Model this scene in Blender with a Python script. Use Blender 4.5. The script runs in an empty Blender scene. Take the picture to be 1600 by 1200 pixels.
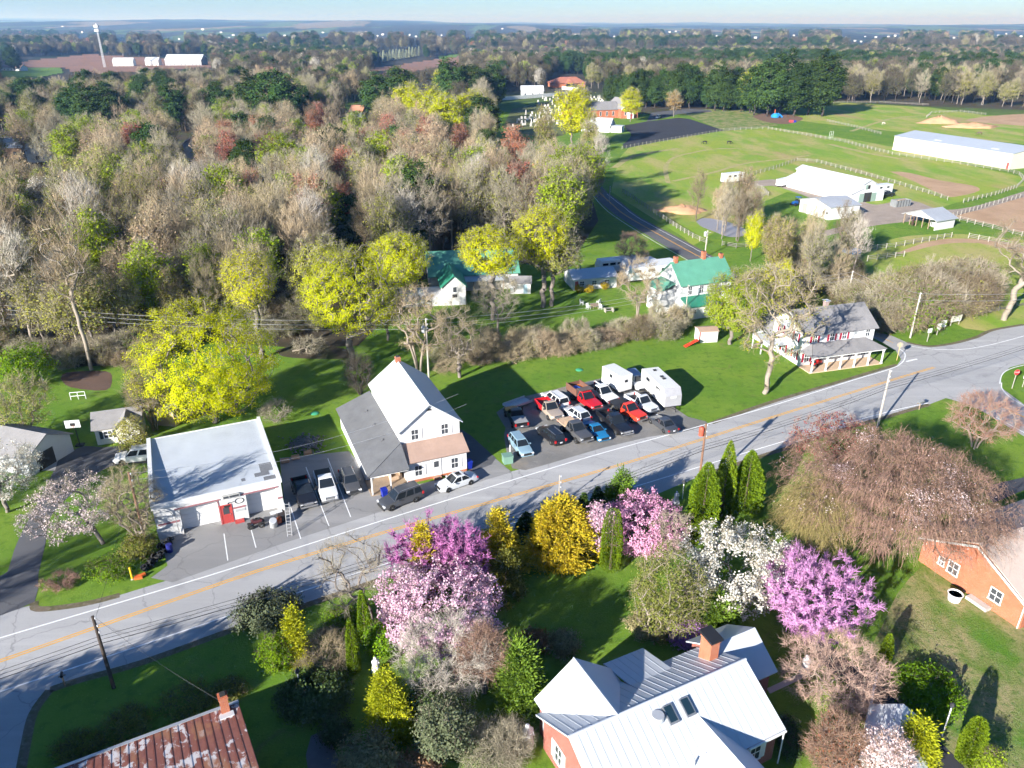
import bpy, bmesh, math, random
import numpy as np
from mathutils import Vector, Matrix, geometry
rad = math.radians
SC = bpy.context.scene
COL = SC.collection
# ---------------------------------------------------------------- camera, sky, sun, exposure
F = 1200.0          # focal length in pixels of the 1600 px wide photograph
CH = 47.0           # camera height above the road
TH = math.atan(563 / F)
cam = bpy.data.cameras.new('camera'); camo = bpy.data.objects.new('camera', cam); COL.objects.link(camo)
cam.sensor_width = 36.0; cam.lens = 36.0 * F / 1600.0; cam.clip_start = 0.5; cam.clip_end = 90000
camo.location = (0, 0, CH); camo.rotation_euler = (math.pi / 2 - TH, 0, 0); SC.camera = camo
SUN_EL = 20.5; SHX, SHY = 0.62, 0.785      # shadows fall towards (SHX, SHY)
W = bpy.data.worlds.new('World'); SC.world = W; W.use_nodes = True
_nt = W.node_tree; _bg = _nt.nodes['Background']
_sky = _nt.nodes.new('ShaderNodeTexSky'); _sky.sky_type = 'NISHITA'; _sky.sun_disc = False
_sky.sun_elevation = rad(SUN_EL); _sky.sun_rotation = math.atan2(-SHX, -SHY)
_sky.altitude = 150; _sky.air_density = 1.0; _sky.dust_density = 0.0; _sky.ozone_density = 9.0
_nt.links.new(_sky.outputs[0], _bg.inputs[0]); _bg.inputs[1].default_value = 0.053
sl = bpy.data.lights.new('sun', 'SUN'); sl.energy = 4.3; sl.angle = rad(0.55); sl.color = (1.0, 0.98, 0.945)
slo = bpy.data.objects.new('sun', sl); COL.objects.link(slo); slo.location = (-60, -80, 90)
slo.rotation_euler = Vector((SHX * math.cos(rad(SUN_EL)), SHY * math.cos(rad(SUN_EL)), -math.sin(rad(SUN_EL)))).to_track_quat('-Z', 'Y').to_euler()
vs = SC.view_settings; vs.view_transform = 'Standard'; vs.look = 'None'; vs.gamma = 1.0; vs.exposure = 1.6; vs.use_curve_mapping = False
SC.cycles.max_bounces = 4; SC.cycles.diffuse_bounces = 2; SC.cycles.transmission_bounces = 2; SC.cycles.use_adaptive_sampling = True; SC.cycles.adaptive_threshold = 0.03; SC.cycles.adaptive_min_samples = 16; SC.cycles.volume_bounces = 0
SC.cycles.use_denoising = True

# ---------------------------------------------------------------- photograph pixel -> place on the ground
def G(u, v, z=0.0):
    a = (u - 800) / F; b = (600 - v) / F
    dy = math.cos(TH) + b * math.sin(TH); dz = -math.sin(TH) + b * math.cos(TH)
    t = (z - CH) / dz
    return Vector((a * t, dy * t, z))
def ZA(v, y):
    b = (600 - v) / F
    return CH + (-math.sin(TH) + b * math.cos(TH)) * y / (math.cos(TH) + b * math.sin(TH))
def PX(x, y, z):
    z -= CH; fw = y * math.cos(TH) - z * math.sin(TH); up = y * math.sin(TH) + z * math.cos(TH)
    return 800 + F * x / fw, 600 - F * up / fw
def DEP(p): return p[1] * math.cos(TH) - (p[2] - CH) * math.sin(TH)

# ---------------------------------------------------------------- objects
def prop(o, label=None, cat=None, group=None, kind=None):
    if label: o['label'] = label
    if cat: o['category'] = cat
    if group: o['group'] = group
    if kind: o['kind'] = kind
    return o
def thing(name, label, cat, loc=(0, 0, 0), rz=0.0, group=None):
    o = bpy.data.objects.new(name, None); COL.objects.link(o); o.empty_display_size = .3
    o.location = loc; o.rotation_euler = (0, 0, rz)
    return prop(o, label, cat, group)
def link(name, me, parent=None, loc=None, rz=None, scale=None, rot=None):
    o = bpy.data.objects.new(name, me); COL.objects.link(o)
    if parent is not None: o.parent = parent
    if loc is not None: o.location = loc
    if rz is not None: o.rotation_euler = (0, 0, rz)
    if rot is not None: o.rotation_euler = rot
    if scale is not None: o.scale = scale if hasattr(scale, '__len__') else (scale,) * 3
    return o
def copy_tree(o, parent=None):
    c = o.copy(); COL.objects.link(c); c.parent = parent
    for ch in o.children: copy_tree(ch, c)
    return c
def rawmesh(name, V, Fq, mats, mi=None, smooth=False, tri=False):
    """fast mesh from numpy: V (n,3), Fq (m,3|4)"""
    V = np.asarray(V, dtype=np.float32); Fq = np.asarray(Fq, dtype=np.int32)
    me = bpy.data.meshes.new(name); k = Fq.shape[1]
    me.vertices.add(len(V)); me.vertices.foreach_set('co', V.ravel())
    me.loops.add(Fq.size); me.loops.foreach_set('vertex_index', Fq.ravel())
    me.polygons.add(len(Fq)); me.polygons.foreach_set('loop_start', np.arange(0, Fq.size, k, dtype=np.int32))
    for m in (mats if isinstance(mats, (list, tuple)) else [mats]): me.materials.append(m)
    if mi is not None: me.polygons.foreach_set('material_index', np.asarray(mi, dtype=np.int32))
    if smooth: me.polygons.foreach_set('use_smooth', np.ones(len(Fq), dtype=bool))
    me.update(); return me
class MB:
    def __init__(s): s.v = []; s.f = []; s.m = []
    def add(s, vs, fs, m=0):
        b = len(s.v); s.v += [tuple(p) for p in vs]; s.f += [tuple(i + b for i in f) for f in fs]; s.m += [m] * len(fs); return s
    def box(s, c, d, rz=0.0, m=0, rx=0.0, ry=0.0):
        M = Matrix.Rotation(rz, 3, 'Z') @ Matrix.Rotation(ry, 3, 'Y') @ Matrix.Rotation(rx, 3, 'X'); c = Vector(c)
        vs = [c + M @ Vector((x * d[0] / 2, y * d[1] / 2, z * d[2] / 2)) for z in (-1, 1) for x, y in ((-1, -1), (1, -1), (1, 1), (-1, 1))]
        return s.add(vs, [(3, 2, 1, 0), (4, 5, 6, 7), (0, 1, 5, 4), (1, 2, 6, 5), (2, 3, 7, 6), (3, 0, 4, 7)], m)
    def b2(s, x0, x1, y0, y1, z0, z1, m=0):
        return s.box(((x0 + x1) / 2, (y0 + y1) / 2, (z0 + z1) / 2), (x1 - x0, y1 - y0, z1 - z0), m=m)
    def hexa(s, bot, top, m=0):       # bottom and top quads, counter-clockwise from above
        return s.add(list(bot) + list(top), [(3, 2, 1, 0), (4, 5, 6, 7), (0, 1, 5, 4), (1, 2, 6, 5), (2, 3, 7, 6), (3, 0, 4, 7)], m)
    def poly(s, pts, m=0): return s.add(pts, [tuple(range(len(pts)))], m)
    def slab(s, pts, t, m=0):         # planar polygon (ccw from outside) thickened inwards by t
        a, b, c = Vector(pts[0]), Vector(pts[1]), Vector(pts[2]); n = (b - a).cross(c - a).normalized(); k = len(pts)
        vs = [Vector(p) for p in pts] + [Vector(p) - n * t for p in pts]
        fs = [tuple(range(k)), tuple(range(2 * k - 1, k - 1, -1))] + [(i, i + k, (i + 1) % k + k, (i + 1) % k) for i in range(k)]
        return s.add(vs, fs, m)
    def prism(s, pts, z0, z1, m=0):   # ground polygon, ccw
        k = len(pts); vs = [(p[0], p[1], z0) for p in pts] + [(p[0], p[1], z1) for p in pts]
        return s.add(vs, [tuple(range(k - 1, -1, -1)), tuple(range(k, 2 * k))] + [(i, (i + 1) % k, (i + 1) % k + k, i + k) for i in range(k)], m)
    def ext(s, prof, axis, a, b, m=0): # profile in the plane normal to axis, extruded a..b
        k = len(prof)
        def P(p, t): return (t, p[0], p[1]) if axis == 'x' else (p[0], t, p[1])
        vs = [P(p, a) for p in prof] + [P(p, b) for p in prof]
        return s.add(vs, [tuple(range(k)), tuple(range(2 * k - 1, k - 1, -1))] + [(i, i + k, (i + 1) % k + k, (i + 1) % k) for i in range(k)], m)
    def cyl(s, c, r, h, n=12, m=0, r2=None, axis='z', cap=True):
        r2 = r if r2 is None else r2; vs = []
        for k, (rr, t) in enumerate(((r, 0), (r2, h))):
            for i in range(n):
                a = 2 * math.pi * i / n; p = (rr * math.cos(a), rr * math.sin(a), t)
                if axis == 'x': p = (p[2], p[0], p[1])
                if axis == 'y': p = (p[1], p[2], p[0])
                vs.append((c[0] + p[0], c[1] + p[1], c[2] + p[2]))
        fs = [(i, (i + 1) % n, (i + 1) % n + n, i + n) for i in range(n)]
        if cap: fs += [tuple(range(n - 1, -1, -1)), tuple(range(n, 2 * n))]
        return s.add(vs, fs, m)
    def lathe(s, prof, n=12, c=(0, 0, 0), m=0):
        vs = [(c[0] + r * math.cos(2 * math.pi * i / n), c[1] + r * math.sin(2 * math.pi * i / n), c[2] + z) for r, z in prof for i in range(n)]
        k = len(prof); fs = [(j * n + i, j * n + (i + 1) % n, (j + 1) * n + (i + 1) % n, (j + 1) * n + i) for j in range(k - 1) for i in range(n)]
        return s.add(vs, fs + [tuple(range(n - 1, -1, -1)), tuple(range((k - 1) * n, k * n))], m)
    def tube(s, pts, r, n=6, m=0):
        pts = [Vector(p) for p in pts]; rr = r if hasattr(r, '__len__') else [r] * len(pts); vs = []; k = len(pts)
        for i, p in enumerate(pts):
            t = (pts[min(i + 1, k - 1)] - pts[max(i - 1, 0)]).normalized()
            a = t.cross(Vector((0, 0, 1)) if abs(t.z) < .95 else Vector((1, 0, 0))).normalized(); b = t.cross(a)
            vs += [p + (a * math.cos(q) + b * math.sin(q)) * rr[i] for q in [2 * math.pi * j / n for j in range(n)]]
        fs = [(j * n + i, j * n + (i + 1) % n, (j + 1) * n + (i + 1) % n, (j + 1) * n + i) for j in range(k - 1) for i in range(n)]
        return s.add(vs, fs + [tuple(range(n)), tuple(range(k * n - 1, (k - 1) * n - 1, -1))], m)
    def loft(s, rings, m=0, cap=True):
        n = len(rings[0]); vs = [p for r in rings for p in r]; k = len(rings)
        fs = [(j * n + i, j * n + (i + 1) % n, (j + 1) * n + (i + 1) % n, (j + 1) * n + i) for j in range(k - 1) for i in range(n)]
        if cap: fs += [tuple(range(n - 1, -1, -1)), tuple(range((k - 1) * n, k * n))]
        return s.add(vs, fs, m)
    def mesh(s, name, mats, smooth=None):
        me = bpy.data.meshes.new(name); me.from_pydata([tuple(p) for p in s.v], [], s.f)
        for mm in (mats if isinstance(mats, (list, tuple)) else [mats]): me.materials.append(mm)
        me.polygons.foreach_set('material_index', s.m)
        if smooth is not None:
            me.polygons.foreach_set('use_smooth', [True] * len(s.f)); me.update(); me.set_sharp_from_angle(angle=rad(smooth))
        me.update(); return me
    def build(s, name, mats, parent=None, smooth=None, loc=None, rz=None):
        return link(name, s.mesh(name, mats, smooth), parent, loc, rz)

# ---------------------------------------------------------------- materials
def _nodes(name):
    m = bpy.data.materials.new(name); m.use_nodes = True; nt = m.node_tree
    return m, nt, nt.nodes['Principled BSDF'], nt.nodes['Material Output']
def _n(nt, t, **kw):
    n = nt.nodes.new(t)
    for k, v in kw.items():
        if k in n.inputs.keys() if isinstance(k, str) else False: n.inputs[k].default_value = v
        else: setattr(n, k, v)
    return n
def mixc(nt, fac, a, b, mode='MIX'):
    n = nt.nodes.new('ShaderNodeMix'); n.data_type = 'RGBA'; n.blend_type = mode
    for i, x in ((0, fac), (6, a), (7, b)):
        if isinstance(x, bpy.types.NodeSocket): nt.links.new(x, n.inputs[i])
        else: n.inputs[i].default_value = (tuple(x) + (1,)) if hasattr(x, '__len__') else x
    return n.outputs[2]
def noise(nt, scale, detail=5, rough=.6, vec=None, dist=0):
    n = nt.nodes.new('ShaderNodeTexNoise'); n.inputs['Scale'].default_value = scale; n.inputs['Detail'].default_value = detail
    n.inputs['Roughness'].default_value = rough; n.inputs['Distortion'].default_value = dist
    if vec is not None: nt.links.new(vec, n.inputs['Vector'])
    return n.outputs[0]
def ramp(nt, fac, stops, interp='LINEAR'):
    r = nt.nodes.new('ShaderNodeValToRGB'); cr = r.color_ramp; cr.interpolation = interp
    while len(cr.elements) < len(stops): cr.elements.new(.5)
    for e, (p, c) in zip(cr.elements, stops): e.position = p; e.color = (tuple(c) + (1,)) if hasattr(c, '__len__') else (c, c, c, 1)
    nt.links.new(fac, r.inputs[0]); return r.outputs[0]
def coords(nt, scale=(1, 1, 1), world=False, rz=0):
    if world: o = nt.nodes.new('ShaderNodeNewGeometry').outputs['Position']
    else: o = nt.nodes.new('ShaderNodeTexCoord').outputs['Object']
    if tuple(scale) == (1, 1, 1) and rz == 0: return o
    m = nt.nodes.new('ShaderNodeMapping'); m.inputs['Scale'].default_value = scale; m.inputs['Rotation'].default_value = (0, 0, rz); nt.links.new(o, m.inputs[0]); return m.outputs[0]
def bump(nt, b, h, s, d=.05):
    n = nt.nodes.new('ShaderNodeBump'); n.inputs['Strength'].default_value = s; n.inputs['Distance'].default_value = d
    nt.links.new(h, n.inputs['Height']); nt.links.new(n.outputs[0], b.inputs['Normal'])
_mc = {}
def M(name, col, rough=.7, var=.15, scale=2.0, metal=0.0, spec=.4, bmp=0.0, coat=0.0):
    """plain painted or weathered surface: one colour with blotchy variation"""
    if name in _mc: return _mc[name]
    m, nt, b, _ = _nodes(name); v = coords(nt)
    n1 = noise(nt, scale, 6, .65, v); n2 = noise(nt, scale * .17, 3, .5, v)
    f = mixc(nt, .5, n1, n2)
    c = ramp(nt, f, [(.3, [x * (1 - var) for x in col]), (.7, [min(1, x * (1 + var)) for x in col])])
    nt.links.new(c, b.inputs['Base Color'])
    b.inputs['Roughness'].default_value = rough; b.inputs['Metallic'].default_value = metal; b.inputs['Specular IOR Level'].default_value = spec; b.inputs['Coat Weight'].default_value = coat
    if coat: b.inputs['Coat Roughness'].default_value = .06
    if bmp: bump(nt, b, n1, bmp)
    _mc[name] = m; return m
def MG(name, layers, rough=.9, bmp=.3, bscale=3.0, rot=0):
    """ground cover: start colour then (scale, lo, hi, colour, stretch) noise layers laid over it, world coordinates"""
    m, nt, b, _ = _nodes(name); c = layers[0]
    for L in layers[1:]:
        sc, lo, hi, colr = L[:4]; st = L[4] if len(L) > 4 else (1, 1, 1)
        v = coords(nt, st, True, L[5] if len(L) > 5 else 0)
        f = ramp(nt, noise(nt, sc, 7, .62, v, .3), [(lo, 0.0), (hi, 1.0)])
        c = mixc(nt, f, c, colr)
    nt.links.new(c, b.inputs['Base Color']) if isinstance(c, bpy.types.NodeSocket) else None
    b.inputs['Roughness'].default_value = rough; b.inputs['Specular IOR Level'].default_value = .25
    if bmp: bump(nt, b, noise(nt, bscale, 8, .7, coords(nt, (1, 1, 1), True)), bmp, .15)
    return m
def ML(name, cols, trans=.28, rough=.6, jitter=.25):
    """leaves, blossoms, twigs: every little face its own shade, every plant a little different"""
    m = bpy.data.materials.new(name); m.use_nodes = True; nt = m.node_tree; nt.nodes.clear()
    out = nt.nodes.new('ShaderNodeOutputMaterial'); g = nt.nodes.new('ShaderNodeNewGeometry'); oi = nt.nodes.new('ShaderNodeObjectInfo')
    k = len(cols); c = ramp(nt, g.outputs['Random Per Island'], [(i / max(1, k - 1), cols[i]) for i in range(k)])
    if jitter:
        h = nt.nodes.new('ShaderNodeHueSaturation'); mr = nt.nodes.new('ShaderNodeMapRange'); mr.inputs[3].default_value = 1 - jitter; mr.inputs[4].default_value = 1 + jitter
        nt.links.new(oi.outputs['Random'], mr.inputs[0]); nt.links.new(mr.outputs[0], h.inputs['Value'])
        mr2 = nt.nodes.new('ShaderNodeMapRange'); mr2.inputs[3].default_value = .5 - .05 * jitter; mr2.inputs[4].default_value = .5 + .05 * jitter
        mu = nt.nodes.new('ShaderNodeMath'); mu.operation = 'MULTIPLY'; mu.inputs[1].default_value = 7.31; fr = nt.nodes.new('ShaderNodeMath'); fr.operation = 'FRACT'
        nt.links.new(oi.outputs['Random'], mu.inputs[0]); nt.links.new(mu.outputs[0], fr.inputs[0]); nt.links.new(fr.outputs[0], mr2.inputs[0]); nt.links.new(mr2.outputs[0], h.inputs['Hue'])
        nt.links.new(c, h.inputs['Color']); c = h.outputs[0]
    d = nt.nodes.new('ShaderNodeBsdfDiffuse'); nt.links.new(c, d.inputs[0]); s = d.outputs[0]
    if trans:
        t = nt.nodes.new('ShaderNodeBsdfTranslucent'); nt.links.new(c, t.inputs[0]); mx = nt.nodes.new('ShaderNodeMixShader'); mx.inputs[0].default_value = trans
        nt.links.new(s, mx.inputs[1]); nt.links.new(t.outputs[0], mx.inputs[2]); s = mx.outputs[0]
    nt.links.new(s, out.inputs[0]); return m
def MGLASS(name, col=(.02, .025, .03), rough=.06):
    m, nt, b, _ = _nodes(name); b.inputs['Base Color'].default_value = tuple(col) + (1,); b.inputs['Roughness'].default_value = rough; b.inputs['Specular IOR Level'].default_value = .6; return m
def MBRICK(name, c1, c2, mortar):
    m, nt, b, _ = _nodes(name); tc = nt.nodes.new('ShaderNodeTexCoord')
    sp = nt.nodes.new('ShaderNodeSeparateXYZ'); nt.links.new(tc.outputs['Object'], sp.inputs[0])
    ad = nt.nodes.new('ShaderNodeMath'); nt.links.new(sp.outputs[0], ad.inputs[0]); nt.links.new(sp.outputs[1], ad.inputs[1])
    cb = nt.nodes.new('ShaderNodeCombineXYZ'); nt.links.new(ad.outputs[0], cb.inputs[0]); nt.links.new(sp.outputs[2], cb.inputs[1])
    br = nt.nodes.new('ShaderNodeTexBrick'); br.inputs['Scale'].default_value = 1; br.inputs['Brick Width'].default_value = .22; br.inputs['Row Height'].default_value = .075; br.inputs['Mortar Size'].default_value = .008
    for k, c in (('Color1', c1), ('Color2', c2), ('Mortar', mortar)): br.inputs[k].default_value = tuple(c) + (1,)
    nt.links.new(cb.outputs[0], br.inputs['Vector'])
    n = noise(nt, .8, 5, .6, tc.outputs['Object']); c = mixc(nt, ramp(nt, n, [(.35, .0), (.75, .5)]), br.outputs[0], [x * .7 for x in c2])
    nt.links.new(c, b.inputs['Base Color']); b.inputs['Roughness'].default_value = .9; bump(nt, b, br.outputs['Fac'], -.3, .01); return m
# ================================================================ the ground
def ter(x, y):
    x = np.asarray(x, float); y = np.asarray(y, float); d = np.hypot(x, y)
    s = lambda a, b, t: np.clip((t - a) / (b - a), 0, 1) ** 2 * (3 - 2 * np.clip((t - a) / (b - a), 0, 1))
    n1 = np.sin(x / 210 + 1.3 * np.sin(y / 340)) * np.cos(y / 260 + .7) + .6 * np.sin(x / 97 + y / 131 + 2)
    n2 = np.sin(x / 1100 + 2.1 + np.sin(y / 1700)) * np.cos(y / 900 + x / 2600) + .5 * np.sin(x / 520 - y / 610)
    n3 = np.sin(x / 2900 + .4) * .6 + np.sin(x / 1270 + y / 5200 + 1.1) * .4 + .25 * np.sin(x / 530 + y / 3000) + .15 * np.sin(x / 310 + 1)
    z = 3.0 * n1 * s(520, 900, d) * (1 - s(2500, 4000, d)) + 7 * n2 * s(700, 1500, d) - 9 * s(700, 1500, d)
    left = s(2500, -6000, x)
    z = z + s(3500, 9000, d) * (20 + 16 * n3 + left * (88 + 30 * n3)) + s(9000, 22000, d) * (18 + 18 * np.sin(x / 3300 + 2) + 12 * n3)
    return z
GREEN = (.052, .125, .012)
m_lawn = MG('lawn_grass', [(.108, .208, .020), (.12, .40, .62, (.155, .245, .028)), (.55, .50, .72, (.066, .138, .014)), (4.0, .56, .75, (.20, .26, .045)), (.9, .66, .80, (.22, .21, .06), (1, .5, 1), .5)], bmp=.5, bscale=6)
_m = MG('ground_cover', [(.060, .110, .018), (.02, .42, .62, (.10, .12, .03)), (.35, .5, .75, (.05, .06, .02)), (.005, .45, .6, (.075, .075, .03))], bmp=.3)
# the ground: one sheet to the horizon, grass near by, woods and fields far off
rows = np.concatenate([[-220, -120, -60, 0], np.geomspace(20, 26000, 260)]); ns = np.linspace(-1, 1, 221)
X = (ns[None, :] * (np.maximum(np.abs(rows), 120)[:, None] * 1.05 + 160)); Y = np.repeat(rows[:, None], len(ns), 1); Zt = ter(X, Y)
far_bump = np.clip((np.hypot(X, Y) - 3000) / 1500, 0, 1); rg = np.random.default_rng(5)
Zt = Zt + far_bump * rg.random(X.shape) * 7
idx = np.arange(X.size).reshape(X.shape); Fq = np.stack([idx[:-1, :-1], idx[:-1, 1:], idx[1:, 1:], idx[1:, :-1]], -1).reshape(-1, 4)
m, nt, b, _ = _nodes('countryside')
gp = nt.nodes.new('ShaderNodeNewGeometry').outputs['Position']; ln = nt.nodes.new('ShaderNodeVectorMath'); ln.operation = 'LENGTH'; nt.links.new(gp, ln.inputs[0])
def rng_map(lo, hi):
    r_ = nt.nodes.new('ShaderNodeMapRange'); r_.inputs[1].default_value = lo; r_.inputs[2].default_value = hi; nt.links.new(ln.outputs['Value'], r_.inputs[0]); return r_.outputs[0]
near = mixc(nt, ramp(nt, noise(nt, .12, 6, .6, gp), [(.40, 0.0), (.62, 1.0)]), (.108, .208, .020), (.155, .245, .028))
near = mixc(nt, ramp(nt, noise(nt, .9, 7, .65, gp), [(.5, 0.0), (.72, 1.0)]), near, (.066, .138, .014))
near = mixc(nt, ramp(nt, noise(nt, 3.5, 6, .7, gp), [(.6, 0.0), (.75, 1.0)]), near, (.25, .29, .075))
near = mixc(nt, ramp(nt, noise(nt, 7, 3, .6, gp), [(.66, 0.0), (.72, .8)]), near, (.42, .44, .20))
near = mixc(nt, ramp(nt, noise(nt, .33, 6, .7, gp, .8), [(.58, 0.0), (.72, .55)]), near, (.19, .165, .07))
sc1 = nt.nodes.new('ShaderNodeMapping'); sc1.inputs['Scale'].default_value = (1, .16, 1); nt.links.new(gp, sc1.inputs[0])
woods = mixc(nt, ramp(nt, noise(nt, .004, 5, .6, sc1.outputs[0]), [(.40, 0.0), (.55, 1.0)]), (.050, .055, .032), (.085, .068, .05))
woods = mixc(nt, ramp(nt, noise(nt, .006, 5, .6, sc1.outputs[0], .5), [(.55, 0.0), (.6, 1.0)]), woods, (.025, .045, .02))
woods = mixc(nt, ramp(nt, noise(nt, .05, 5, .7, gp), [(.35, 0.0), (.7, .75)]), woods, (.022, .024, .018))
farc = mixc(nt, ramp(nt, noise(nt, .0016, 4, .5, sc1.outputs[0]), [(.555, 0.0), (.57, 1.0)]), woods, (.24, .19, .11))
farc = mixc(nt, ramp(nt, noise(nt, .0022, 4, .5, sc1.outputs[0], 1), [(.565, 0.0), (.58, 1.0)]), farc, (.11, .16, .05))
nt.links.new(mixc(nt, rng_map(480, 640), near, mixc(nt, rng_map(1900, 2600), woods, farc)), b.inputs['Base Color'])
b.inputs['Roughness'].default_value = .95; b.inputs['Specular IOR Level'].default_value = .15
bump(nt, b, noise(nt, 5, 7, .7, gp), .45, .12)
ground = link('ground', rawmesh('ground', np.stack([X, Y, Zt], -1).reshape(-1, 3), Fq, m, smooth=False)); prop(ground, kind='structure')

def curve_px(pts, n=6):
    P = [Vector(p).to_2d() for p in pts]; out = []
    for i in range(len(P) - 1):
        a, b_, c, d = P[max(i - 1, 0)], P[i], P[i + 1], P[min(i + 2, len(P) - 1)]
        for k in range(n):
            t = k / n; out.append(.5 * ((2 * b_) + (c - a) * t + (2 * a - 5 * b_ + 4 * c - d) * t * t + (3 * b_ - a - 3 * c + d) * t ** 3))
    return out + [P[-1]]
def sheet(name, pts, z, mat, parent=None, smooth=0, kind='structure', world=False, wob=0):
    if smooth: pts = curve_px(list(pts) + [pts[0]], smooth)[:-1]
    w = [Vector((p[0], p[1], z)) for p in pts] if world else [G(p[0], p[1], 0) + Vector((0, 0, z)) for p in pts]
    if wob:
        r = random.Random(len(pts) * 7 + int(pts[0][0])); w = [p + Vector((r.uniform(-wob, wob), r.uniform(-wob, wob), 0)) for p in w]
    me = bpy.data.meshes.new(name); tr = geometry.tessellate_polygon([w])
    me.from_pydata([tuple(p) for p in w], [], [tuple(t) for t in tr]); me.materials.append(mat); me.update()
    if me.polygons[0].normal.z < 0: me.flip_normals()
    o = link(name, me, parent)
    if parent is None: prop(o, kind=kind)
    return o
def strip(name, pts, w, z, mat, parent, smooth=0, off=0.0, dash=None):
    if smooth: pts = curve_px(pts, smooth)
    P = [G(p[0], p[1]) for p in pts]; L = []; R = []
    for i, p in enumerate(P):
        t = (P[min(i + 1, len(P) - 1)] - P[max(i - 1, 0)]); n = Vector((-t.y, t.x, 0)).normalized()
        L.append(p + n * (off + w / 2) + Vector((0, 0, z))); R.append(p + n * (off - w / 2) + Vector((0, 0, z)))
    k = len(P); me = bpy.data.meshes.new(name)
    me.from_pydata([tuple(p) for p in R + L], [], [(i, i + 1, k + i + 1, k + i) for i in range(k - 1)]); me.materials.append(mat); me.update()
    return link(name, me, parent)
m_wood = MG('woodland_floor', [(.075, .058, .036), (.15, .42, .66, (.040, .034, .022)), (1.2, .55, .75, (.11, .075, .045)), (.06, .52, .68, (.045, .070, .018))], bmp=.6, bscale=2)
m_past = MG('pasture_grass', [(.26, .32, .038), (.022, .42, .60, (.170, .295, .025)), (.10, .46, .64, (.37, .33, .11), (1, .35, 1), .4), (.8, .55, .8, (.12, .18, .03)), (.03, .58, .70, (.38, .26, .12), (1, .5, 1))], bmp=.4, bscale=2)
m_tan = MG('tan_lawn', [(.125, .185, .030), (.35, .40, .56, (.30, .26, .12), (1, .5, 1), .6), (2.5, .5, .7, (.075, .15, .018)), (.14, .5, .66, (.085, .19, .016))], bmp=.6, bscale=5)
m_dirt = MG('bare_earth', [(.46, .30, .185), (.12, .42, .66, (.38, .24, .14)), (.5, .58, .75, (.27, .25, .09))], bmp=.4)
m_field = MG('ploughed_field', [(.27, .145, .095), (.02, .4, .65, (.22, .125, .08)), (.25, .5, .8, (.30, .17, .11), (1, .2, 1))], bmp=.2)
m_gravel = MG('gravel_track', [(.36, .29, .235), (.35, .4, .65, (.28, .225, .18)), (4, .5, .75, (.42, .36, .30))], bmp=.4, bscale=8)
def MASPH(name, base, dark, lite, streak=.0, rz=.51, crack=.5):
    m = MG(name, [base, (.10, .42, .66, dark, (.25, 1, 1), -rz), (.5, .50, .74, lite, (.08, 1.3, 1), -rz), (.22, .58, .70, [x * .72 for x in base], (1, 1, 1)), (9, .5, .85, [x * .8 for x in base])], rough=.85, bmp=.15, bscale=30)
    nt = m.node_tree; b = nt.nodes['Principled BSDF']; src = b.inputs['Base Color'].links[0].from_socket; gp = coords(nt, (1, 1, 1), True)
    nz = nt.nodes.new('ShaderNodeTexNoise'); nz.inputs['Scale'].default_value = .7; nz.inputs['Detail'].default_value = 4; nt.links.new(gp, nz.inputs['Vector'])
    vm = nt.nodes.new('ShaderNodeVectorMath'); vm.operation = 'MULTIPLY_ADD'; vm.inputs[1].default_value = (1.6, 1.6, 0); nt.links.new(nz.outputs['Color'], vm.inputs[0]); nt.links.new(gp, vm.inputs[2])
    vo = nt.nodes.new('ShaderNodeTexVoronoi'); vo.feature = 'DISTANCE_TO_EDGE'; vo.inputs['Scale'].default_value = .16; nt.links.new(vm.outputs[0], vo.inputs['Vector'])
    f = ramp(nt, vo.outputs['Distance'], [(.0, crack), (.012, 0.0)]); c = mixc(nt, f, src, [x * .35 for x in base])
    wv = nt.nodes.new('ShaderNodeMapping'); wv.inputs['Rotation'].default_value = (0, 0, -rz); nt.links.new(gp, wv.inputs[0])
    o = noise(nt, .06, 3, .5, gp); c = mixc(nt, ramp(nt, o, [(.5, 0.0), (.62, .35)]), c, [x * .78 for x in base]); nt.links.new(c, b.inputs['Base Color']); return m
m_road = MASPH('worn_road_asphalt', (.395, .388, .382), (.33, .325, .32), (.47, .46, .45))
m_lot = MASPH('patched_car_park_asphalt', (.275, .268, .262), (.225, .22, .216), (.33, .32, .31))
m_blk = MASPH('fresh_dark_asphalt', (.045, .045, .052), (.038, .038, .044), (.055, .055, .06))
m_drive = MASPH('grey_driveway_asphalt', (.115, .115, .122), (.09, .09, .098), (.15, .148, .15))
m_white = M('road_paint_white', (.78, .78, .77), .6, .12, 6)
m_yel = M('road_paint_yellow', (.72, .36, .025), .6, .18, 6)
m_conc = M('pale_concrete', (.45, .43, .40), .85, .12, 2)

# woods floor, pastures, earth
sheet('woodland_floor', [(-700, 560), (0, 545), (95, 575), (210, 568), (250, 530), (420, 540), (470, 545), (560, 540), (600, 500), (585, 470), (690, 425), (760, 405), (880, 420), (905, 390), (935, 345), (925, 310), (905, 280), (880, 255), (800, 250), (700, 245), (500, 150), (-700, 150)], .004, m_wood)
sheet('woodland_floor', [(870, 185), (960, 178), (1150, 180), (1200, 176), (1310, 158), (1450, 166), (1600, 172), (2300, 190), (2300, 150), (870, 150)], .004, m_wood)
sheet('pasture', [(955, 300), (965, 255), (978, 236), (1000, 226), (1130, 204), (1200, 199), (1400, 230), (1530, 262), (1590, 275), (1600, 290), (1490, 318), (1420, 340), (1350, 345), (1230, 300), (1090, 380), (1070, 372)], .004, m_past, smooth=3)
sheet('pasture', [(1305, 160), (1455, 168), (1540, 180), (1600, 182), (1600, 225), (1395, 205), (1300, 195), (1230, 186)], .004, m_past)
sheet('pasture', [(1330, 420), (1340, 398), (1400, 372), (1470, 366), (1530, 368), (1680, 388), (1760, 440), (1560, 520), (1420, 470)], .004, m_past, smooth=3)
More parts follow.
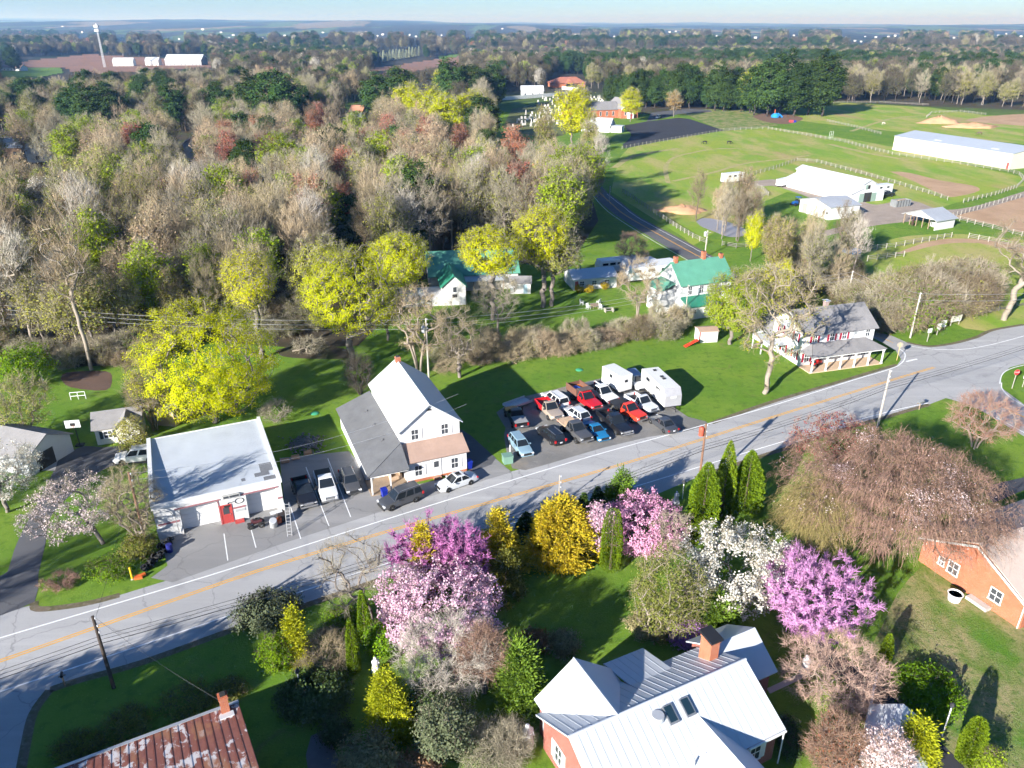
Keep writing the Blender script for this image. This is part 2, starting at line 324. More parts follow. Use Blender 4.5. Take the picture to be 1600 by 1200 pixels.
sheet('pasture', [(1040, 176), (1110, 170), (1185, 172), (1215, 196), (1130, 205), (1075, 180)], .008, m_tan)
sheet('earth_paddock', [(1490, 340), (1500, 330), (1600, 305), (1720, 280), (1820, 330), (1700, 372), (1600, 364), (1555, 352)], .009, m_dirt, smooth=3)
sheet('earth_patch', [(1390, 268), (1430, 284), (1475, 306), (1500, 306), (1530, 298), (1520, 290), (1470, 282), (1420, 270)], .009, m_dirt, smooth=3)
sheet('earth_patch', [(1395, 398), (1425, 386), (1470, 374), (1530, 374), (1600, 384), (1600, 395), (1530, 380), (1470, 382), (1420, 394)], .009, m_dirt, smooth=3)
sheet('earth_paddock', [(1505, 188), (1540, 182), (1600, 178), (1660, 178), (1660, 198), (1560, 194)], .009, m_dirt, smooth=2)
sheet('earth_patch', [(1175, 182), (1205, 174), (1240, 180), (1255, 186), (1230, 194), (1195, 190)], .012, M('mulch', (.17, .095, .06), .95, .2), smooth=3)
sheet('gravel_track', [(1170, 290), (1180, 283), (1225, 282), (1300, 305), (1340, 312), (1370, 320), (1420, 312), (1475, 328), (1540, 318), (1600, 299), (1700, 275), (1700, 288), (1600, 308), (1540, 326), (1480, 338), (1430, 345), (1370, 352), (1320, 362), (1270, 373), (1266, 366), (1310, 355), (1345, 340), (1300, 322), (1220, 293), (1190, 291)], .013, m_gravel, smooth=3)
sheet('lawn', [(1380, 1195), (1345, 1060), (1375, 985), (1420, 905), (1500, 880), (1760, 1000), (1760, 1330), (1450, 1330)], .004, m_tan, smooth=3)
sheet('earth_bed', [(95, 592), (110, 605), (165, 610), (175, 592), (165, 580), (105, 582)], .008, M('garden_soil', (.11, .065, .045), .95, .25), smooth=3)
sheet('earth_bed', [(430, 548), (470, 538), (540, 545), (545, 560), (470, 560), (440, 556)], .008, m_wood, smooth=3)
# water
mw, nt, b, _ = _nodes('pond_water'); b.inputs['Base Color'].default_value = (.30, .265, .25, 1); b.inputs['Roughness'].default_value = .3; b.inputs['Specular IOR Level'].default_value = .25; bump(nt, b, noise(nt, 1.5, 4, .5, coords(nt, (1, 1, 1), True)), .08, .05)
sheet('pond', [(1088, 346), (1098, 341), (1120, 343), (1148, 350), (1166, 360), (1160, 369), (1138, 370), (1116, 362), (1096, 354)], .014, mw, smooth=4)
# roads
road = sheet('road', [(-260, 1100), (-160, 1060), (-60, 1005), (0, 958), (52, 945), (60, 952), (130, 944), (187, 930), (268, 905), (440, 848), (640, 784), (760, 748), (880, 714), (1010, 682), (1105, 662), (1200, 630), (1300, 600), (1380, 576), (1402, 570), (1408, 562), (1400, 548), (1380, 536), (1362, 527),
    (1300, 505), (1240, 480), (1172, 441), (1132, 412), (1070, 377), (1000, 340), (970, 317), (950, 302), (934, 284), (925, 268), (912, 268), (917, 288), (926, 304), (940, 318), (960, 335), (1015, 370), (1075, 406), (1140, 447), (1200, 480), (1275, 508), (1340, 516), (1368, 519), (1392, 524), (1417, 535), (1450, 541), (1487, 537), (1525, 527), (1550, 516), (1600, 507), (1760, 450), (1900, 400), (2000, 460), (1700, 548), (1610, 566), (1578, 574), (1563, 588), (1566, 607), (1600, 632), (1720, 700), (1720, 760), (1600, 682), (1556, 655), (1520, 634), (1478, 622), (1452, 632), (1390, 650), (1325, 669), (1230, 700), (1180, 716), (1087, 747), (1055, 760), (1000, 784), (958, 800), (800, 838), (600, 904), (480, 945), (370, 982), (220, 1036), (130, 1061), (78, 1078), (52, 1115), (40, 1165), (28, 1230), (-220, 1260)], .012, m_road)
lineT = [(-80, 1024), (0, 997), (325, 900), (640, 800), (900, 720), (1050, 678), (1200, 636), (1330, 595), (1390, 577), (1410, 566), (1414, 553), (1405, 545)]
strip('edge_line', lineT, .16, .020, m_white, road, 4)
strip('edge_line', [(-80, 1108), (0, 1081), (180, 1022), (370, 958), (560, 895), (800, 818), (1000, 758), (1180, 703), (1300, 668), (1390, 643), (1450, 630)], .15, .020, m_white, road, 4)
ym = [(-80, 1060), (0, 1033), (200, 963), (400, 893), (600, 832), (800, 775), (1000, 717), (1200, 654), (1400, 592), (1460, 574)]
strip('centre_line', ym, .13, .020, m_yel, road, 4, .14); strip('centre_line', ym, .13, .020, m_yel, road, 4, -.14)
strip('edge_line', [(1416, 540), (1462, 546), (1520, 544), (1600, 525), (1750, 478)], .15, .020, m_white, road, 5)
strip('stop_line', [(1416, 565), (1433, 561)], .35, .021, m_white, road)
strip('edge_line', [(1082, 411), (1015, 373), (960, 338), (940, 321), (922, 300)], .14, .020, m_white, road, 4); strip('edge_line', [(1128, 412), (1070, 380), (1000, 342), (970, 320), (948, 303)], .14, .020, m_white, road, 4)
strip('centre_line', [(1172, 450), (1108, 410), (1043, 374), (980, 338), (955, 318), (935, 299)], .12, .020, m_yel, road, 4, .13); strip('centre_line', [(1172, 450), (1108, 410), (1043, 374), (980, 338), (955, 318), (935, 299)], .12, .020, m_yel, road, 4, -.13)
strip('centre_line', [(1396, 536), (1385, 531), (1366, 524)], .13, .020, m_yel, road, 3)
strip('edge_line', [(1720, 742), (1600, 676), (1556, 652)], .14, .020, m_white, road, 3); strip('edge_line', [(1720, 690), (1600, 634), (1568, 611), (1565, 598)], .14, .020, m_white, road, 3); strip('centre_line', [(1720, 712), (1600, 652), (1575, 641)], .25, .020, m_yel, road, 3)
strip('edge_line', [(1562, 600), (1566, 585), (1580, 576), (1610, 568), (1700, 545)], .14, .020, m_white, road, 4)
lot = sheet('car_park', [(244, 828), (300, 815), (392, 795), (444, 782), (437, 716), (545, 705), (560, 722), (588, 756), (640, 760), (735, 738), (772, 715), (800, 738), (640, 785), (440, 850), (270, 910), (236, 903), (262, 884), (255, 858)], .016, m_lot)
for a, b_ in (((478, 730), (514, 822)), ((512, 716), (548, 808)), ((452, 786), (470, 842)), ((392, 826), (400, 856)), ((350, 834), (356, 876))):
    strip('parking_line', [a, b_], .10, .022, m_white, lot)
lot2 = sheet('car_park', [(774, 645), (800, 628), (850, 612), (915, 598), (960, 588), (1012, 596), (1040, 622), (1075, 652), (1112, 664), (1012, 684), (880, 717), (818, 735), (795, 722), (790, 690), (788, 668)], .016, MG('gravelly_car_park', [(.235, .222, .205), (.3, .42, .62, (.17, .165, .155)), (.12, .55, .7, (.26, .21, .15)), (1.2, .58, .75, (.30, .285, .26)), (5, .5, .8, (.18, .175, .165))], bmp=.4, bscale=9), smooth=2, wob=.25)
sheet('driveway', [(715, 668), (735, 680), (775, 716), (768, 726), (735, 738), (722, 700)], .018, m_drive)
dl = sheet('driveway', [(-30, 930), (0, 900), (12, 893), (22, 860), (40, 820), (65, 775), (82, 740), (93, 716), (110, 706), (132, 697), (160, 699), (188, 697), (200, 704), (236, 706), (240, 724), (192, 724), (150, 740), (112, 772), (78, 808), (71, 850), (60, 897), (54, 940), (0, 962), (-60, 1000)], .018, m_drive, smooth=2)
sheet('paving_slab', [(60, 735), (62, 722), (91, 718), (86, 736)], .03, m_conc)
dr = sheet('driveway', [(1470, 1250), (1462, 1200), (1407, 1152), (1360, 1105), (1317, 1070), (1276, 1026), (1252, 1000), (1240, 985), (1262, 972), (1280, 990), (1320, 1028), (1370, 1064), (1400, 1094), (1432, 1124), (1480, 1170), (1506, 1198), (1545, 1260)], .012, m_blk, smooth=3)
sheet('driveway', [(1540, 768), (1550, 757), (1600, 746), (1720, 715), (1720, 745), (1600, 766), (1552, 786)], .012, m_drive)
sheet('footpath', [(1203, 1084), (1198, 1076), (1262, 1046), (1268, 1054)], .012, m_conc)
sheet('footpath', [(478, 1180), (486, 1150), (508, 1140), (520, 1165), (545, 1215), (485, 1230)], .012, M('flagstones', (.16, .15, .15), .9, .2))
sheet('church_car_park', [(972, 222), (985, 212), (975, 196), (1010, 190), (1060, 184), (1078, 186), (1132, 204), (1080, 212), (1010, 225), (975, 232)], .016, m_blk)
sheet('church_drive', [(1010, 190), (1018, 176), (1075, 170), (1110, 172), (1112, 175), (1060, 178), (1040, 184)], .014, m_drive)
sheet('lawn', [(958, 208), (980, 205), (986, 212), (975, 224), (962, 224)], .02, m_lawn, smooth=3)
sheet('churchyard_grass', [(785, 200), (800, 170), (860, 158), (950, 150), (1010, 158), (1000, 176), (950, 180), (900, 190), (880, 212), (840, 215)], .01, MG('churchyard_turf', [(.14, .145, .05), (.2, .4, .6, (.10, .13, .03)), (1.5, .5, .7, (.2, .18, .08))], bmp=.3))
sr = sheet('side_road', [(1172, 441), (1132, 412), (1070, 377), (1000, 340), (970, 317), (950, 302), (934, 284), (925, 268), (912, 268), (917, 288), (926, 304), (940, 318), (960, 335), (1015, 370), (1075, 406), (1140, 447)], .0165, MASPH('dark_side_road_asphalt', (.125, .125, .13), (.10, .10, .106), (.165, .163, .165), rz=2.2))
m_worn = MG('worn_grass_track', [(.40, .33, .16), (.5, .4, .62, (.26, .28, .06)), (2, .5, .7, (.44, .34, .19))], bmp=.3)
for pts, w_ in (([(1044, 286), (1040, 262), (1052, 247), (1080, 239), (1115, 233), (1160, 232)], 1.6), ([(1052, 283), (1085, 276), (1120, 268), (1160, 256), (1210, 250), (1265, 243)], 1.8), ([(960, 262), (985, 246), (1020, 238), (1060, 232)], 2.4), ([(1330, 205), (1390, 186), (1440, 181), (1480, 178)], 2.0), ([(1295, 225), (1360, 240), (1420, 250)], 3.0)): strip('worn_track', pts, w_, .010, m_worn, ground, 5)
# grass verges that overlap the asphalt edge, kerb-less dirt margins
m_mar = MG('dirt_margin', [(.16, .125, .085), (.8, .4, .6, (.10, .095, .04)), (3, .5, .7, (.22, .185, .14))], bmp=.4)
for pts in ([(1112, 661), (1200, 630), (1300, 600), (1380, 576), (1402, 570)], [(78, 1078), (130, 1061), (220, 1036), (370, 982), (480, 945), (600, 904)], [(1087, 747), (1180, 716), (1230, 700), (1325, 669), (1390, 650), (1452, 632)], [(1417, 535), (1450, 541), (1487, 537), (1525, 527), (1550, 516), (1600, 507)], [(28, 1230), (40, 1165), (52, 1115), (78, 1078)], [(54, 940), (60, 952), (130, 944), (187, 930)], [(1070, 377), (1000, 340), (970, 317), (950, 302)], [(1132, 412), (1070, 377)]):
    strip('dirt_margin', pts, .7, .0155, m_mar, road, 4)
# ================================================================ buildings
def fr(o, r):
    a, b_ = G(*o), G(*r); d = b_ - a
    return a, math.atan2(d.y, d.x), d.length
m_wht = M('white_siding', (.64, .64, .635), .65, .07, 1.2); m_wht2 = M('chalky_white_paint', (.60, .595, .58), .75, .14, .8)
m_trim = M('white_trim', (.70, .70, .69), .5, .05); m_win = M('window_frame_paint', (.80, .80, .80), .5, .04)
m_gls = MGLASS('window_glass', (.055, .06, .068), .08); m_shg = M('grey_shingles', (.135, .137, .142), .9, .22, 5, bmp=.3); m_shb = M('brown_shingles', (.36, .245, .19), .9, .15, 4, bmp=.3); m_shd = M('weathered_grey_shingles', (.235, .225, .222), .9, .2, 3.5, bmp=.3)
m_tan_s = M('beige_shingles', (.48, .385, .33), .9, .1, 4, bmp=.3)
m_metal = M('white_metal_roof', (.52, .54, .56), .38, .05, .6, spec=.5); m_gmet = M('galvanised_metal', (.50, .51, .52), .45, .12, 1.2, metal=.35)
m_grn = M('green_metal_roof', (.030, .20, .125), .45, .22, .7); m_grn2 = M('pale_green_roof', (.10, .29, .20), .55, .25, .5)
m_brk = MBRICK('red_brick', (.36, .085, .050), (.28, .06, .04), (.42, .30, .25)); m_brk2 = MBRICK('orange_brick', (.46, .125, .050), (.38, .095, .04), (.44, .28, .19))
m_red = M('maroon_paint', (.30, .13, .14), .7, .15); m_redd = M('red_door_paint', (.42, .055, .05), .5, .15); m_shut = M('red_shutter_paint', (.36, .022, .05), .5, .08)
m_wood2 = M('weathered_timber', (.30, .22, .15), .9, .25, 5); m_blkp = M('black_paint', (.018, .018, .02), .5, .2); m_steel = M('grey_steel', (.33, .34, .35), .4, .15, metal=.6)
m_redroof = M('red_tile_roof', (.33, .13, .085), .85, .2, 2); m_orange = M('orange_paint', (.60, .13, .03), .5, .1); m_bluep = M('blue_plastic', (.012, .03, .32), .4, .1); m_gmb = M('green_door_paint', (.23, .31, .27), .6, .1)
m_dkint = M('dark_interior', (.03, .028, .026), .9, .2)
_wc = {}
def win(root, x, y, z, w=.9, h=1.4, ang=0.0, shut=None, frame=None, bars=True, name='window'):
    """window in a wall whose outside faces -y at ang 0; frame > pane, shutters beside it"""
    fm = frame or m_win; k = (w, h, bars, fm.name)
    if k not in _wc:
        a = MB(); t = .085
        for xx, ww in ((-w / 2 - t / 2, t), (w / 2 + t / 2, t)): a.b2(xx - ww / 2, xx + ww / 2, -.06, .02, -h / 2, h / 2)
        a.b2(-w / 2 - t, w / 2 + t, -.065, .02, h / 2, h / 2 + t); a.b2(-w / 2 - t - .04, w / 2 + t + .04, -.10, .02, -h / 2 - t, -h / 2)
        if bars: a.b2(-w / 2, w / 2, -.045, -.012, -.03, .03); a.b2(-.018, .018, -.040, -.014, -h / 2, -.031); a.b2(-.018, .018, -.040, -.014, .031, h / 2)
        g = MB().b2(-w / 2, w / 2, -.010, .02, -h / 2, h / 2)
        _wc[k] = (a.mesh(name, fm), g.mesh('pane', m_gls))
    f = link(name, _wc[k][0], root, (x, y, z), ang); link('pane', _wc[k][1], f)
    if shut:
        sk = ('s', w, h, shut.name)
        if sk not in _wc:
            s = MB(); sw = max(.34, w * .42); s.b2(-sw / 2, sw / 2, -.05, .01, -h / 2 - .05, h / 2 + .05)
            for i in range(6): s.b2(-sw / 2 + .05, sw / 2 - .05, -.062, -.05, -h / 2 + h * (i + .2) / 6, -h / 2 + h * (i + .8) / 6)
            _wc[sk] = (s.mesh('shutter', shut), sw)
        for sg in (-1, 1):
            dx = sg * (w / 2 + .11 + _wc[sk][1] / 2); link('shutter', _wc[sk][0], root, (x + dx * math.cos(ang), y + dx * math.sin(ang), z), ang)
    return f
def door(root, x, y, w=.95, h=2.05, ang=0.0, mat=None, glass=True, z0=.05, frame=None):
    d = MB().b2(-w / 2, w / 2, -.03, .02, 0, h).build('door', mat or m_trim, root, loc=(x, y, z0), rz=ang)
    t = MB(); t.b2(-w / 2 - .1, -w / 2, -.06, .02, 0, h); t.b2(w / 2, w / 2 + .1, -.06, .02, 0, h); t.b2(-w / 2 - .1, w / 2 + .1, -.062, .02, h, h + .1); t.build('door_frame', frame or m_trim, d)
    MB().box((w * .36, -.06, h * .48), (.05, .06, .12)).build('handle', m_steel, d)
    if glass: MB().b2(-w * .3, w * .3, -.042, -.02, h * .52, h * .88).build('pane', m_gls, d)
    return d
def gable(root, x0, x1, y0, y1, he, hr, axis, wm, rm, ov=.35, t=.14, z0=0.0, wall='wall', roof='roof', walls=True, ovg=None):
    ovg = ov if ovg is None else ovg; a, b_ = (x0, x1) if axis == 'y' else (y0, y1); c, d = (y0, y1) if axis == 'y' else (x0, x1); mid = (a + b_) / 2; sl = (hr - he) / (mid - a)
    if walls: MB().ext([(a, z0), (b_, z0), (b_, he), (mid, hr), (a, he)], axis, c, d).build(wall, wm, root)
    e = he - ov * sl; prof = [(a - ov, e + .02), (mid, hr + .02), (b_ + ov, e + .02), (b_ + ov, e + t), (mid, hr + t + .02), (a - ov, e + t)]
    r = MB().ext(prof, axis, c - ovg, d + ovg).build(roof, rm, root)
    return r
def shed_roof(root, pts, t=.14, mat=None, name='roof'): return MB().slab(pts, -t).build(name, mat, root)
def chimney(root, x, y, z0, z1, w=.55, d=.55, mat=None, cap=True):
    c = MB().b2(x - w / 2, x + w / 2, y - d / 2, y + d / 2, z0, z1).b2(x - w / 2 - .05, x + w / 2 + .05, y - d / 2 - .05, y + d / 2 + .05, z1 - .22, z1 - .08).build('chimney', mat or m_brk, root)
    if cap: MB().b2(x - w * .32, x + w * .32, y - d * .32, y + d * .32, z1, z1 + .12).build('flue', m_dkint, c)
    return c

# ---- the flat-roofed repair garage
o, a, w = fr((249, 843), (445, 797)); R = thing('repair_garage', 'white flat-roofed repair garage with maroon trim and red door beside the road', 'garage', o, a)
d = 15.6; g = MB()
g.b2(0, w, .9, d, 0, 3.5)                                     # body behind the recessed doors
for x0, x1 in ((0, 2.35), (5.95, 8.75), (11.75, w)): g.b2(x0, x1, 0, .9, 0, 3.5)
g.b2(2.35, 5.95, 0, .9, 2.95, 3.5); g.b2(8.75, 11.75, 0, .9, 2.95, 3.5)
g.build('wall', m_wht2, R)
p = MB(); p.b2(-.12, w + .12, -.10, .18, 3.5, 4.0).hexa([(-.14, .18, 3.5), (.28, .18, 3.5), (.28, d, 3.5), (-.14, d, 3.5)], [(-.14, .18, 4.35), (.28, .18, 4.35), (.28, d, 3.75), (-.14, d, 3.75)]).b2(w - .2, w + .14, .18, d, 3.5, 3.85).b2(.28, w - .2, d - .2, d, 3.5, 3.6)
p.build('parapet', m_trim, R)
MB().b2(.28, w - .2, .18, d - .2, 3.5, 3.56).build('roof', M('white_roof_membrane', (.47, .50, .53), .6, .16, .5), R)
for x0, x1, y0, y1 in ((w - 1.6, w - .3, 2.8, 4.6), (w - 2.3, w - .8, 2.0, 2.8), (w - 1.5, w - .3, .9, 1.7), (w - 3.7, w - 3.3, 1.7, 2.3), (w - 3.8, w - 3.3, .5, .9)): MB().b2(x0, x1, y0, y1, 3.56, 3.572).build('roof_patch', M('bare_roof_felt', (.16, .165, .175), .9, .3, 3), R)
for x0, x1 in ((2.35, 5.95), (8.75, 11.75)):
    dd = MB().b2(x0 + .01, x1 - .01, .80, .895, 0, 2.94).build('garage_door', m_trim, R)
    for i in range(5): MB().b2(x0 + .03, x1 - .03, .775, .80, .03 + i * .58, .56 + i * .58).build('panel', m_trim, dd)
    MB().b2(x0 - .45, x1 + .3, -.06, .0, 2.98, 3.12).build('lintel_strip', m_red, R)
for x0, x1 in ((.2, 2.2), (6.0, 6.1), (7.25, 8.6), (11.85, w - .05)): MB().b2(x0, x1, -.035, .0, 1.55, 1.75).build('trim_band', m_red, R)
MB().b2(5.96, 6.06, -.045, 0, 0, 2.95).build('trim_band', m_red, R)
door(R, 6.65, 0, 1.0, 2.15, 0, m_redd, True, frame=m_redd)
sg = MB().b2(6.5, 8.2, -.22, -.0, 3.05, 3.42).build('light_box', M('grey_sign_box', (.42, .42, .40), .5), R); MB().b2(6.6, 7.1, -.24, -.22, 3.12, 3.35).b2(7.2, 8.1, -.24, -.22, 3.12, 3.35).build('pane', m_gls, sg)
n_ = 20; rg_ = MB()
for i in range(n_):
    t0 = 2 * math.pi * i / n_; rg_.box((8.05 + .42 * math.cos(t0), -.03, 2.42 + .3 * math.sin(t0)), (.15, .04, .045), ry=-t0 - math.pi / 2)
rg_.build('emblem', m_blkp, R); MB().b2(6.9, 7.55, -.04, 0, 2.40, 2.46).b2(6.9, 7.0, -.04, 0, 2.25, 2.40).build('emblem', m_blkp, R)
MB().b2(6.5, 7.1, -.05, 0, 1.95, 2.2).build('notice', m_blkp, R); MB().b2(7.5, 8.5, -.05, 0, 1.15, 1.45).build('notice', M('grey_notice', (.4, .42, .42), .6), R)
MB().tube([(.9, -.05, 3.2), (1.5, -.3, 3.1), (1.9, -.35, 2.4), (1.9, -.25, 1.2), (1.95, -.1, .4)], .035).build('hose', m_steel, R)
MB().b2(7.3, 8.2, -.5, -.02, 0, .25).build('step', m_redd, R)

# ---- the white house with the metal roof in the middle
o, a, w = fr((637, 756), (729, 736)); R = thing('white_house', 'white two-storey house with metal gable roof and lean-to beside the road', 'house', o, a); w = 7.1
gable(R, 0, w, 2.2, 15.8, 5.6, 8.3, 'y', m_wht, m_metal, .32)
MB().b2(0, w, 0, 2.2, 0, 2.75).ext([(0, 2.75), (2.2, 2.75), (2.2, 3.8)], 'x', 0, w).build('front_room', m_wht, R)
shed_roof(R, [(-.25, -.35, 2.68), (w + .25, -.35, 2.68), (w + .25, 2.2, 3.85), (-.25, 2.2, 3.85)], .12, m_shb, 'front_roof')
MB().b2(.02, w - .02, -.06, 0, .02, .32).b2(3.0, 3.9, -.55, -.06, 0, .3).build('brick_base', m_brk2, R)
win(R, 1.35, 0, 1.45, .8, 1.3, shut=m_trim); win(R, 5.65, 0, 1.45, .8, 1.3, shut=m_trim); door(R, 3.45, 0, .95, 2.1, 0, m_trim, z0=.32)
win(R, 1.75, 2.2, 4.85, .8, 1.25, shut=m_trim); win(R, 5.3, 2.2, 4.85, .8, 1.25, shut=m_trim)
MB().add([(3.2, 2.14, 7.55), (3.9, 2.14, 7.55), (3.55, 2.14, 7.85), (3.2, 2.22, 7.55), (3.9, 2.22, 7.55), (3.55, 2.22, 7.85)], [(0, 1, 2), (3, 5, 4), (0, 3, 4, 1), (1, 4, 5, 2), (2, 5, 3, 0)]).build('gable_vent', m_dkint, R)
chimney(R, 3.55, 15.3, 7.6, 9.0, .6, .6, m_brk2)
MB().ext([(-4.2, 0), (-.01, 0), (-.01, 4.1), (-4.2, 2.55)], 'y', 2.4, 16.3).build('lean_to_wall', m_wht, R)
lr = MB().slab([(-4.55, -1.1, 2.48), (-.0, 1.9, 4.18), (0, 16.7, 4.18), (-4.55, 16.7, 2.48)], -.12).build('lean_to_roof', m_shg, R)
MB().slab([(-4.55, -1.1, 2.48), (.02, -1.1, 2.48), (.0, 1.9, 4.18)], -.12).build('hip', m_shg, lr)
for x, y in ((-1.6, 12.2), (-1.6, 8.4), (-1.6, 4.3)): MB().box((x, y, 3.72), (.35, .32, .22), ry=-.35).build('roof_vent', m_shg, lr)
MB().b2(-4.35, .0, -1.0, 2.4, .02, .12).build('porch_floor', m_wood2, R)
for x in (-4.2, -2.1): MB().b2(x - .07, x + .07, -.95, -.8, .12, 2.5).build('porch_post', m_trim, R)
MB().b2(-4.3, -.05, -1.0, -.85, 2.35, 2.5).build('porch_beam', m_trim, R)
door(R, -2.2, 2.4, .95, 2.0, 0, m_trim)
MB().b2(-1.7, -.3, 1.2, 2.1, .12, .5).b2(-1.7, -.3, 1.85, 2.1, .5, .95).b2(-1.7, -1.5, 1.2, 1.85, .5, .75).b2(-.5, -.3, 1.2, 1.85, .5, .75).build('sofa', M('tan_upholstery', (.42, .30, .2), .9), None)
sofa = bpy.data.objects['sofa']; sofa.location = o; sofa.rotation_euler = (0, 0, a); prop(sofa, 'tan sofa on the open porch of the white house', 'sofa')

# ---- house with red shutters at the junction
o = G(1249, 573); a = rad(16.4); w = 12.5; R = thing('shuttered_house', 'white house with red shutters, grey shingle roof and long front porch at the junction', 'house', o, a)
gable(R, 0, w, 0, 7.6, 5.2, 7.7, 'x', m_wht, m_shd, .4)
for x in (1.9, 4.9, 7.1): win(R, x, 0, 4.35, .75, 1.2, shut=m_shut)
win(R, 11.3, 0, 4.35, .75, 1.2)
for x in (1.0, 3.4, 8.8, 11.2): win(R, x, 0, 1.4, .8, 1.3, shut=m_shut if x < 2 else None)
door(R, 6.1, 0, .95, 2.05, 0, m_trim)
for y, z in ((1.8, 4.2), (5.6, 4.2), (1.6, 1.4), (4.4, 1.4)): win(R, 0, y, z, .75, 1.2, -math.pi / 2, m_shut)
pr = shed_roof(R, [(-.3, -2.9, 2.55), (w + .3, -2.9, 2.55), (w - 1.6, -.0, 3.55), (1.6, -.0, 3.55)], .12, m_shd, 'porch_roof')
MB().slab([(-.3, -2.9, 2.55), (1.6, 0, 3.55), (-.3, 0, 2.55)], -.12).build('hip', m_shd, pr); MB().slab([(w + .3, -2.9, 2.55), (w + .3, 0, 2.55), (w - 1.6, 0, 3.55)], -.12).build('hip', m_shd, pr)
MB().b2(-.2, w + .1, -2.75, -.02, .02, .18).build('porch_floor', M('tan_porch_boards', (.55, .40, .27), .85, .1), R)
MB().b2(-.2, w + .2, -2.8, -2.66, 2.38, 2.55).build('porch_beam', m_trim, R)
for i in range(6): MB().b2(-.09, .09, -.09, .09, 0, 2.2).b2(-.14, .14, -.14, .14, 0, .12).b2(-.14, .14, -.14, .14, 2.1, 2.2).build('porch_post', m_trim, R, loc=(.05 + i * (w - .1) / 5, -2.72, .18))
chimney(R, 6.3, 4.3, 7.2, 8.4, .6, .6, M('painted_chimney', (.32, .24, .22), .9)); MB().b2(5.85, 6.75, 3.85, 4.75, 8.5, 8.58).build('chimney_cap', m_trim, R)
gable(R, -.2, 4.5, 7.6, 12.5, 2.7, 4.6, 'y', m_wht, m_shd, .3, wall='rear_wing', roof='rear_roof')
MB().b2(-3.0, -.05, 3.2, 8.6, 2.35, 2.5).build('carport_roof', m_metal, R)
for y in (3.4, 6, 8.4): MB().b2(-2.95, -2.82, y - .06, y + .06, 0, 2.35).build('carport_post', m_trim, R)

# ---- the brick house with the standing-seam roof
RX, RY = .893, .450; RA = math.atan2(RY, RX); o = Vector((3.73, 35.0, 0)); HR = 5.6; HE = 3.15; RUN = 4.4; LEN = 14.64
R = thing('brick_house', 'red brick house under a white standing-seam metal roof with skylights', 'house', o, RA)
MB().ext([(-4.0, 0), (4.0, 0), (4.0, 3.3), (0, HR - .08), (-4.0, 3.3)], 'x', .35, LEN - .3).build('wall', m_brk, R)
def seam_roof(root, pts, mat, pw=.62, name='roof', seam=.032):
    """standing-seam roof: quad eaveL, eaveR, ridgeR, ridgeL; every pan a part of its own with an upstanding seam"""
    A, B, C, D = [Vector(p) for p in pts]; L = max((B - A).length, (C - D).length); k = max(2, round(L / pw)); nrm = (B - A).cross(D - A).normalized()
    base = MB().slab(pts, .10).build(name, mat, root)
    for i in range(k):
        t0, t1 = i / k, (i + 1) / k; e = .035 / L
        q = [A.lerp(B, t0 + e), A.lerp(B, t1 - e), D.lerp(C, t1 - e), D.lerp(C, t0 + e)]; q = [p + nrm * .012 for p in q]
        b_ = MB().slab(q, .009)
        s0, s1 = A.lerp(B, t1 - e), D.lerp(C, t1 - e); dx = (B - A).normalized() * .045
        b_.hexa([s0, s0 + dx, s1 + dx, s1], [p + nrm * seam for p in (s0, s0 + dx, s1 + dx, s1)])
        b_.build('panel', mat, base)
    return base
m_seam = M('standing_seam_white', (.50, .525, .555), .36, .05, .5, spec=.5)
seam_roof(R, [(-.1, -RUN, HE), (LEN, -RUN, HE), (LEN, 0, HR), (-.1, 0, HR)], m_seam)
seam_roof(R, [(6.85, RUN, HE), (-.1, RUN, HE), (-.1, 0, HR), (6.85, 0, HR)], m_seam)
seam_roof(R, [(LEN, RUN, HE), (10.6, RUN, HE), (10.6, 0, HR), (LEN, 0, HR)], m_seam)
seam_roof(R, [(10.55, 3.0, 3.93), (6.9, 3.0, 3.93), (6.9, 0, HR), (10.55, 0, HR)], m_seam)
seam_roof(R, [(10.55, 6.5, 2.85), (6.9, 6.5, 2.85), (6.9, 3.0, 3.93), (10.55, 3.0, 3.93)], m_seam)
seam_roof(R, [(3.62, .02, HR), (.5, RUN, HE), (.5, RUN + .01, HE), (3.62, RUN, HE)], m_seam, 2) if False else None
for x in (0, LEN): pass
MB().tube([(-.12, 0, HR + .05), (LEN + .02, 0, HR + .05)], .09, 6).build('ridge_cap', m_seam, R)
# wing towards the road
m_smooth = M('white_roof_coating', (.58, .60, .62), .5, .04, .6)
MB().ext([(.75, 0), (6.5, 0), (6.5, 3.3), (3.62, HR - .08), (.75, 3.3)], 'y', 0, 5.3).build('wing_wall', m_brk, R)
MB().slab([(.45, 5.6, HE), (.45, .35, HE), (3.62, -.0, HR + .02), (3.62, 5.6, HR + .02)], -.10).build('wing_roof', m_smooth, R)
MB().slab([(6.85, .2, HE), (6.85, 5.6, HE), (3.62, 5.6, HR + .02), (3.62, 0, HR + .02)], -.10).build('wing_roof', m_smooth, R)
MB().tube([(3.62, -.05, HR + .12), (3.62, 5.62, HR + .12)], .06, 6).build('ridge_cap', m_seam, R)
# lower wing beyond the chimney
gable(R, LEN - .3, LEN + 3.2, .3, 5.2, 3.0, 4.7, 'x', m_brk, m_seam, .35, roof='side_roof', wall='side_wing')
MB().b2(LEN + 3.2, LEN + 3.22, 1, 2, 1, 2.2).build('window', m_win, R)
chimney(R, 13.3, 2.3, 3.6, 6.4, .8, 1.15, m_brk2, False); MB().box((13.3, 2.3, 6.52), (1.1, 1.45, .2), rx=.12).build('chimney_cap', m_blkp, R)
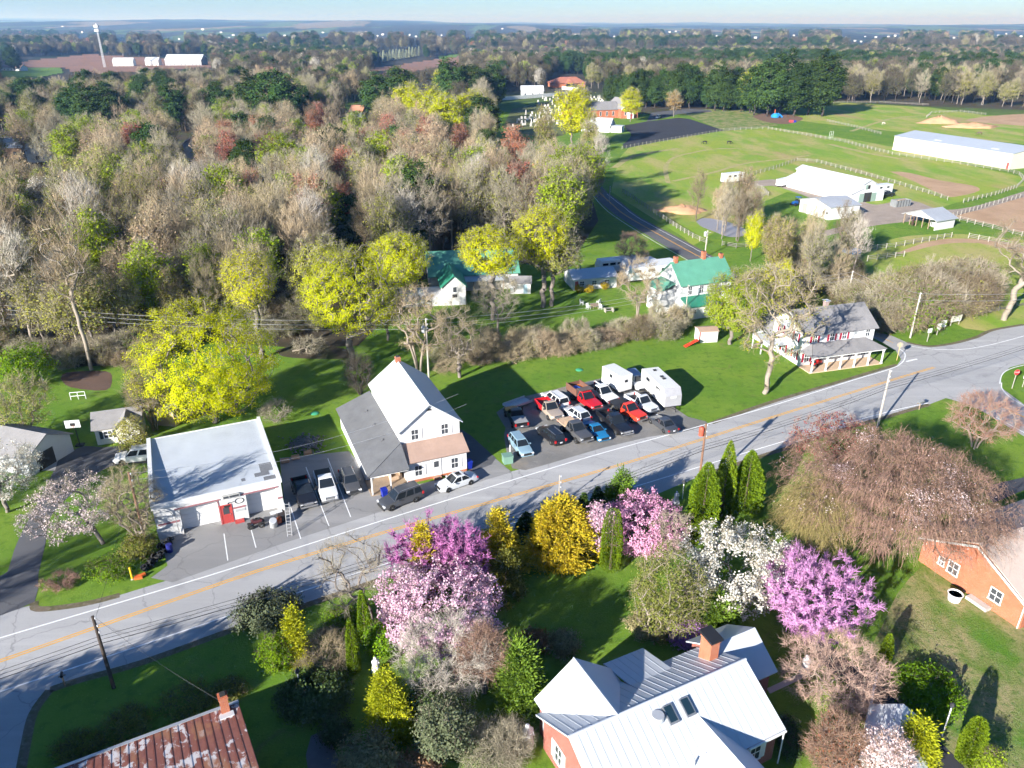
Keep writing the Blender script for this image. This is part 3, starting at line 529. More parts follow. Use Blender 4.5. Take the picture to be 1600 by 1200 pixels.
# front cross gable, skylights, vents
MB().ext([(7.2, 0), (11.0, 0), (11.0, 3.1), (9.1, 4.5), (7.2, 3.1)], 'y', -7.2, -3.0).build('porch_wall', m_brk, R)
MB().slab([(6.9, -7.5, 2.98), (9.1, -7.5, 4.62), (9.1, -1.9, 4.62), (6.9, -4.45, 2.98)][::-1], -.09).build('porch_roof', m_smooth, R)
MB().slab([(11.3, -7.5, 2.98), (11.3, -4.45, 2.98), (9.1, -1.9, 4.62), (9.1, -7.5, 4.62)][::-1], -.09).build('porch_roof', m_smooth, R)
sl_ = (HR - HE) / RUN; sa = math.atan(sl_)
for x, y in ((7.15, -1.15), (8.55, -1.15)):
    s = MB().box((x, y, HR + y * sl_ + .12), (.75, 1.25, .18), rx=sa).build('skylight', m_steel, R); MB().box((x, y, HR + y * sl_ + .21), (.58, 1.05, .04), rx=sa).build('pane', MGLASS('skylight_glass', (.012, .03, .045), .05), s)
MB().cyl((6.2, -1.0, HR - 1.0 * sl_ - .1), .42, .45, 16).build('roof_vent', m_gmet, R)
for x, y in ((7.0, -4.0), (8.0, -3.9)): MB().cyl((x, y, HR + y * sl_ - .1), .07, .6, 8).build('vent_pipe', m_trim, R)
for y, z in ((-2.2, 1.6), (1.9, 1.6)): win(R, .35, y, z, .85, 1.5, -math.pi / 2, m_trim)
for x in (12.5, 2.5, 5.2): win(R, x, -4.0, 1.6, .9, 1.4, 0, m_trim)
for y in (1.4, 3.9): win(R, .75, y, 1.6, .85, 1.4, -math.pi / 2, m_trim)
win(R, LEN - .3, -2.2, 1.6, .9, 1.4, math.pi / 2)
for x0, x1 in ((-.1, 6.85), (11.35, LEN)): MB().b2(x0, x1, -RUN - .14, -RUN - .02, HE - .16, HE - .02).build('gutter', m_trim, R)
MB().cyl((LEN - .2, -RUN - .08, 0), .05, HE - .16, 8).build('downpipe', m_trim, R)

# ---- the house with the rusty roof
_e = G(372, 1095, 3.2); _f = G(90, 1200, 3.2); o = Vector((_e.x, _e.y, 0)); ra = math.atan2(_e.y - _f.y, _e.x - _f.x); R = thing('rusty_roofed_house', 'house with rust-red peeling standing-seam roof and brick chimney', 'house', o, ra)
m, nt, b, _ = _nodes('rusty_roof_paint'); v = coords(nt, (1, .45, 1)); n1 = noise(nt, 1.1, 8, .7, v, .4); n2 = noise(nt, .35, 4, .5, v)
c = mixc(nt, ramp(nt, noise(nt, 2.5, 6, .7, v), [(.35, 0.0), (.7, 1.0)]), (.30, .105, .070), (.20, .065, .045)); f_ = nt.nodes.new('ShaderNodeMath'); f_.operation = 'ADD'; nt.links.new(n1, f_.inputs[0]); nt.links.new(n2, f_.inputs[1])
c = mixc(nt, ramp(nt, f_.outputs[0], [(.56, 0.0), (.585, 1.0)]) if False else ramp(nt, n1, [(.545, 0.0), (.575, 1.0)]), c, (.66, .60, .57)); c = mixc(nt, ramp(nt, noise(nt, .7, 6, .6, v), [(.56, 0.0), (.62, .7)]), c, (.36, .16, .075))
nt.links.new(c, b.inputs['Base Color']); b.inputs['Roughness'].default_value = .75; m_rust = m
MB().ext([(-21.2, 0), (-.5, 0), (-.5, 3.25), (-11.0, 6.3), (-21.2, 3.25)], 'x', -15.5, -.3).build('wall', m_brk, R)
seam_roof(R, [(0, 0, 3.2), (-16, 0, 3.2), (-16, -11, 6.45), (0, -11, 6.45)], m_rust, .52, seam=.034)
MB().slab([(-16, -21.8, 3.2), (0, -21.8, 3.2), (0, -11, 6.45), (-16, -11, 6.45)], .1).build('near_slope', m_rust, R)
MB().b2(-16.0, .02, .0, .16, 3.02, 3.16).build('gutter', m_gmet, R); MB().slab([(0.02, -.02, 3.26), (-16, -.02, 3.26), (-16, -.32, 3.36), (.02, -.32, 3.36)], -.02).build('eave_flashing', m_gmet, R)
chimney(R, -.95, -.75, 2.6, 5.0, .55, .6, m_brk2)
MB().box((-.95, -1.35, 3.64), (.95, .7, .05), rx=-math.atan(3.25 / 11)).build('flashing', m_trim, R)

# ---- orange brick house behind the weeping cherry
o = Vector((39.3, 60.0, 0)); ra = math.atan2(-.91, .41); R = thing('orange_brick_house', 'orange brick house with beige shingle roof behind the weeping cherry', 'house', o, ra)
gable(R, 0, 10.2, 0, 18, 2.85, 5.5, 'y', m_brk2, m_tan_s, .35)
win(R, 3.4, 0, 1.55, .95, 1.2); win(R, 7.6, 0, 1.6, 1.0, 1.15); win(R, 2.2, 0, 1.5, .5, .8)
MB().cyl((10.05, -.08, 0), .05, 2.7, 8).build('downpipe', m_trim, R)
MB().slab([(-.4, -.42, 2.62), (5.1, -.42, 5.36), (5.1, -.36, 5.36), (-.4, -.36, 2.62)], .2).build('barge_board', m_trim, R); MB().slab([(5.1, -.42, 5.36), (10.6, -.42, 2.62), (10.6, -.36, 2.62), (5.1, -.36, 5.36)], .2).build('barge_board', m_trim, R)
MB().b2(5.6, 7.6, -.75, -.05, 0, .3).build('window_well', m_conc, R)

# ---- small garage at the bottom right, left-hand outbuildings
o = G(1340, 1215); R = thing('garden_garage', 'small white-roofed garden garage under a blossoming tree beside the dark driveway', 'garage', o, rad(-30))
gable(R, 0, 3.6, 0, 4.8, 2.0, 3.0, 'y', m_wht2, m_smooth, .25); win(R, 0, 2.4, 1.2, .7, .8, -math.pi / 2)
MB().b2(-.2, -.05, 4.6, 9.2, 0, 1.5).build('garden_wall', m_trim, R)
o, a, w = fr((153, 696), (193, 690)); R = thing('garden_cottage', 'small cream cottage with grey roof and dark shutters beside the driveway', 'cottage', o, a); m_cream = M('cream_siding', (.74, .70, .60), .7, .05)
gable(R, 0, 5.2, 0, 3.6, 2.3, 3.6, 'x', m_cream, m_shd, .3); m_dksh = M('dark_green_shutter', (.04, .06, .055), .6)
win(R, 1.4, 0, 1.3, .9, .9, shut=m_dksh); gable(R, 2.4, 5.0, -.5, 1.5, 2.3, 3.5, 'y', m_cream, m_shd, .25, wall='porch_gable', roof='porch_roof')
MB().cyl((3.7, -.52, 2.75), .2, .04, 14, axis='y').build('gable_vent', m_dksh, R)
o = G(62, 737); R = thing('grey_garage', 'grey shingled garage with open door half hidden by white blossom', 'garage', o, rad(72))
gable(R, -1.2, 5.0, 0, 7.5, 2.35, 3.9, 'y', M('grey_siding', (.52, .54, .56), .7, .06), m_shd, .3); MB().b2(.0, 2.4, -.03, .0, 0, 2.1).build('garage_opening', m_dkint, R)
o = G(236, 664); R = thing('tan_shed', 'tan shed with white window among bare trees behind the garage', 'shed', o, rad(-8)); gable(R, 0, 3.4, 0, 3.2, 2.2, 3.3, 'x', M('tan_siding', (.52, .36, .25), .8), m_shd, .2); win(R, 1.2, 0, 1.3, .8, .8)

# ---- farm with green roofs
o = G(1061, 493); R = thing('green_roofed_farmhouse', 'white farmhouse with green metal roof and brick chimneys behind the brush', 'house', o, rad(22))
gable(R, 0, 10.5, 0, 7, 5.7, 8.7, 'x', m_wht, m_grn2, .4)
for x in (1.8, 4.2, 7.4): win(R, x, 0, 4.4, .8, 1.4)
for y, z in ((1.8, 4.4), (5.0, 4.4), (2.0, 1.5), (5, 1.5)): win(R, 0, y, z, .75, 1.3, -math.pi / 2)
MB().b2(.0, 6.4, -2.6, -.01, 0, 2.3).build('lean_to_wall', m_wht, R); shed_roof(R, [(-.2, -2.85, 2.25), (6.6, -2.85, 2.25), (6.6, 0, 3.3), (-.2, 0, 3.3)], .1, m_grn, 'lean_to_roof')
for x in (1.3, 3.6): win(R, x, -2.6, 1.4, .6, .7)
MB().b2(-2.8, -.01, 2.0, 6.5, 0, 4.2).build('side_wing', m_wht, R); shed_roof(R, [(-3.0, 6.7, 4.15), (-3.0, 1.8, 4.15), (0, 1.8, 5.3), (0, 6.7, 5.3)], .1, m_grn2, 'side_roof'); win(R, -2.8, 3.4, 2.9, .6, .9, -math.pi / 2); win(R, -2.8, 5.2, 1.3, .6, .9, -math.pi / 2)
chimney(R, .6, 3.5, 8.0, 9.8, .6, .6, m_brk2); chimney(R, 6.5, 3.6, 8.2, 10.1, .65, .65, m_brk2); chimney(R, 10.1, 3.4, 8.0, 9.4, .6, .6, m_brk2)
o, a, w = fr((692, 478), (727, 476)); R = thing('green_roofed_barn', 'weathered white barn with dark green roof and low white lean-to', 'barn', o, a); m_wb = M('peeling_white_boards', (.50, .49, .47), .85, .35, 3)
gable(R, 0, 4.3, 0, 8, 3.7, 5.6, 'y', m_wb, m_grn, .35); win(R, 2.3, 0, 3.0, .7, 1.0, bars=False); MB().b2(1.8, 2.7, -.03, 0, 1.5, 2.1).build('opening', m_dkint, R); door(R, 3.7, 0, .7, 1.9, 0, m_trim, False)
gable(R, -1.6, 15.5, 8.0, 17, 3.4, 6.8, 'x', m_wb, m_grn2, .4, wall='barn_wall', roof='barn_roof')
MB().ext([(.2, 0), (4.2, 0), (4.2, 2.2), (.2, 1.3)], 'x', -7.5, -.02).build('lean_to', m_wb, R); shed_roof(R, [(-7.7, .0, 1.3), (.0, .0, 1.3), (.0, 4.4, 2.32), (-7.7, 4.4, 2.32)], .08, M('dull_white_sheet_roof', (.60, .60, .60), .6, .25, 1), 'lean_to_roof')
shed_roof(R, [(4.4, 5.6, 2.5), (12.5, 5.6, 2.5), (12.5, 8.0, 3.0), (4.4, 8.0, 3.0)], .08, m_gmet, 'canopy_roof')
for x in (6.5, 9.5, 12.2): MB().b2(x - .08, x + .08, 5.7, 5.86, 0, 2.5).build('canopy_post', m_wood2, R)
o, a, w = fr((797, 459), (829, 459)); R = thing('low_shed', 'small white shed with grey roof beside the swing tree', 'shed', o, a); gable(R, 0, w, 0, 3.5, 2.1, 2.9, 'x', m_wht2, m_shd, .25); door(R, w * .75, 0, .8, 1.8, 0, M('pale_blue_door', (.3, .42, .5), .6), False)
o, a, w = fr((896, 454), (963, 449)); R = thing('low_white_cottage', 'low white cottage with grey roof and yellow bushes before it', 'cottage', o, a)
gable(R, 0, w, 0, 6.5, 2.2, 3.2, 'x', m_wht, m_metal, .3); [win(R, x, 0, 1.3, .9, .8) for x in (1.7, 4.2, 6.8)]; door(R, .6, 0, .7, 1.8, 0, m_redd, False); MB().cyl((2.2, 3, 3.0), .09, 1.1, 8).build('stove_pipe', m_blkp, R)
o = G(1092, 536); R = thing('utility_shed', 'white metal shed with brown roof and red corner behind the lawn', 'shed', o, rad(8)); gable(R, 0, 3.1, 0, 2.2, 1.9, 2.2, 'x', m_wht2, M('brown_sheet_roof', (.36, .25, .19), .8), .12); MB().b2(-.03, .12, -.04, .04, 0, 1.9).build('corner_post', m_redd, R); MB().b2(1.0, 1.06, -.05, 0, 0, 1.85).build('door_edge', m_steel, R)

# ---- stables and arena
o, a, w = fr((1226, 291), (1328, 318)); dp = (G(1371, 311) - G(1328, 318)).length; R = thing('long_stable', 'long white stable with raised centre roof and green end doors', 'stable', o, a)
a3 = dp * .32; MB().b2(0, w, 0, dp, 0, 2.6).ext([(0, 2.6), (dp, 2.6), (dp - a3, 3.9), (a3, 3.9)], 'x', 0, w).build('wall', m_wht, R)
shed_roof(R, [(-.3, -.4, 2.5), (w + .3, -.4, 2.5), (w + .3, a3, 3.95), (-.3, a3, 3.95)], .12, m_metal, 'side_roof'); shed_roof(R, [(w + .3, dp + .4, 2.5), (-.3, dp + .4, 2.5), (-.3, dp - a3, 3.95), (w + .3, dp - a3, 3.95)], .12, m_metal, 'side_roof')
gable(R, -.02, w + .02, a3, dp - a3, 5.2, 6.2, 'x', m_wht, m_metal, .35, roof='centre_roof', wall='centre_wall', z0=3.5)
for i in range(9): MB().b2(-.22, .22, -.05, .0, 1.4, 1.9).build('stall_window', M('dim_glass', (.2, .21, .22), .3), R, loc=(2.5 + i * (w - 5) / 8, 0, 0))
for i in range(6): MB().slab([(-1.2, .3, 2.83), (1.2, .3, 2.83), (1.2, .9, 3.06), (-1.2, .9, 3.06)], -.02).build('roof_light', M('dull_skylight', (.50, .52, .53), .5), R, loc=(3 + i * (w - 6) / 5, .6, .33))
dm = dp / 2
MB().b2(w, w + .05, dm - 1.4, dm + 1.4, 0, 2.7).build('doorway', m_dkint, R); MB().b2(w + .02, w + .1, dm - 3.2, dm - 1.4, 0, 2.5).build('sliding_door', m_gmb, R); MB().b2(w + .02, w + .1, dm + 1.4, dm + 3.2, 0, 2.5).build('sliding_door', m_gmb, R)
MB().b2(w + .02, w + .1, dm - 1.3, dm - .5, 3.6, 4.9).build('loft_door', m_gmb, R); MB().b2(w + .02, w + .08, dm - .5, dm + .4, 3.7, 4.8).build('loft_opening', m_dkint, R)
o, a, w = fr((1248, 330), (1294, 344)); dp = (G(1336, 338) - G(1294, 344)).length; R = thing('open_barn', 'white pole barn with grey skylight strips in its roof', 'barn', o, a)
gable(R, 0, w, 0, dp, 3.3, 4.6, 'y', m_wht, m_gmet, .35)
for i in range(3): MB().slab([(-.1, 2 + i * 3.4, 3.48), (w / 2 - .2, 2 + i * 3.4, 4.72), (w / 2 - .2, 3.2 + i * 3.4, 4.72), (-.1, 3.2 + i * 3.4, 3.48)][::-1], -.03).build('roof_light', M('dark_roof_strip', (.24, .25, .26), .6), R)
MB().b2(1.2, 3.0, -.05, 0, 0, 2.6).build('barn_door', M('grey_board_door', (.30, .29, .27), .8), R)
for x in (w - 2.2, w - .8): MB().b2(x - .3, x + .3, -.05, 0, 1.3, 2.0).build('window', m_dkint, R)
o, a, w = fr((1407, 349), (1456, 361)); dp = (G(1477, 353) - G(1456, 361)).length; R = thing('horse_shelter', 'open-fronted horse shelter with grey metal roof on timber posts', 'shelter', o, a)
gable(R, 0, w, .8, max(dp, 5), 2.5, 4.2, 'y', m_wht, m_gmet, .5, walls=False); DP = max(dp, 5)
MB().b2(w * .25, w, DP - .1, DP, 0, 2.5).b2(w - .1, w, .8, DP - .1, 0, 2.5).ext([(.2, 2.5), (w - .1, 2.5), (w / 2, 4.1)], 'y', .82, .9).b2(w * .6, w - .1, DP / 2, DP / 2 + .1, 0, 2.2).build('wall', m_wht2, R)
for i in range(6): MB().b2(-.09, .09, -.09, .09, 0, 2.5).build('post', m_wood2, R, loc=(.1 + i * (w - .2) / 5, .95, 0))
o, a, w = fr((1394, 234), (1577, 265)); R = thing('riding_arena', 'huge cream riding arena with low blue-grey metal roof', 'arena', o, a); m_ar = M('cream_metal_wall', (.60, .56, .45), .6, .06, .4)
gable(R, 0, w, 0, 22, 5.4, 7.0, 'x', m_ar, M('blue_grey_roof', (.40, .43, .47), .45, .06, .3), .3); MB().b2(w - 1.4, w - .6, -.06, 0, 0, 2.3).build('door', m_redd, R)
for x in (w * .33, w * .8): MB().slab([(x, 2, 5.7), (x + 3, 2, 5.7), (x + 3, 5, 5.92), (x, 5, 5.92)], -.2).build('roof_light', m_trim, R)
MB().b2(-5, -.02, 6, 14, 0, 3.4).build('annex', m_wht, R); MB().b2(-5.2, -.02, 5.8, 14.2, 3.4, 3.6).build('annex_roof', m_metal, R)

# ---- church and churchyard
o, a, w = fr((893, 187), (968, 184)); R = thing('brick_church', 'long red brick church with grey roof and white gable front', 'church', o, a)
gable(R, 0, w, 0, 14, 4.5, 8.0, 'x', m_brk2, m_shd, .4); gable(R, w - 1, w + 9, -4, 14.5, 5.2, 9.6, 'y', m_brk2, m_shd, .5, wall='nave_wall', roof='nave_roof')
for i in range(7): win(R, 2 + i * (w - 6) / 6, 0, 2.4, 1.0, 2.2, bars=False)
for x in (w + 1.5, w + 6.5): win(R, x, -4, 3, 1.0, 2.6, bars=False)
MB().slab([(w - 1.6, -4.6, 4.75), (w + 4, -4.6, 9.7), (w + 4, -4.55, 9.7), (w - 1.6, -4.55, 4.75)], .5).slab([(w + 4, -4.6, 9.7), (w + 9.6, -4.6, 4.75), (w + 9.6, -4.55, 4.75), (w + 4, -4.55, 9.7)], .5).build('barge_board', m_trim, R); MB().b2(w + 2.5, w + 5.5, -6, -4.02, 0, 3.2).build('porch', m_trim, R); MB().b2(w + 3.3, w + 4.7, -6.05, -6.0, 0, 2.4).build('door', m_redd, R)
o, a, w = fr((907, 205), (970, 208)); R = thing('white_hall', 'white church hall with broad pale roof beside the black car park', 'hall', o, a); gable(R, 0, w * .72, 0, 9, 3.0, 6.0, 'x', m_wht, m_metal, .4); MB().b2(w * .72, w, 1, 6, 0, 2.8).build('extension', m_wht, R); MB().b2(w * .72 + .01, w + .3, .7, 6.3, 2.8, 3.0).build('extension_roof', m_metal, R)
o, a, w = fr((864, 137), (914, 136)); R = thing('red_roofed_house', 'sprawling house with red hipped roof behind the churchyard', 'house', o, a)
MB().b2(0, w, 0, 14, 0, 3.2).build('wall', m_brk2, R); MB().add([(-1, -1, 3.2), (w + 1, -1, 3.2), (w + 1, 15, 3.2), (-1, 15, 3.2), (w * .3, 7, 7.6), (w * .8, 7, 7.6)], [(0, 1, 5, 4), (1, 2, 5), (2, 3, 4, 5), (3, 0, 4), (3, 2, 1, 0)]).build('roof', m_redroof, R)
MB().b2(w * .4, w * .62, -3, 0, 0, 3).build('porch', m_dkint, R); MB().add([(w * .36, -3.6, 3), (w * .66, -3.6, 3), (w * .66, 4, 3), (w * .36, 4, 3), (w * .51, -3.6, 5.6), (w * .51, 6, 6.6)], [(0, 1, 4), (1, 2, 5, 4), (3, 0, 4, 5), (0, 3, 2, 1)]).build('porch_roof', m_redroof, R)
R = thing('churchyard_wall', 'long white wall along the back of the churchyard', 'wall', (0, 0, 0)); P_ = [G(u, v) for u, v in ((785, 157), (860, 151), (904, 147), (903, 142), (878, 140))]
for p_, q_ in zip(P_, P_[1:]):
    t_ = q_ - p_; MB().box((p_ + q_) / 2 + Vector((0, 0, 1.2)), (t_.length, .25, 2.4), math.atan2(t_.y, t_.x)).build('wall_panel', m_trim, R)
# ---- scattered houses in and beyond the woods
def GT(u, v):
    z = 0.0
    for _ in range(8): p = G(u, v, z); z = float(ter(p.x, p.y))
    p.z = z; return p
def simple_house(name, label, px, wpx, hgt, ang, wm, rm, dp=8, cat='house', rise=.3, z0=None):
    o = GT(*px); w = wpx * DEP(o) / F; R = thing(name, label, cat, o, ang)
    gable(R, -w / 2, w / 2, 0, dp, hgt, hgt + dp * rise, 'x', wm, rm, .5)
    k = max(1, int(w / 5))
    for i in range(k): MB().b2(-.6, .6, -.06, 0, 1.0, 2.3).build('window', m_gls, R, loc=(-w / 2 + w * (i + .5) / k, 0, 0))
    return R
simple_house('tan_house', 'tan house with pale roof at the edge of the woods, cut by the frame', (14, 247), 42, 4, rad(10), M('tan_wall', (.48, .30, .18), .8), m_metal, 9)
simple_house('white_bungalow', 'white bungalow with pale grey roof among bare trees', (78, 253), 62, 3.4, rad(14), m_wht, M('pale_grey_roof', (.42, .46, .48), .6), 10)
simple_house('white_gabled_house', 'white gabled house glimpsed behind a red-budding tree', (290, 250), 18, 6, rad(-70), m_wht, m_shd, 7)
simple_house('brown_roofed_house', 'low house with brown roof beside dark pines', (494, 205), 42, 3.2, rad(5), M('pink_brick', (.45, .28, .24), .85), m_shb, 9)
simple_house('tall_white_house', 'tall white house with brown roof beside the dark pines', (557, 192), 20, 5.6, rad(-12), m_wht, M('rust_roof', (.42, .20, .12), .8), 9)
simple_house('grey_barn', 'long grey-roofed barn half hidden behind pines', (668, 168), 40, 4, rad(-18), m_wb, M('silver_roof', (.42, .42, .44), .6), 10, 'barn')
simple_house('white_farmhouse', 'white house hidden behind yellow flowering trees', (720, 216), 18, 6, rad(8), m_wht, m_shd, 8)
simple_house('white_storehouse', 'white storehouse with pale roof behind the churchyard wall', (832, 151), 34, 4, rad(3), m_wht, m_metal, 10, 'storehouse')
simple_house('machine_shed', 'white machine shed with dark open bays at the foot of the mast', (193, 104), 30, 7, rad(8), m_wht, m_metal, 14, 'barn')
simple_house('long_grey_barn', 'long barn with white roof on the field horizon', (287, 103), 58, 8, rad(-3), M('grey_cladding', (.33, .33, .34), .7), m_metal, 22, 'barn')
simple_house('small_white_barn', 'small white barn behind a bare tree near the mast', (238, 103), 20, 7, rad(4), m_wht, m_metal, 14, 'barn')
simple_house('hilltop_house', 'white house with brown roof by the green field, cut by the frame', (16, 111), 42, 4, rad(-15), m_wht, m_shb, 10)
rh = random.Random(9)
FARH = [(262, 60), (280, 62), (318, 54), (346, 56), (358, 59), (365, 58), (470, 47), (486, 47), (530, 46), (548, 46), (590, 57), (598, 56), (640, 56), (622, 47), (650, 58), (1046, 51), (1056, 50), (1322, 59), (1336, 65), (1352, 58), (1368, 59), (1388, 58), (1398, 57), (1560, 57), (1572, 54), (1345, 66), (805, 49), (830, 49), (1595, 58), (785, 51), (340, 47), (100, 52), (130, 58), (190, 62), (410, 60), (445, 58), (505, 56), (690, 56), (735, 60), (900, 55), (960, 58), (1120, 57), (1180, 60), (1240, 56), (1490, 60)]
for i, (u, v) in enumerate(FARH):
    o = GT(u, v + 1.5); s_ = DEP(o) / F; R = thing('distant_house', 'pale house, a speck in the hazy distance', 'house', o + Vector((0, 0, s_ * 1.5)), rh.uniform(-.6, .6), 'pale houses far off towards the horizon')
    s_ *= rh.uniform(.35, .6); wd = s_ * rh.uniform(4, 8); MB().ext([(0, 0), (s_ * 3, 0), (s_ * 3, s_ * 2.6), (s_ * 1.5, s_ * 3.6), (0, s_ * 2.6)], 'x', -wd / 2, wd / 2).build('wall', m_trim, R); MB().ext([(-.5, s_ * 2.5), (s_ * 1.5, s_ * 3.7), (s_ * 3.2, s_ * 2.5), (s_ * 1.5, s_ * 4.1)], 'x', -wd / 2 - 1, wd / 2 + 1).build('roof', rh.choice([m_metal, m_shd, m_metal]), R)
# ================================================================ vehicles
m_tyre = M('tyre_rubber', (.018, .018, .018), .85, .15); m_rim = M('alloy_rim', (.48, .49, .50), .3, .08, metal=.8); m_chr = M('chrome', (.6, .6, .6), .2, .05, metal=.9)
m_lamp = M('headlamp_lens', (.72, .74, .76), .15, .05); m_tail = M('tail_lamp_lens', (.42, .012, .015), .2, .1); m_cgl = MGLASS('car_glass', (.015, .019, .024), .05); m_blkpl = M('black_plastic', (.022, .022, .023), .6, .15)
m_plate = M('licence_plate', (.65, .65, .68), .5, .05)
def paint(name, c): return M('car_paint_' + name, c, .32, .05, 3, spec=.5, coat=.6)
_wh = {}
def wheel(root, x, y, r=.33, w=.22):
    k = (round(r, 2), round(w, 2))
    if k not in _wh:
        t = MB().lathe([(r * .62, -w / 2), (r * .95, -w / 2), (r, -w * .3), (r, w * .3), (r * .95, w / 2), (r * .62, w / 2)], 20).mesh('tyre', m_tyre, 40)
        q = MB().cyl((0, 0, -w * .35), r * .64, w * .7, 18)
        for i in range(5):
            a = 2 * math.pi * i / 5; q.box((math.cos(a) * r * .33, math.sin(a) * r * .33, w * .42), (r * .6, r * .16, w * .16), a)
        q.cyl((0, 0, w * .38), r * .14, w * .16, 10)
        _wh[k] = (t, q.mesh('rim', m_rim))
    o = link('wheel', _wh[k][0], root, (x, y, r), rot=(math.pi / 2 * (-1 if y > 0 else 1), 0, 0)); link('rim', _wh[k][1], o)
    MB().cyl((x, y - (.5 * w if y > 0 else -.12), r + .03), r + .07, .5 * w - .12 + .12 if False else .10, 18, axis='y').build('wheel_arch', m_blkpl, root)
def body_ring(x, wb, zb, wm, zm, ws, zt, cr):
    return [(x, -wb, zb), (x, -wm, zm), (x, -ws, zt), (x, -ws * .55, zt + cr), (x, ws * .55, zt + cr), (x, ws, zt), (x, wm, zm), (x, wb, zb)]
def glassq(root, name, quad, off=.012, mat=None, inset=.08):
    q = [Vector(p) for p in quad]; c = sum(q, Vector()) / 4; n = (q[1] - q[0]).cross(q[3] - q[0]).normalized()
    if n.dot(Vector((c.x * .1, c.y, c.z - .9)) if abs(n.y) > .5 else Vector((c.x, 0, .2))) < 0 and False: n = -n
    q = [c + (p - c) * (1 - inset) + n * off for p in q]; return MB().slab(q, .03).build(name, mat or m_cgl, root)
def cabin(root, x0, x1, xr0, xr1, zb, zt, wb, wt, col, posts=(.5,), roofm=None, blind=()):
    """glasshouse: base x0 (rear) .. x1 (front), roof xr0 .. xr1"""
    B = [(x0, -wb, zb), (x1, -wb, zb), (x1, wb, zb), (x0, wb, zb)]; T = [(xr0, -wt, zt), (xr1, -wt, zt), (xr1, wt, zt), (xr0, wt, zt)]
    MB().hexa(B, T).build('cabin', col, root, smooth=20)
    e = .06; MB().hexa([(xr0 - .01, -wt - .01, zt), (xr1 + .01, -wt - .01, zt), (xr1 + .01, wt + .01, zt), (xr0 - .01, wt + .01, zt)], [(xr0 + e, -wt + e, zt + .055), (xr1 - e, -wt + e, zt + .055), (xr1 - e, wt - e, zt + .055), (xr0 + e, wt - e, zt + .055)]).build('roof', roofm or col, root)
    glassq(root, 'windscreen', [B[1], B[2], T[2], T[1]], inset=.09)
    if 'rear' not in blind: glassq(root, 'rear_window', [B[3], B[0], T[0], T[3]], inset=.12)
    cuts = [0.0] + list(posts) + [1.0]
    for sgn, (b0, b1, t0, t1) in ((1, (B[0], B[1], T[0], T[1])), (-1, (B[2], B[3], T[2], T[3]))):
        b0, b1, t0, t1 = map(Vector, (b0, b1, t0, t1)); cs = cuts if sgn == 1 else [1 - c for c in cuts[::-1]]
        for c0, c1 in zip(cs, cs[1:]):
            q = [b0.lerp(b1, c0), b0.lerp(b1, c1), t0.lerp(t1, c1), t0.lerp(t1, c0)]; glassq(root, 'side_window', q, inset=.16)
def lights(root, L, Wd, zf, zr, tall=.18, wide=.36, xf=None, xr=None, plate=True):
    xf = L / 2 if xf is None else xf; xr = -L / 2 if xr is None else xr
    for s in (-1, 1):
        MB().box((xf - .10, s * (Wd / 2 - .27), zf), (.18, wide, .16)).build('headlight', m_lamp, root)
        MB().box((xr + .06, s * (Wd / 2 - .16), zr), (.16, .22, tall)).build('taillight', m_tail, root)
    if plate: MB().box((xr - .045, 0, .62), (.03, .34, .17)).build('licence_plate', m_plate, root)
def place(f, r, label, cat, name):
    a, b_ = G(*f), G(*r); d = a - b_; return thing(name, label, cat, (a + b_) / 2, math.atan2(d.y, d.x))
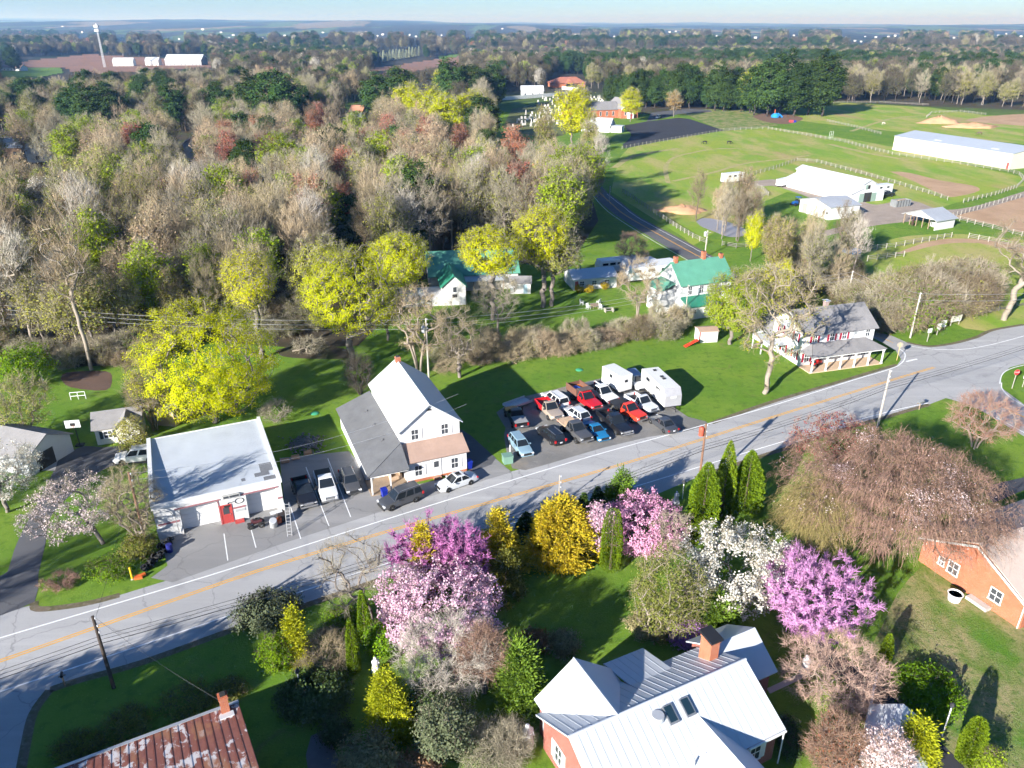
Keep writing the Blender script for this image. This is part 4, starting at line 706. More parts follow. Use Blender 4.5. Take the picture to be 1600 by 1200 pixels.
def car(label, f, r, col, kind='sedan', name=None, roofm=None, rack=False, L=None, sunroof=False):
    D = dict(sedan=(4.75, 1.82, 1.42), coupe=(4.7, 1.85, 1.32), wagon=(4.75, 1.8, 1.5), suv=(4.8, 1.92, 1.78), cross=(4.5, 1.84, 1.6))[kind]
    l, w, h = (L or D[0]), D[1], D[2]; R = place(f, r, label, 'car' if kind != 'suv' else 'SUV', name or dict(sedan='parked_sedan', coupe='parked_coupe', wagon='parked_estate_car', suv='parked_suv', cross='parked_hatchback')[kind])
    hl = l / 2; hw = w / 2; zt = h * .60 if kind not in ('suv', 'cross') else h * .585; zb = .2 if kind not in ('suv',) else .3
    hood = zt - .10; tl = zt - .02 if kind in ('sedan', 'coupe') else zt
    xs = [(-hl, .5, .62, .72), (-hl + .12, .2, .88, tl - .06), (-hl + .7, 0, 1, tl), (-hl * .3, 0, 1, zt), (hl * .32, 0, 1, zt), (hl * .45, 0, .99, hood + .05), (hl - .5, 0, .96, hood - .06), (hl - .12, .08, .86, hood - .16), (hl, .2, .66, hood - .3)]
    rings = [body_ring(x, hw * f_ * .94, zb + dz * .25, hw * f_, (zb + t) * .52, hw * f_ * .9, t, .03) for x, dz, f_, t in xs]
    MB().loft(rings).build('body', col, R, smooth=38)
    g = dict(sedan=(-hl * .62, hl * .42, -hl * .34, hl * .10), coupe=(-hl * .66, hl * .36, -hl * .25, hl * .05), wagon=(-hl * .95, hl * .42, -hl * .82, hl * .12), suv=(-hl * .96, hl * .46, -hl * .88, hl * .20), cross=(-hl * .95, hl * .44, -hl * .70, hl * .14))[kind]
    cabin(R, g[0], g[1], g[2], g[3], zt - .02, h - .055, hw * .88, hw * .68, col, dict(sedan=(.48,), coupe=(.32,), wagon=(.3, .62), suv=(.3, .62), cross=(.26, .6))[kind], roofm)
    wr = .33 if kind != 'suv' else .38
    for x in (-hl * .58, hl * .62):
        for s in (-1, 1): wheel(R, x, s * (hw - .10), wr)
    lights(R, l, w, hood - .24, zt - .16 if kind in ('sedan', 'coupe') else zt - .1, .16 if kind in ('sedan', 'coupe') else .32)
    MB().box((hl - .03, 0, .50), (.14, w * .56, .24)).build('grille', m_blkpl, R); MB().box((hl - .06, 0, .32), (.16, w * .84, .14)).build('bumper', m_blkpl if kind == 'suv' else col, R); MB().box((-hl + .05, 0, .40), (.16, w * .82, .22)).build('bumper', col, R)
    for s in (-1, 1): MB().box((hl * .30, s * (hw + .06), zt + .06), (.14, .2, .13)).build('mirror', col, R)
    if rack:
        for s in (-1, 1): MB().tube([(g[2] + .1, s * hw * .58, h + .05), (g[3] - .2, s * hw * .58, h + .05)], .025).build('roof_rail', m_steel, R)
    if sunroof: MB().box((g[3] - .45, 0, h + .008), (.55, .75, .02)).build('sunroof', m_cgl, R)
    return R
def pickup(label, f, r, col, L=5.6, bed='open', bedcol=None, cab2=True, roofm=None, lift=0.0, name='pickup_truck', cover=None, hoodcol=None, cat='pickup truck', load=None):
    R = place(f, r, label, cat, name); w = 1.98; hw = w / 2; hl = L / 2; z = lift; bl = L * (.36 if cab2 else .43); xb = -hl + bl; bc = bedcol or col; zt = 1.08 + z; hood = 1.04 + z
    xs = [(xb + .02, .97, zt), (xb + .4, 1, zt), (hl * .25, 1, zt), (hl * .36, 1, hood + .03), (hl - .4, .97, hood - .02), (hl - .08, .90, hood - .10), (hl, .86, hood - .3)]
    MB().loft([body_ring(x, hw * f_ * .95, .42 + z, hw * f_, .75 + z, hw * f_ * .93, t, .03) for x, f_, t in xs]).build('body', hoodcol or col, R, smooth=38)
    cabin(R, xb + .04, hl * .40, xb + .22, hl * .12, zt - .02, 1.80 + z, hw * .9, hw * .74, hoodcol or col, (.42,) if cab2 else (), roofm)
    if bed == 'open' or bed == 'cover':
        b_ = MB().b2(-hl, xb, -hw * .93, hw * .93, .55 + z, .68 + z)
        for s in (-1, 1): b_.hexa([(-hl, s * hw * .97 - .04, .45 + z), (xb, s * hw * .97 - .04, .45 + z), (xb, s * hw * .97 + .04, .45 + z), (-hl, s * hw * .97 + .04, .45 + z)], [(-hl, s * hw * .92 - .05, 1.12 + z), (xb, s * hw * .92 - .05, 1.12 + z), (xb, s * hw * .92 + .05, 1.12 + z), (-hl, s * hw * .92 + .05, 1.12 + z)])
        b_.b2(-hl, -hl + .09, -hw * .86, hw * .86, .68 + z, 1.10 + z); b_.b2(xb - .07, xb, -hw * .86, hw * .86, .68 + z, 1.11 + z); b_.build('cargo_bed', bc, R)
        MB().b2(-hl + .10, xb - .08, -hw * .84, hw * .84, .68 + z, .70 + z).build('bed_liner', m_blkpl, R)
        if bed == 'cover': MB().b2(-hl + .02, xb - .01, -hw * .88, hw * .88, 1.125 + z, 1.16 + z).build('bed_cover', cover or m_blkpl, R)
    elif bed == 'flat':
        f_ = MB().b2(-hl - .1, xb + .0, -1.08, 1.08, .92 + z, 1.02 + z); f_.b2(xb - .06, xb, -1.05, 1.05, 1.02 + z, 1.7 + z); f_.build('flatbed', bc, R)
        MB().b2(-hl, xb + .4, -.45, .45, .5 + z, .9 + z).build('chassis', m_blkpl, R)
    elif bed == 'dump':
        MB().b2(-hl, xb + .3, -.45, .45, .5 + z, .9 + z).build('chassis', m_blkpl, R)
        f_ = MB().b2(-hl - .1, xb - .05, -1.1, 1.1, .95 + z, 1.05 + z); [f_.b2(-hl - .1, xb - .05, s * 1.06 - .05, s * 1.06 + .05, 1.05 + z, 1.95 + z) for s in (-1, 1)]
        f_.b2(-hl - .1, -hl, -1.0, 1.0, 1.05 + z, 1.8 + z); f_.build('dump_bed', bc, R); MB().b2(xb - .15, xb - .05, -1.01, 1.01, 1.05 + z, 2.05 + z).b2(xb - .15, xb + .9, -1.0, 1.0, 2.05 + z, 2.12 + z).build('headboard', M('dark_steel_plate', (.12, .09, .08), .6), R)
        MB().b2(-hl, xb - .16, -1.0, 1.0, 1.06 + z, 1.3 + z).build('load', M('orange_clay', (.45, .16, .05), .9, .3), R); MB().box((-hl + 1.2, -.2, 1.42 + z), (1.0, .8, .25), .4).build('tarpaulin', M('blue_tarp', (.02, .12, .5), .6), R)
    wr = .38 + lift * .25
    for x in (-hl * .56, hl * .62):
        for s in (-1, 1): wheel(R, x, s * (hw - .09), wr, .26)
    lights(R, L, w, hood - .28, .86 + z, .34, .3)
    MB().box((hl - .02, 0, .80 + z), (.1, w * .5, .28)).build('grille', m_chr if lift == 0 else m_blkpl, R); MB().box((hl + .03, 0, .52 + z), (.2, w * .92, .2)).build('bumper', m_chr, R); MB().box((-hl - .06, 0, .55 + z), (.2, w * .9, .18)).build('bumper', m_chr, R)
    for s in (-1, 1): MB().box((hl * .28, s * (hw + .10), zt + .12), (.12, .24, .2)).build('mirror', m_blkpl, R)
    return R
P_ = dict(silver=paint('silver', (.56, .58, .60)), black=paint('black', (.012, .012, .014)), dgrey=paint('dark_grey', (.055, .058, .065)), white=paint('white', (.66, .66, .65)), blue=paint('metallic_blue', (.015, .16, .34)), pale=paint('pale_blue', (.22, .33, .40)), red=paint('red', (.55, .012, .018)), oran=paint('orange_red', (.70, .045, .018)), tan=paint('tan', (.36, .29, .23)), char=paint('charcoal', (.075, .075, .078)))
car('silver sedan with dark sunroof parked in front of the white house', (684, 768), (742, 748), P_['silver'], 'sedan', sunroof=True)
car('dark grey SUV parked at the roadside by the open porch', (597, 796), (655, 775), P_['dgrey'], 'suv', rack=True)
pickup('black pickup truck parked beside the repair garage', (484, 797), (468, 757), P_['black'], 5.6)
pickup('white pickup truck with dark bed cover between two dark vehicles by the garage', (517, 788), (504, 746), P_['white'], 5.8, 'cover', cover=m_blkp)
car('dark grey hatchback parked beside the lean-to wall', (555, 776), (540, 742), P_['char'], 'cross', rack=True)
car('white van half hidden behind blossom next to the repair garage', (190, 722), (242, 716), P_['white'], 'suv', 'parked_van', L=5.0)
car('pale blue estate car at the corner of the gravel car park', (824, 715), (803, 688), P_['pale'], 'wagon')
pickup('black pickup truck with grey bed cover, tail to the road', (797, 645), (815, 672), P_['black'], 5.3, 'cover', cover=M('grey_tonneau', (.28, .28, .28), .7))
pickup('tan and red pickup truck with open bed', (872, 660), (845, 632), P_['red'], 5.5, 'open', None, False, hoodcol=P_['tan'])
car('white SUV with dark rear window, tail towards the road', (853, 620), (882, 641), P_['white'], 'suv', rack=True)
car('silver hatchback with red tail lamps in the middle of the car park', (888, 644), (914, 662), P_['silver'], 'cross')
car('black estate car with roof rails and red tail lamps', (847, 674), (875, 697), P_['black'], 'wagon', rack=True)
pickup('charcoal lifted pickup truck with wooden flat bed', (918, 697), (880, 665), P_['char'], 5.7, 'flat', M('bare_planks', (.55, .39, .26), .9, .2), lift=.18)
car('bright blue coupe between two dark trucks', (946, 692), (916, 665), P_['blue'], 'coupe')
pickup('long black pickup truck with open bed nearest the road', (981, 685), (940, 650), P_['black'], 6.3, 'open')
pickup('red dump truck with dark cab shield and orange load', (933, 646), (895, 617), P_['red'], 6.3, 'dump', M('rusty_brown_steel', (.16, .075, .05), .8, .3), False, name='dump_truck', cat='truck', lift=.2)
pickup('white pickup truck with dark open bed next to the red dump truck', (960, 634), (921, 608), P_['white'], 6.1)
pickup('orange-red truck with black flat bed', (1002, 662), (960, 637), P_['oran'], 5.8, 'flat', m_blkp, False, lift=.15, name='flatbed_truck', cat='truck')
pickup('silver pickup truck parked alongside the grey and white caravan', (1019, 647), (985, 626), P_['silver'], 5.2, 'open', None, False)
car('silver SUV with blue-tinted roof behind the caravan', (1003, 612), (985, 592), P_['silver'], 'suv', roofm=paint('blue_roof', (.10, .17, .30)))
car('dark grey sedan, tail to the road at the end of the car park', (1021, 657), (1050, 678), P_['dgrey'], 'sedan')
# trailers
def trailer(label, f, r, L, Wd, Hh, body, front=None, name='horse_trailer', cat='trailer', wins=2, rake=.0, base=.55, slope=.0):
    R = place(f, r, label, cat, name); hl = L / 2; hw = Wd / 2; zb = base; zt = Hh
    prof = [(-hl, zb), (hl, zb), (hl, zb + (zt - zb) * .62 if rake else zt), (hl - rake, zt), (-hl + rake * .3, zt), (-hl, zt - rake * .25)]
    MB().add([(x, s * hw, z) for s in (-1, 1) for x, z in prof], [tuple(range(5, -1, -1)), tuple(range(6, 12))] + [(i, (i + 1) % 6, (i + 1) % 6 + 6, i + 6) for i in range(6)]).build('body', body, R)
    if front: MB().add([(hl + .012, -hw, zb), (hl + .012, hw, zb), (hl + .012, hw, zb + (zt - zb) * .62), (hl + .012, -hw, zb + (zt - zb) * .62), (hl - rake, hw, zt + .012), (hl - rake, -hw, zt + .012)], [(0, 1, 2, 3), (3, 2, 4, 5)]).build('front_cap', front, R)
    MB().b2(-hl + .02, hl - .02, -hw + .02, hw - .02, zb - .12, zb).build('chassis', m_blkpl, R)
    MB().tube([(hl - .1, -.5, .5), (hl + 1.0, 0, .45)], .05).tube([(hl - .1, .5, .5), (hl + 1.0, 0, .45)], .05).cyl((hl + .95, 0, .1), .05, .5, 8).build('hitch', m_blkpl, R)
    for s in (-1, 1):
        for x in (-.55, .2):
            wheel(R, x * 1.0 - L * .05, s * (hw - .05), .34, .2)
        for i in range(wins): MB().box((-hl + L * (i + .7) / (wins + .4), s * (hw + .01), zt - (zt - zb) * .3), (L * .14, .03, (zt - zb) * .2)).build('side_window', m_cgl, R)
    return R
tr = trailer('white horse trailer with dark side window between pickups', (978, 616), (948, 598), 4.2, 2.1, 2.9, M('trailer_white', (.64, .64, .63), .45, .05), None, 'horse_trailer', 'trailer', 1); MB().box((2.12, 0, 2.0), (.03, .5, .35)).build('front_window', m_cgl, tr)
m_cw = M('caravan_white', (.66, .65, .62), .4, .04); cv = trailer('large white caravan with grey front cap at the end of the car park', (1050, 640), (1013, 604), 7.6, 2.45, 3.0, m_cw, M('caravan_grey', (.34, .34, .36), .4), 'caravan', 'caravan', 2, .55)
MB().box((1.6, -1.235, 1.45), (.75, .03, 1.75)).build('door', m_trim, cv); [MB().box((x, .2, 3.05), (.4, .4, .14)).build('roof_vent', m_blkpl, cv) for x in (-2.6, -.4, .3)]; MB().box((3.86, 0, 1.9), (.02, .8, .3)).build('emblem', m_trim, cv)
for i, s in enumerate((-1, 1)):
    for z in (.75, 1.02): MB().box((-.2, s * 1.24, z), (7.2, .015, .14 if z < 1 else .05)).build('side_stripe', M('caravan_stripe', (.45, .44, .43), .5), cv)
ft = place((825, 630), (792, 642), 'low grey utility trailer beside the lawn behind the car park', 'trailer', 'flat_trailer'); MB().b2(-1.9, 1.9, -.85, .85, .5, .58).b2(-1.9, 1.9, -.88, -.82, .58, .85).b2(-1.9, 1.9, .82, .88, .58, .85).build('deck', m_gmet, ft); MB().tube([(1.8, -.4, .5), (3.0, 0, .5), (1.8, .4, .5)], .05).build('hitch', m_steel, ft); [wheel(ft, -.3, s * .98, .3, .18) for s in (-1, 1)]
# white buses and trailers at the farm
m_bw = M('bus_white', (.66, .66, .65), .4, .04)
for lab, f, r, L, h in (('white single-decker bus with dark windows behind the low cottage', (937, 428), (990, 422), 9.0, 3.0), ('white caravan behind the bare tree at the farm', (975, 430), (1018, 424), 7.5, 2.9), ('long white horse trailer nearest the green-roofed farmhouse', (982, 440), (1042, 434), 10.0, 3.1), ('white trailer between the bus and the farmhouse', (1003, 432), (1050, 426), 7.5, 2.9)):
    t = trailer(lab, f, r, L, 2.5, h, m_bw, None, 'parked_bus' if 'bus with' in lab else ('caravan' if 'caravan' in lab else 'horse_trailer'), 'bus' if 'bus with' in lab else 'trailer', 5 if 'bus with' in lab else 3, .3)
trailer('white gooseneck horse trailer standing alone at the paddock fence', (1129, 287), (1158, 284), 7.5, 2.5, 3.2, m_bw, None, 'horse_trailer', 'trailer', 3)
trailer('white trailer parked behind the end of the long stable', (1362, 305), (1388, 302), 7.0, 2.4, 3.0, m_bw, None, 'horse_trailer', 'trailer', 2)
t = trailer('white box trailer at the far end of the long stable', (1215, 293), (1230, 289), 5.0, 2.2, 2.4, m_bw, None, 'box_trailer', 'trailer', 1)
pickup('dark pickup truck by the skip in the stable yard', (1375, 309), (1393, 306), P_['black'], 5.6)
sk = thing('rubbish_skip', 'grey steel skip filled with timber in the stable yard', 'skip', G(1406, 322), rad(20)); s = MB(); s.b2(-2.6, 2.6, -1.1, 1.1, 0, .15); [s.b2(-2.6, 2.6, y - .05, y + .05, .15, 1.9) for y in (-1.05, 1.05)]; [s.b2(x - .05, x + .05, -1, 1, .15, 1.9) for x in (-2.55, 2.55)]; s.build('container', M('skip_steel', (.20, .21, .21), .6, .2), sk); MB().b2(-2.4, 2.4, -.98, .98, .2, 1.5).box((.3, .1, 1.7), (3, .5, .3), .3).build('timber_load', M('scrap_timber', (.45, .33, .23), .9, .3), sk); [MB().b2(x - .06, x + .06, -1.16, -1.1, 0, 1.9).build('rib', m_blkpl, sk) for x in (-2, -1, 0, 1, 2)]
tc = place((1238, 322), (1251, 320), 'blue tractor with black tyres by the pole barn', 'tractor', 'tractor'); MB().loft([body_ring(x, .35, .6, .38, .9, .36, z, .03) for x, z in ((-.3, 1.2), (.2, 1.3), (1.5, 1.25), (1.75, 1.1))]).build('body', M('tractor_blue', (.02, .12, .42), .4), tc); [MB().b2(x - .04, x + .04, s * .55 - .04, s * .55 + .04, 1.0, 2.3).build('cab_post', m_blkpl, tc) for x in (-.9, .1) for s in (-1, 1)]; MB().b2(-1, .2, -.65, .65, 2.3, 2.4).build('roof', M('tractor_blue', (.02, .12, .42), .4), tc); MB().b2(-.8, -.3, -.3, .3, .9, 1.3).build('seat', m_blkpl, tc); [wheel(tc, -.7, s * .85, .75, .4) for s in (-1, 1)]; [wheel(tc, 1.3, s * .7, .42, .28) for s in (-1, 1)]
car('white van parked at the corner of the black church car park', (1022, 187), (1034, 183), P_['white'], 'suv', 'parked_van', L=5.2)
car('white car parked on the grass behind the church', (1031, 150), (1037, 146), P_['white'], 'suv')
car('silver car parked under the pines left of the playground', (1098, 147), (1104, 145), P_['silver'], 'sedan'); car('white car by the tall white house in the woods', (533, 190), (548, 188), P_['white'], 'sedan')
# red ride-on mower
def mower(label, px, rz):
    t = thing('ride_on_mower', label, 'mower', G(*px), rz); mr = paint('mower_red', (.5, .015, .015)); MB().loft([body_ring(x, .3, .3, .33, .5, .3, z, .03) for x, z in ((.0, .55), (.2, .78), (.8, .74), (.95, .6))]).build('bonnet', mr, t); MB().b2(-.8, .05, -.45, .45, .3, .55).build('fender', mr, t); MB().b2(-.65, -.2, -.22, .22, .55, .68).b2(-.72, -.62, -.22, .22, .6, 1.0).build('seat', m_blkpl, t); MB().tube([(.1, 0, .7), (-.1, 0, 1.0)], .03).cyl((-.1, 0, 1.0), .17, .03, 12).build('steering_wheel', m_blkpl, t); MB().b2(-.3, .5, -.55, .55, .12, .26).build('mowing_deck', m_blkpl, t); [wheel(t, -.5, s * .42, .26, .2) for s in (-1, 1)]; [wheel(t, .72, s * .38, .18, .14) for s in (-1, 1)]; return t
mower('red ride-on mower beside the grey garage', (80, 690), rad(25)); mower('red ride-on mower on the porch of the shuttered house', (1274, 572), rad(30)).location.z = .18
# ================================================================ poles, wires, fences, signs and small things
m_pole = M('dark_utility_pole', (.060, .045, .035), .9, .3, 3); m_polel = M('grey_utility_pole', (.42, .38, .33), .9, .2, 3); m_poleb = M('brown_utility_pole', (.20, .11, .07), .9, .25, 3); m_wire = M('black_cable', (.015, .015, .016), .6, .1); m_wirel = M('bare_aluminium_wire', (.5, .5, .5), .4, .05, metal=.5); m_ins = M('porcelain', (.55, .56, .58), .3)
def pole(label, base, vtop, mat, arm=False, trans=None, r=.15, name='utility_pole', wood=True):
    p = G(*base); h = ZA(vtop, p.y); R = thing(name, label, 'utility pole', p); MB().cyl((0, 0, 0), r, h, 10, r2=r * .72).build('shaft', mat, R)
    if arm: MB().box((0, -.12, h - .5), (2.0, .1, .12), arm).build('crossarm', mat, R)
    for k, dz in enumerate((.15, .9, 1.5)): MB().cyl((.16, 0, h - dz - .1), .06, .18, 8).build('insulator', m_ins, R)
    if trans is not None: MB().lathe([(.05, 0), (.28, .05), (.30, .9), (.22, 1.05), (.05, 1.1)], 14, (-.42, -.1, h - trans)).build('transformer', trans_m, R); MB().b2(-.2, -.05, -.15, .05, h - trans + .4, h - trans + .55).build('bracket', m_steel, R)
    return p, h
trans_m = M('rusty_transformer', (.42, .09, .05), .6, .25)
PA = pole('dark utility pole on the shaded lawn beside the road', (178, 1075), 963, m_pole); PB = pole('brown utility pole beside the repair garage', (229, 852), 738, m_poleb); PC = pole('utility pole with rusty red transformer behind the arborvitae', (1090, 772), 662, m_poleb, False, 1.4)
PD = pole('pale utility pole at the roadside near the weeping cherry', (1371, 667), 578, m_polel); PE = pole('pale utility pole beside the thicket at the junction', (1422, 528), 457, m_polel); PF = pole('pale utility pole behind the shuttered house', (1322, 478), 423, m_polel)
trans_m = M('grey_transformer', (.52, .54, .55), .5, .1); PG = pole('utility pole with grey transformer beside the side road', (1101, 402), 360, m_polel, .4, 1.3); PH = pole('pale utility pole in the brush behind the white house', (670, 590), 497, m_polel, False, 2.2)
PI = pole('short pole at the left edge of the back lawn', (68, 600), 578, m_polel, r=.12); PJ = pole('slim grey roadside post before the golden cypress', (873, 790), 742, m_polel, r=.06); PK = pole('pale pole at the paddock fence by the side road', (952, 314), 291, m_polel); PL_ = pole('tall bare pole at the edge of the woods near the church', (917, 292), 243, m_polel); PM_ = pole('pale pole in front of the green-roofed farmhouse', (1070, 500), 445, m_polel, r=.1)
_wl = {}
def wire(a, b_, sag, label, mat=None, r=.02, n=16):
    a, b_ = Vector(a), Vector(b_); pts = [a.lerp(b_, i / n) - Vector((0, 0, sag * 4 * (i / n) * (1 - i / n))) for i in range(n + 1)]
    o = MB().tube(pts, r, 4).build('overhead_wire', mat or m_wire); prop(o, label, 'cable', 'overhead wires')
def tp(P, dz, dx=.16): return P[0] + Vector((dx, 0, P[1] - dz))
for dz, r in ((1.9, .022), (2.25, .02), (2.6, .035)):
    kk = {1.9: 'upper', 2.25: 'middle', 2.6: 'thick lower'}[dz]
    wire(tp(PA, dz) + Vector((-34, -19, .2)), tp(PA, dz), .5, f'{kk} black cable leaving the frame from the dark pole', r=r); wire(tp(PA, dz), tp(PC, dz + .6), 1.0, f'{kk} black cable along the road between dark pole and transformer pole', r=r, n=30)
    wire(tp(PC, dz + .6), tp(PD, dz), .35, f'{kk} black cable between transformer pole and pale roadside pole', r=r); wire(tp(PD, dz), tp(PD, dz) + Vector((48, 26, .4)), .6, f'{kk} black cable running over the junction to the frame edge', r=r)
wire(tp(PB, .1), tp(PB, .1) + Vector((30, 17, .1)), 1.6, 'upper pale wire in front of the parked pickups', m_wirel, .014, 24); wire(tp(PB, .8), tp(PB, .8) + Vector((31, 16, 0)), 1.8, 'lower pale wire in front of the parked pickups', m_wirel, .014, 24)
wire(tp(PA, .2), tp(PB, .2), .5, 'thin black wire crossing the road to the brown pole', r=.012); wire(tp(PA, .1), G(353, 1100, 4.0), .4, 'thin service wire down to the rusty roof', r=.012)
for i, dz in enumerate((.2, .9, 1.6)):
    kk = ('top', 'middle', 'bottom')[i]
    wire((-78, 112, 8 - dz), tp(PH, dz), 1.0, f'{kk} pale wire over the woods edge left of the brush pole', m_wirel, .022, 24); wire(tp(PH, dz), tp(PM_, dz * .8), .9, f'{kk} pale wire over the brush between the two slim poles', m_wirel, .02, 24); wire(tp(PM_, dz * .8), tp(PF, dz), .6, f'{kk} pale wire past the yellow tree to the pole behind the shuttered house', m_wirel, .018)
for dz in (.2, 1.3): wire(tp(PF, dz), tp(PE, dz), .5, ('upper' if dz < 1 else 'lower') + ' pale wire between the two junction poles', m_wirel, .02); wire(tp(PE, dz), tp(PE, dz) + Vector((42, 8, -.6)), .9, ('upper' if dz < 1 else 'lower') + ' pale wire from the thicket pole to the frame edge', m_wirel, .02)
wire(tp(PC, 1.2), G(1020, 640, 3.2), .4, 'thin black service wire from the transformer pole over the car park', r=.012)
# fences: every post its own part
m_fence = M('pale_fence_boards', (.40, .37, .31), .85, .25, 3); m_fend = M('grey_fence_boards', (.19, .175, .15), .9, .2, 3)
m_rail = M('grey_fence_rails', (.23, .215, .185), .9, .25, 3)
def fence(label, pts, step=2.6, h=1.3, mat=None, rails=3, w=.13):
    mat = mat or m_fence; P = [G(u, v) for u, v in pts]; R = thing('paddock_fence', label, 'fence', P[0]); O = P[0]; post = MB().b2(-w / 2, w / 2, -w / 2, w / 2, 0, h).mesh('post', mat)
    rl = [MB() for _ in range(rails)]
    for a, b_ in zip(P, P[1:]):
        d = b_ - a; k = max(1, round(d.length / step)); an = math.atan2(d.y, d.x)
        for i in range(k): link('post', post, R, a + d * i / k - O, an)
        for j in range(rails): rl[j].box((a + b_) / 2 - O + Vector((0, 0, h * (.32 + .28 * j))), (d.length, .04, .10), an)
    link('post', post, R, P[-1] - O)
    for j in range(rails): rl[j].build('rail', m_rail if mat is m_fence else mat, R)
fence('pale board fence along the side road', [(973, 301), (1012, 327), (1057, 357), (1082, 372), (1104, 382)], 2.6)
fence('short dark rail fence by the pond under bare trees', [(1128, 384), (1150, 388), (1180, 385)], 2.4, 1.2, m_fend)
fence('low pale fence in front of the black church car park', [(972, 233), (1010, 226), (1080, 214), (1130, 205), (1200, 201)], 3.2)
fence('long pale board fence before the riding arena', [(1200, 202), (1260, 212), (1320, 223), (1394, 242), (1500, 257), (1575, 269), (1592, 274)], 3.0)
fence('pale fence round the paddock behind the long stable', [(1160, 278), (1208, 265), (1245, 252), (1276, 254), (1337, 270), (1397, 287), (1460, 306), (1480, 313)], 3.0)
fence('pale fence beside the upper edge of the gravel track', [(1505, 317), (1555, 305), (1588, 294), (1600, 282), (1592, 274)], 2.6)
fence('fence between the gravel track and the earth paddock', [(1488, 340), (1545, 322), (1600, 308), (1660, 292)], 2.6)
fence('pale fence along the lower side of the earth paddock', [(1488, 342), (1535, 354), (1582, 366), (1640, 380)], 2.6)
fence('pale fence below the horse shelter', [(1355, 392), (1399, 387), (1440, 379), (1486, 371)], 2.8); fence('short pale fence beside the dark bushes', [(1355, 408), (1385, 404), (1412, 401)], 2.6); fence('pale fence above the thicket pasture at the right', [(1513, 372), (1560, 381), (1600, 390), (1660, 402)], 2.6)
fence('dark fence along the foot of the far woods', [(1302, 161), (1375, 161), (1450, 165)], 3.2, 1.3, m_fend); fence('pale fence beside the pines running to the arena', [(1292, 190), (1330, 198), (1376, 210)], 3); fence('fence round the far earth paddock', [(1447, 184), (1455, 177), (1500, 175), (1540, 180)], 3); fence('curved pale fence near the lone horse trailer', [(1160, 287), (1190, 296), (1200, 306), (1180, 307)], 2.4)
fence('low timber fence along the junction verge', [(1535, 492), (1560, 486), (1600, 478)], 2.2, 1.0, m_fend, 2)
# animals
def horse(label, px, ang, col, graze=True):
    p = G(*px); o = bpy.data.objects.new('grazing_horse' if graze else 'standing_horse', bpy.data.meshes.new('horse')); COL.objects.link(o); o.location = p; o.rotation_euler = (0, 0, ang)
    hz = .35 if graze else 1.95; nx = 1.35 if graze else 1.05
    V = [(-.75, 0, 1.22), (-.25, 0, 1.15), (.25, 0, 1.15), (.62, 0, 1.25), (nx * .75 + .1, 0, (1.25 + hz) / 2 + .1), (nx, 0, hz + .2), (nx + .22, 0, hz - .12), (-.98, 0, 1.2), (-1.1, 0, .75)]; E_ = [(0, 1), (1, 2), (2, 3), (3, 4), (4, 5), (5, 6), (0, 7), (7, 8)]; r_ = [.30, .31, .30, .26, .17, .13, .08, .07, .05]
    for s in (-1, 1):
        for x, hind in ((-.72, True), (.55, False)):
            b_ = len(V); V += [(x, s * .17, .85), (x + (.1 if hind else 0), s * .17, .62), (x - (.12 if hind else 0), s * .17, .36), (x - (.06 if hind else 0), s * .17, .04)]; r_ += [.15, .10, .065, .06]; E_ += [(0 if hind else 3, b_), (b_, b_ + 1), (b_ + 1, b_ + 2), (b_ + 2, b_ + 3)]
    for s in (-1, 1): V.append((nx - .05, s * .07, hz + .42)); r_.append(.03); E_.append((5, len(V) - 1))
    o.data.from_pydata(V, E_, []); o.data.materials.append(col); sk_ = o.modifiers.new('skin', 'SKIN')
    for d_, q in zip(o.data.skin_vertices[0].data, r_): d_.radius = (q, q)
    o.data.skin_vertices[0].data[0].use_root = True; o.modifiers.new('smooth', 'SUBSURF').levels = 1; o.modifiers['smooth'].render_levels = 1
    prop(o, label, 'horse')
mh = M('dark_horse_coat', (.02, .016, .014), .5, .2); horse('black horse grazing left of the other on the pasture', (1101, 225), 3.3, mh); horse('dark horse grazing at the centre of the big pasture', (1139, 225), .1, mh); horse('pale horse grazing on the far pasture', (1380, 195), .4, M('pale_horse_coat', (.55, .48, .40), .6)); horse('brown horse grazing behind the riding arena', (1530, 211), 2.6, M('brown_horse_coat', (.09, .05, .035), .6)); horse('brown horse standing under the open shelter', (1425, 353), 1.0, M('brown_horse_coat', (.09, .05, .035), .6), False)
# bins, boxes, tanks
def bin_(label, px, mat, s=1.0):
    R = thing('wheeled_bin', label, 'bin', G(*px), .5); MB().hexa([(-.25, -.28, .08), (.25, -.28, .08), (.25, .28, .08), (-.25, .28, .08)], [(-.3, -.36, 1.0), (.3, -.36, 1.0), (.3, .36, 1.0), (-.3, .36, 1.0)]).build('body', mat, R); MB().box((0, 0, 1.04), (.66, .8, .07), rx=.05).build('lid', mat, R); [MB().cyl((s_ * .3 - .03, .3, .12), .12, .06, 12, axis='x').build('wheel', m_tyre, R) for s_ in (-1, 1)]
bin_('blue wheeled bin at the right corner of the white house', (733, 732), m_bluep); bin_('blue wheeled bin beside the dark grey SUV', (601, 777), m_bluep)
R = thing('transformer_box', 'green electrical cabinet on the grass by the car park', 'cabinet', G(793, 722), .3); MB().b2(-.55, .55, -.5, .5, 0, .9).build('body', M('cabinet_green', (.16, .28, .22), .6), R); MB().box((0, 0, .95), (1.2, 1.1, .1)).build('lid', M('cabinet_green', (.16, .28, .22), .6), R)
for px, t in (((797, 708), 'taller'), ((802, 716), 'shorter')):
    o = MB().cyl((0, 0, 0), .06, 1.1 if t[0] == 't' else .8, 8).lathe([(.06, 0), (.075, .02), (.0, .08)], 8, (0, 0, 1.1 if t[0] == 't' else .8)).build('marker_post', m_trim, None, loc=G(*px)); prop(o, f'{t} white marker post beside the pale blue estate car', 'post')
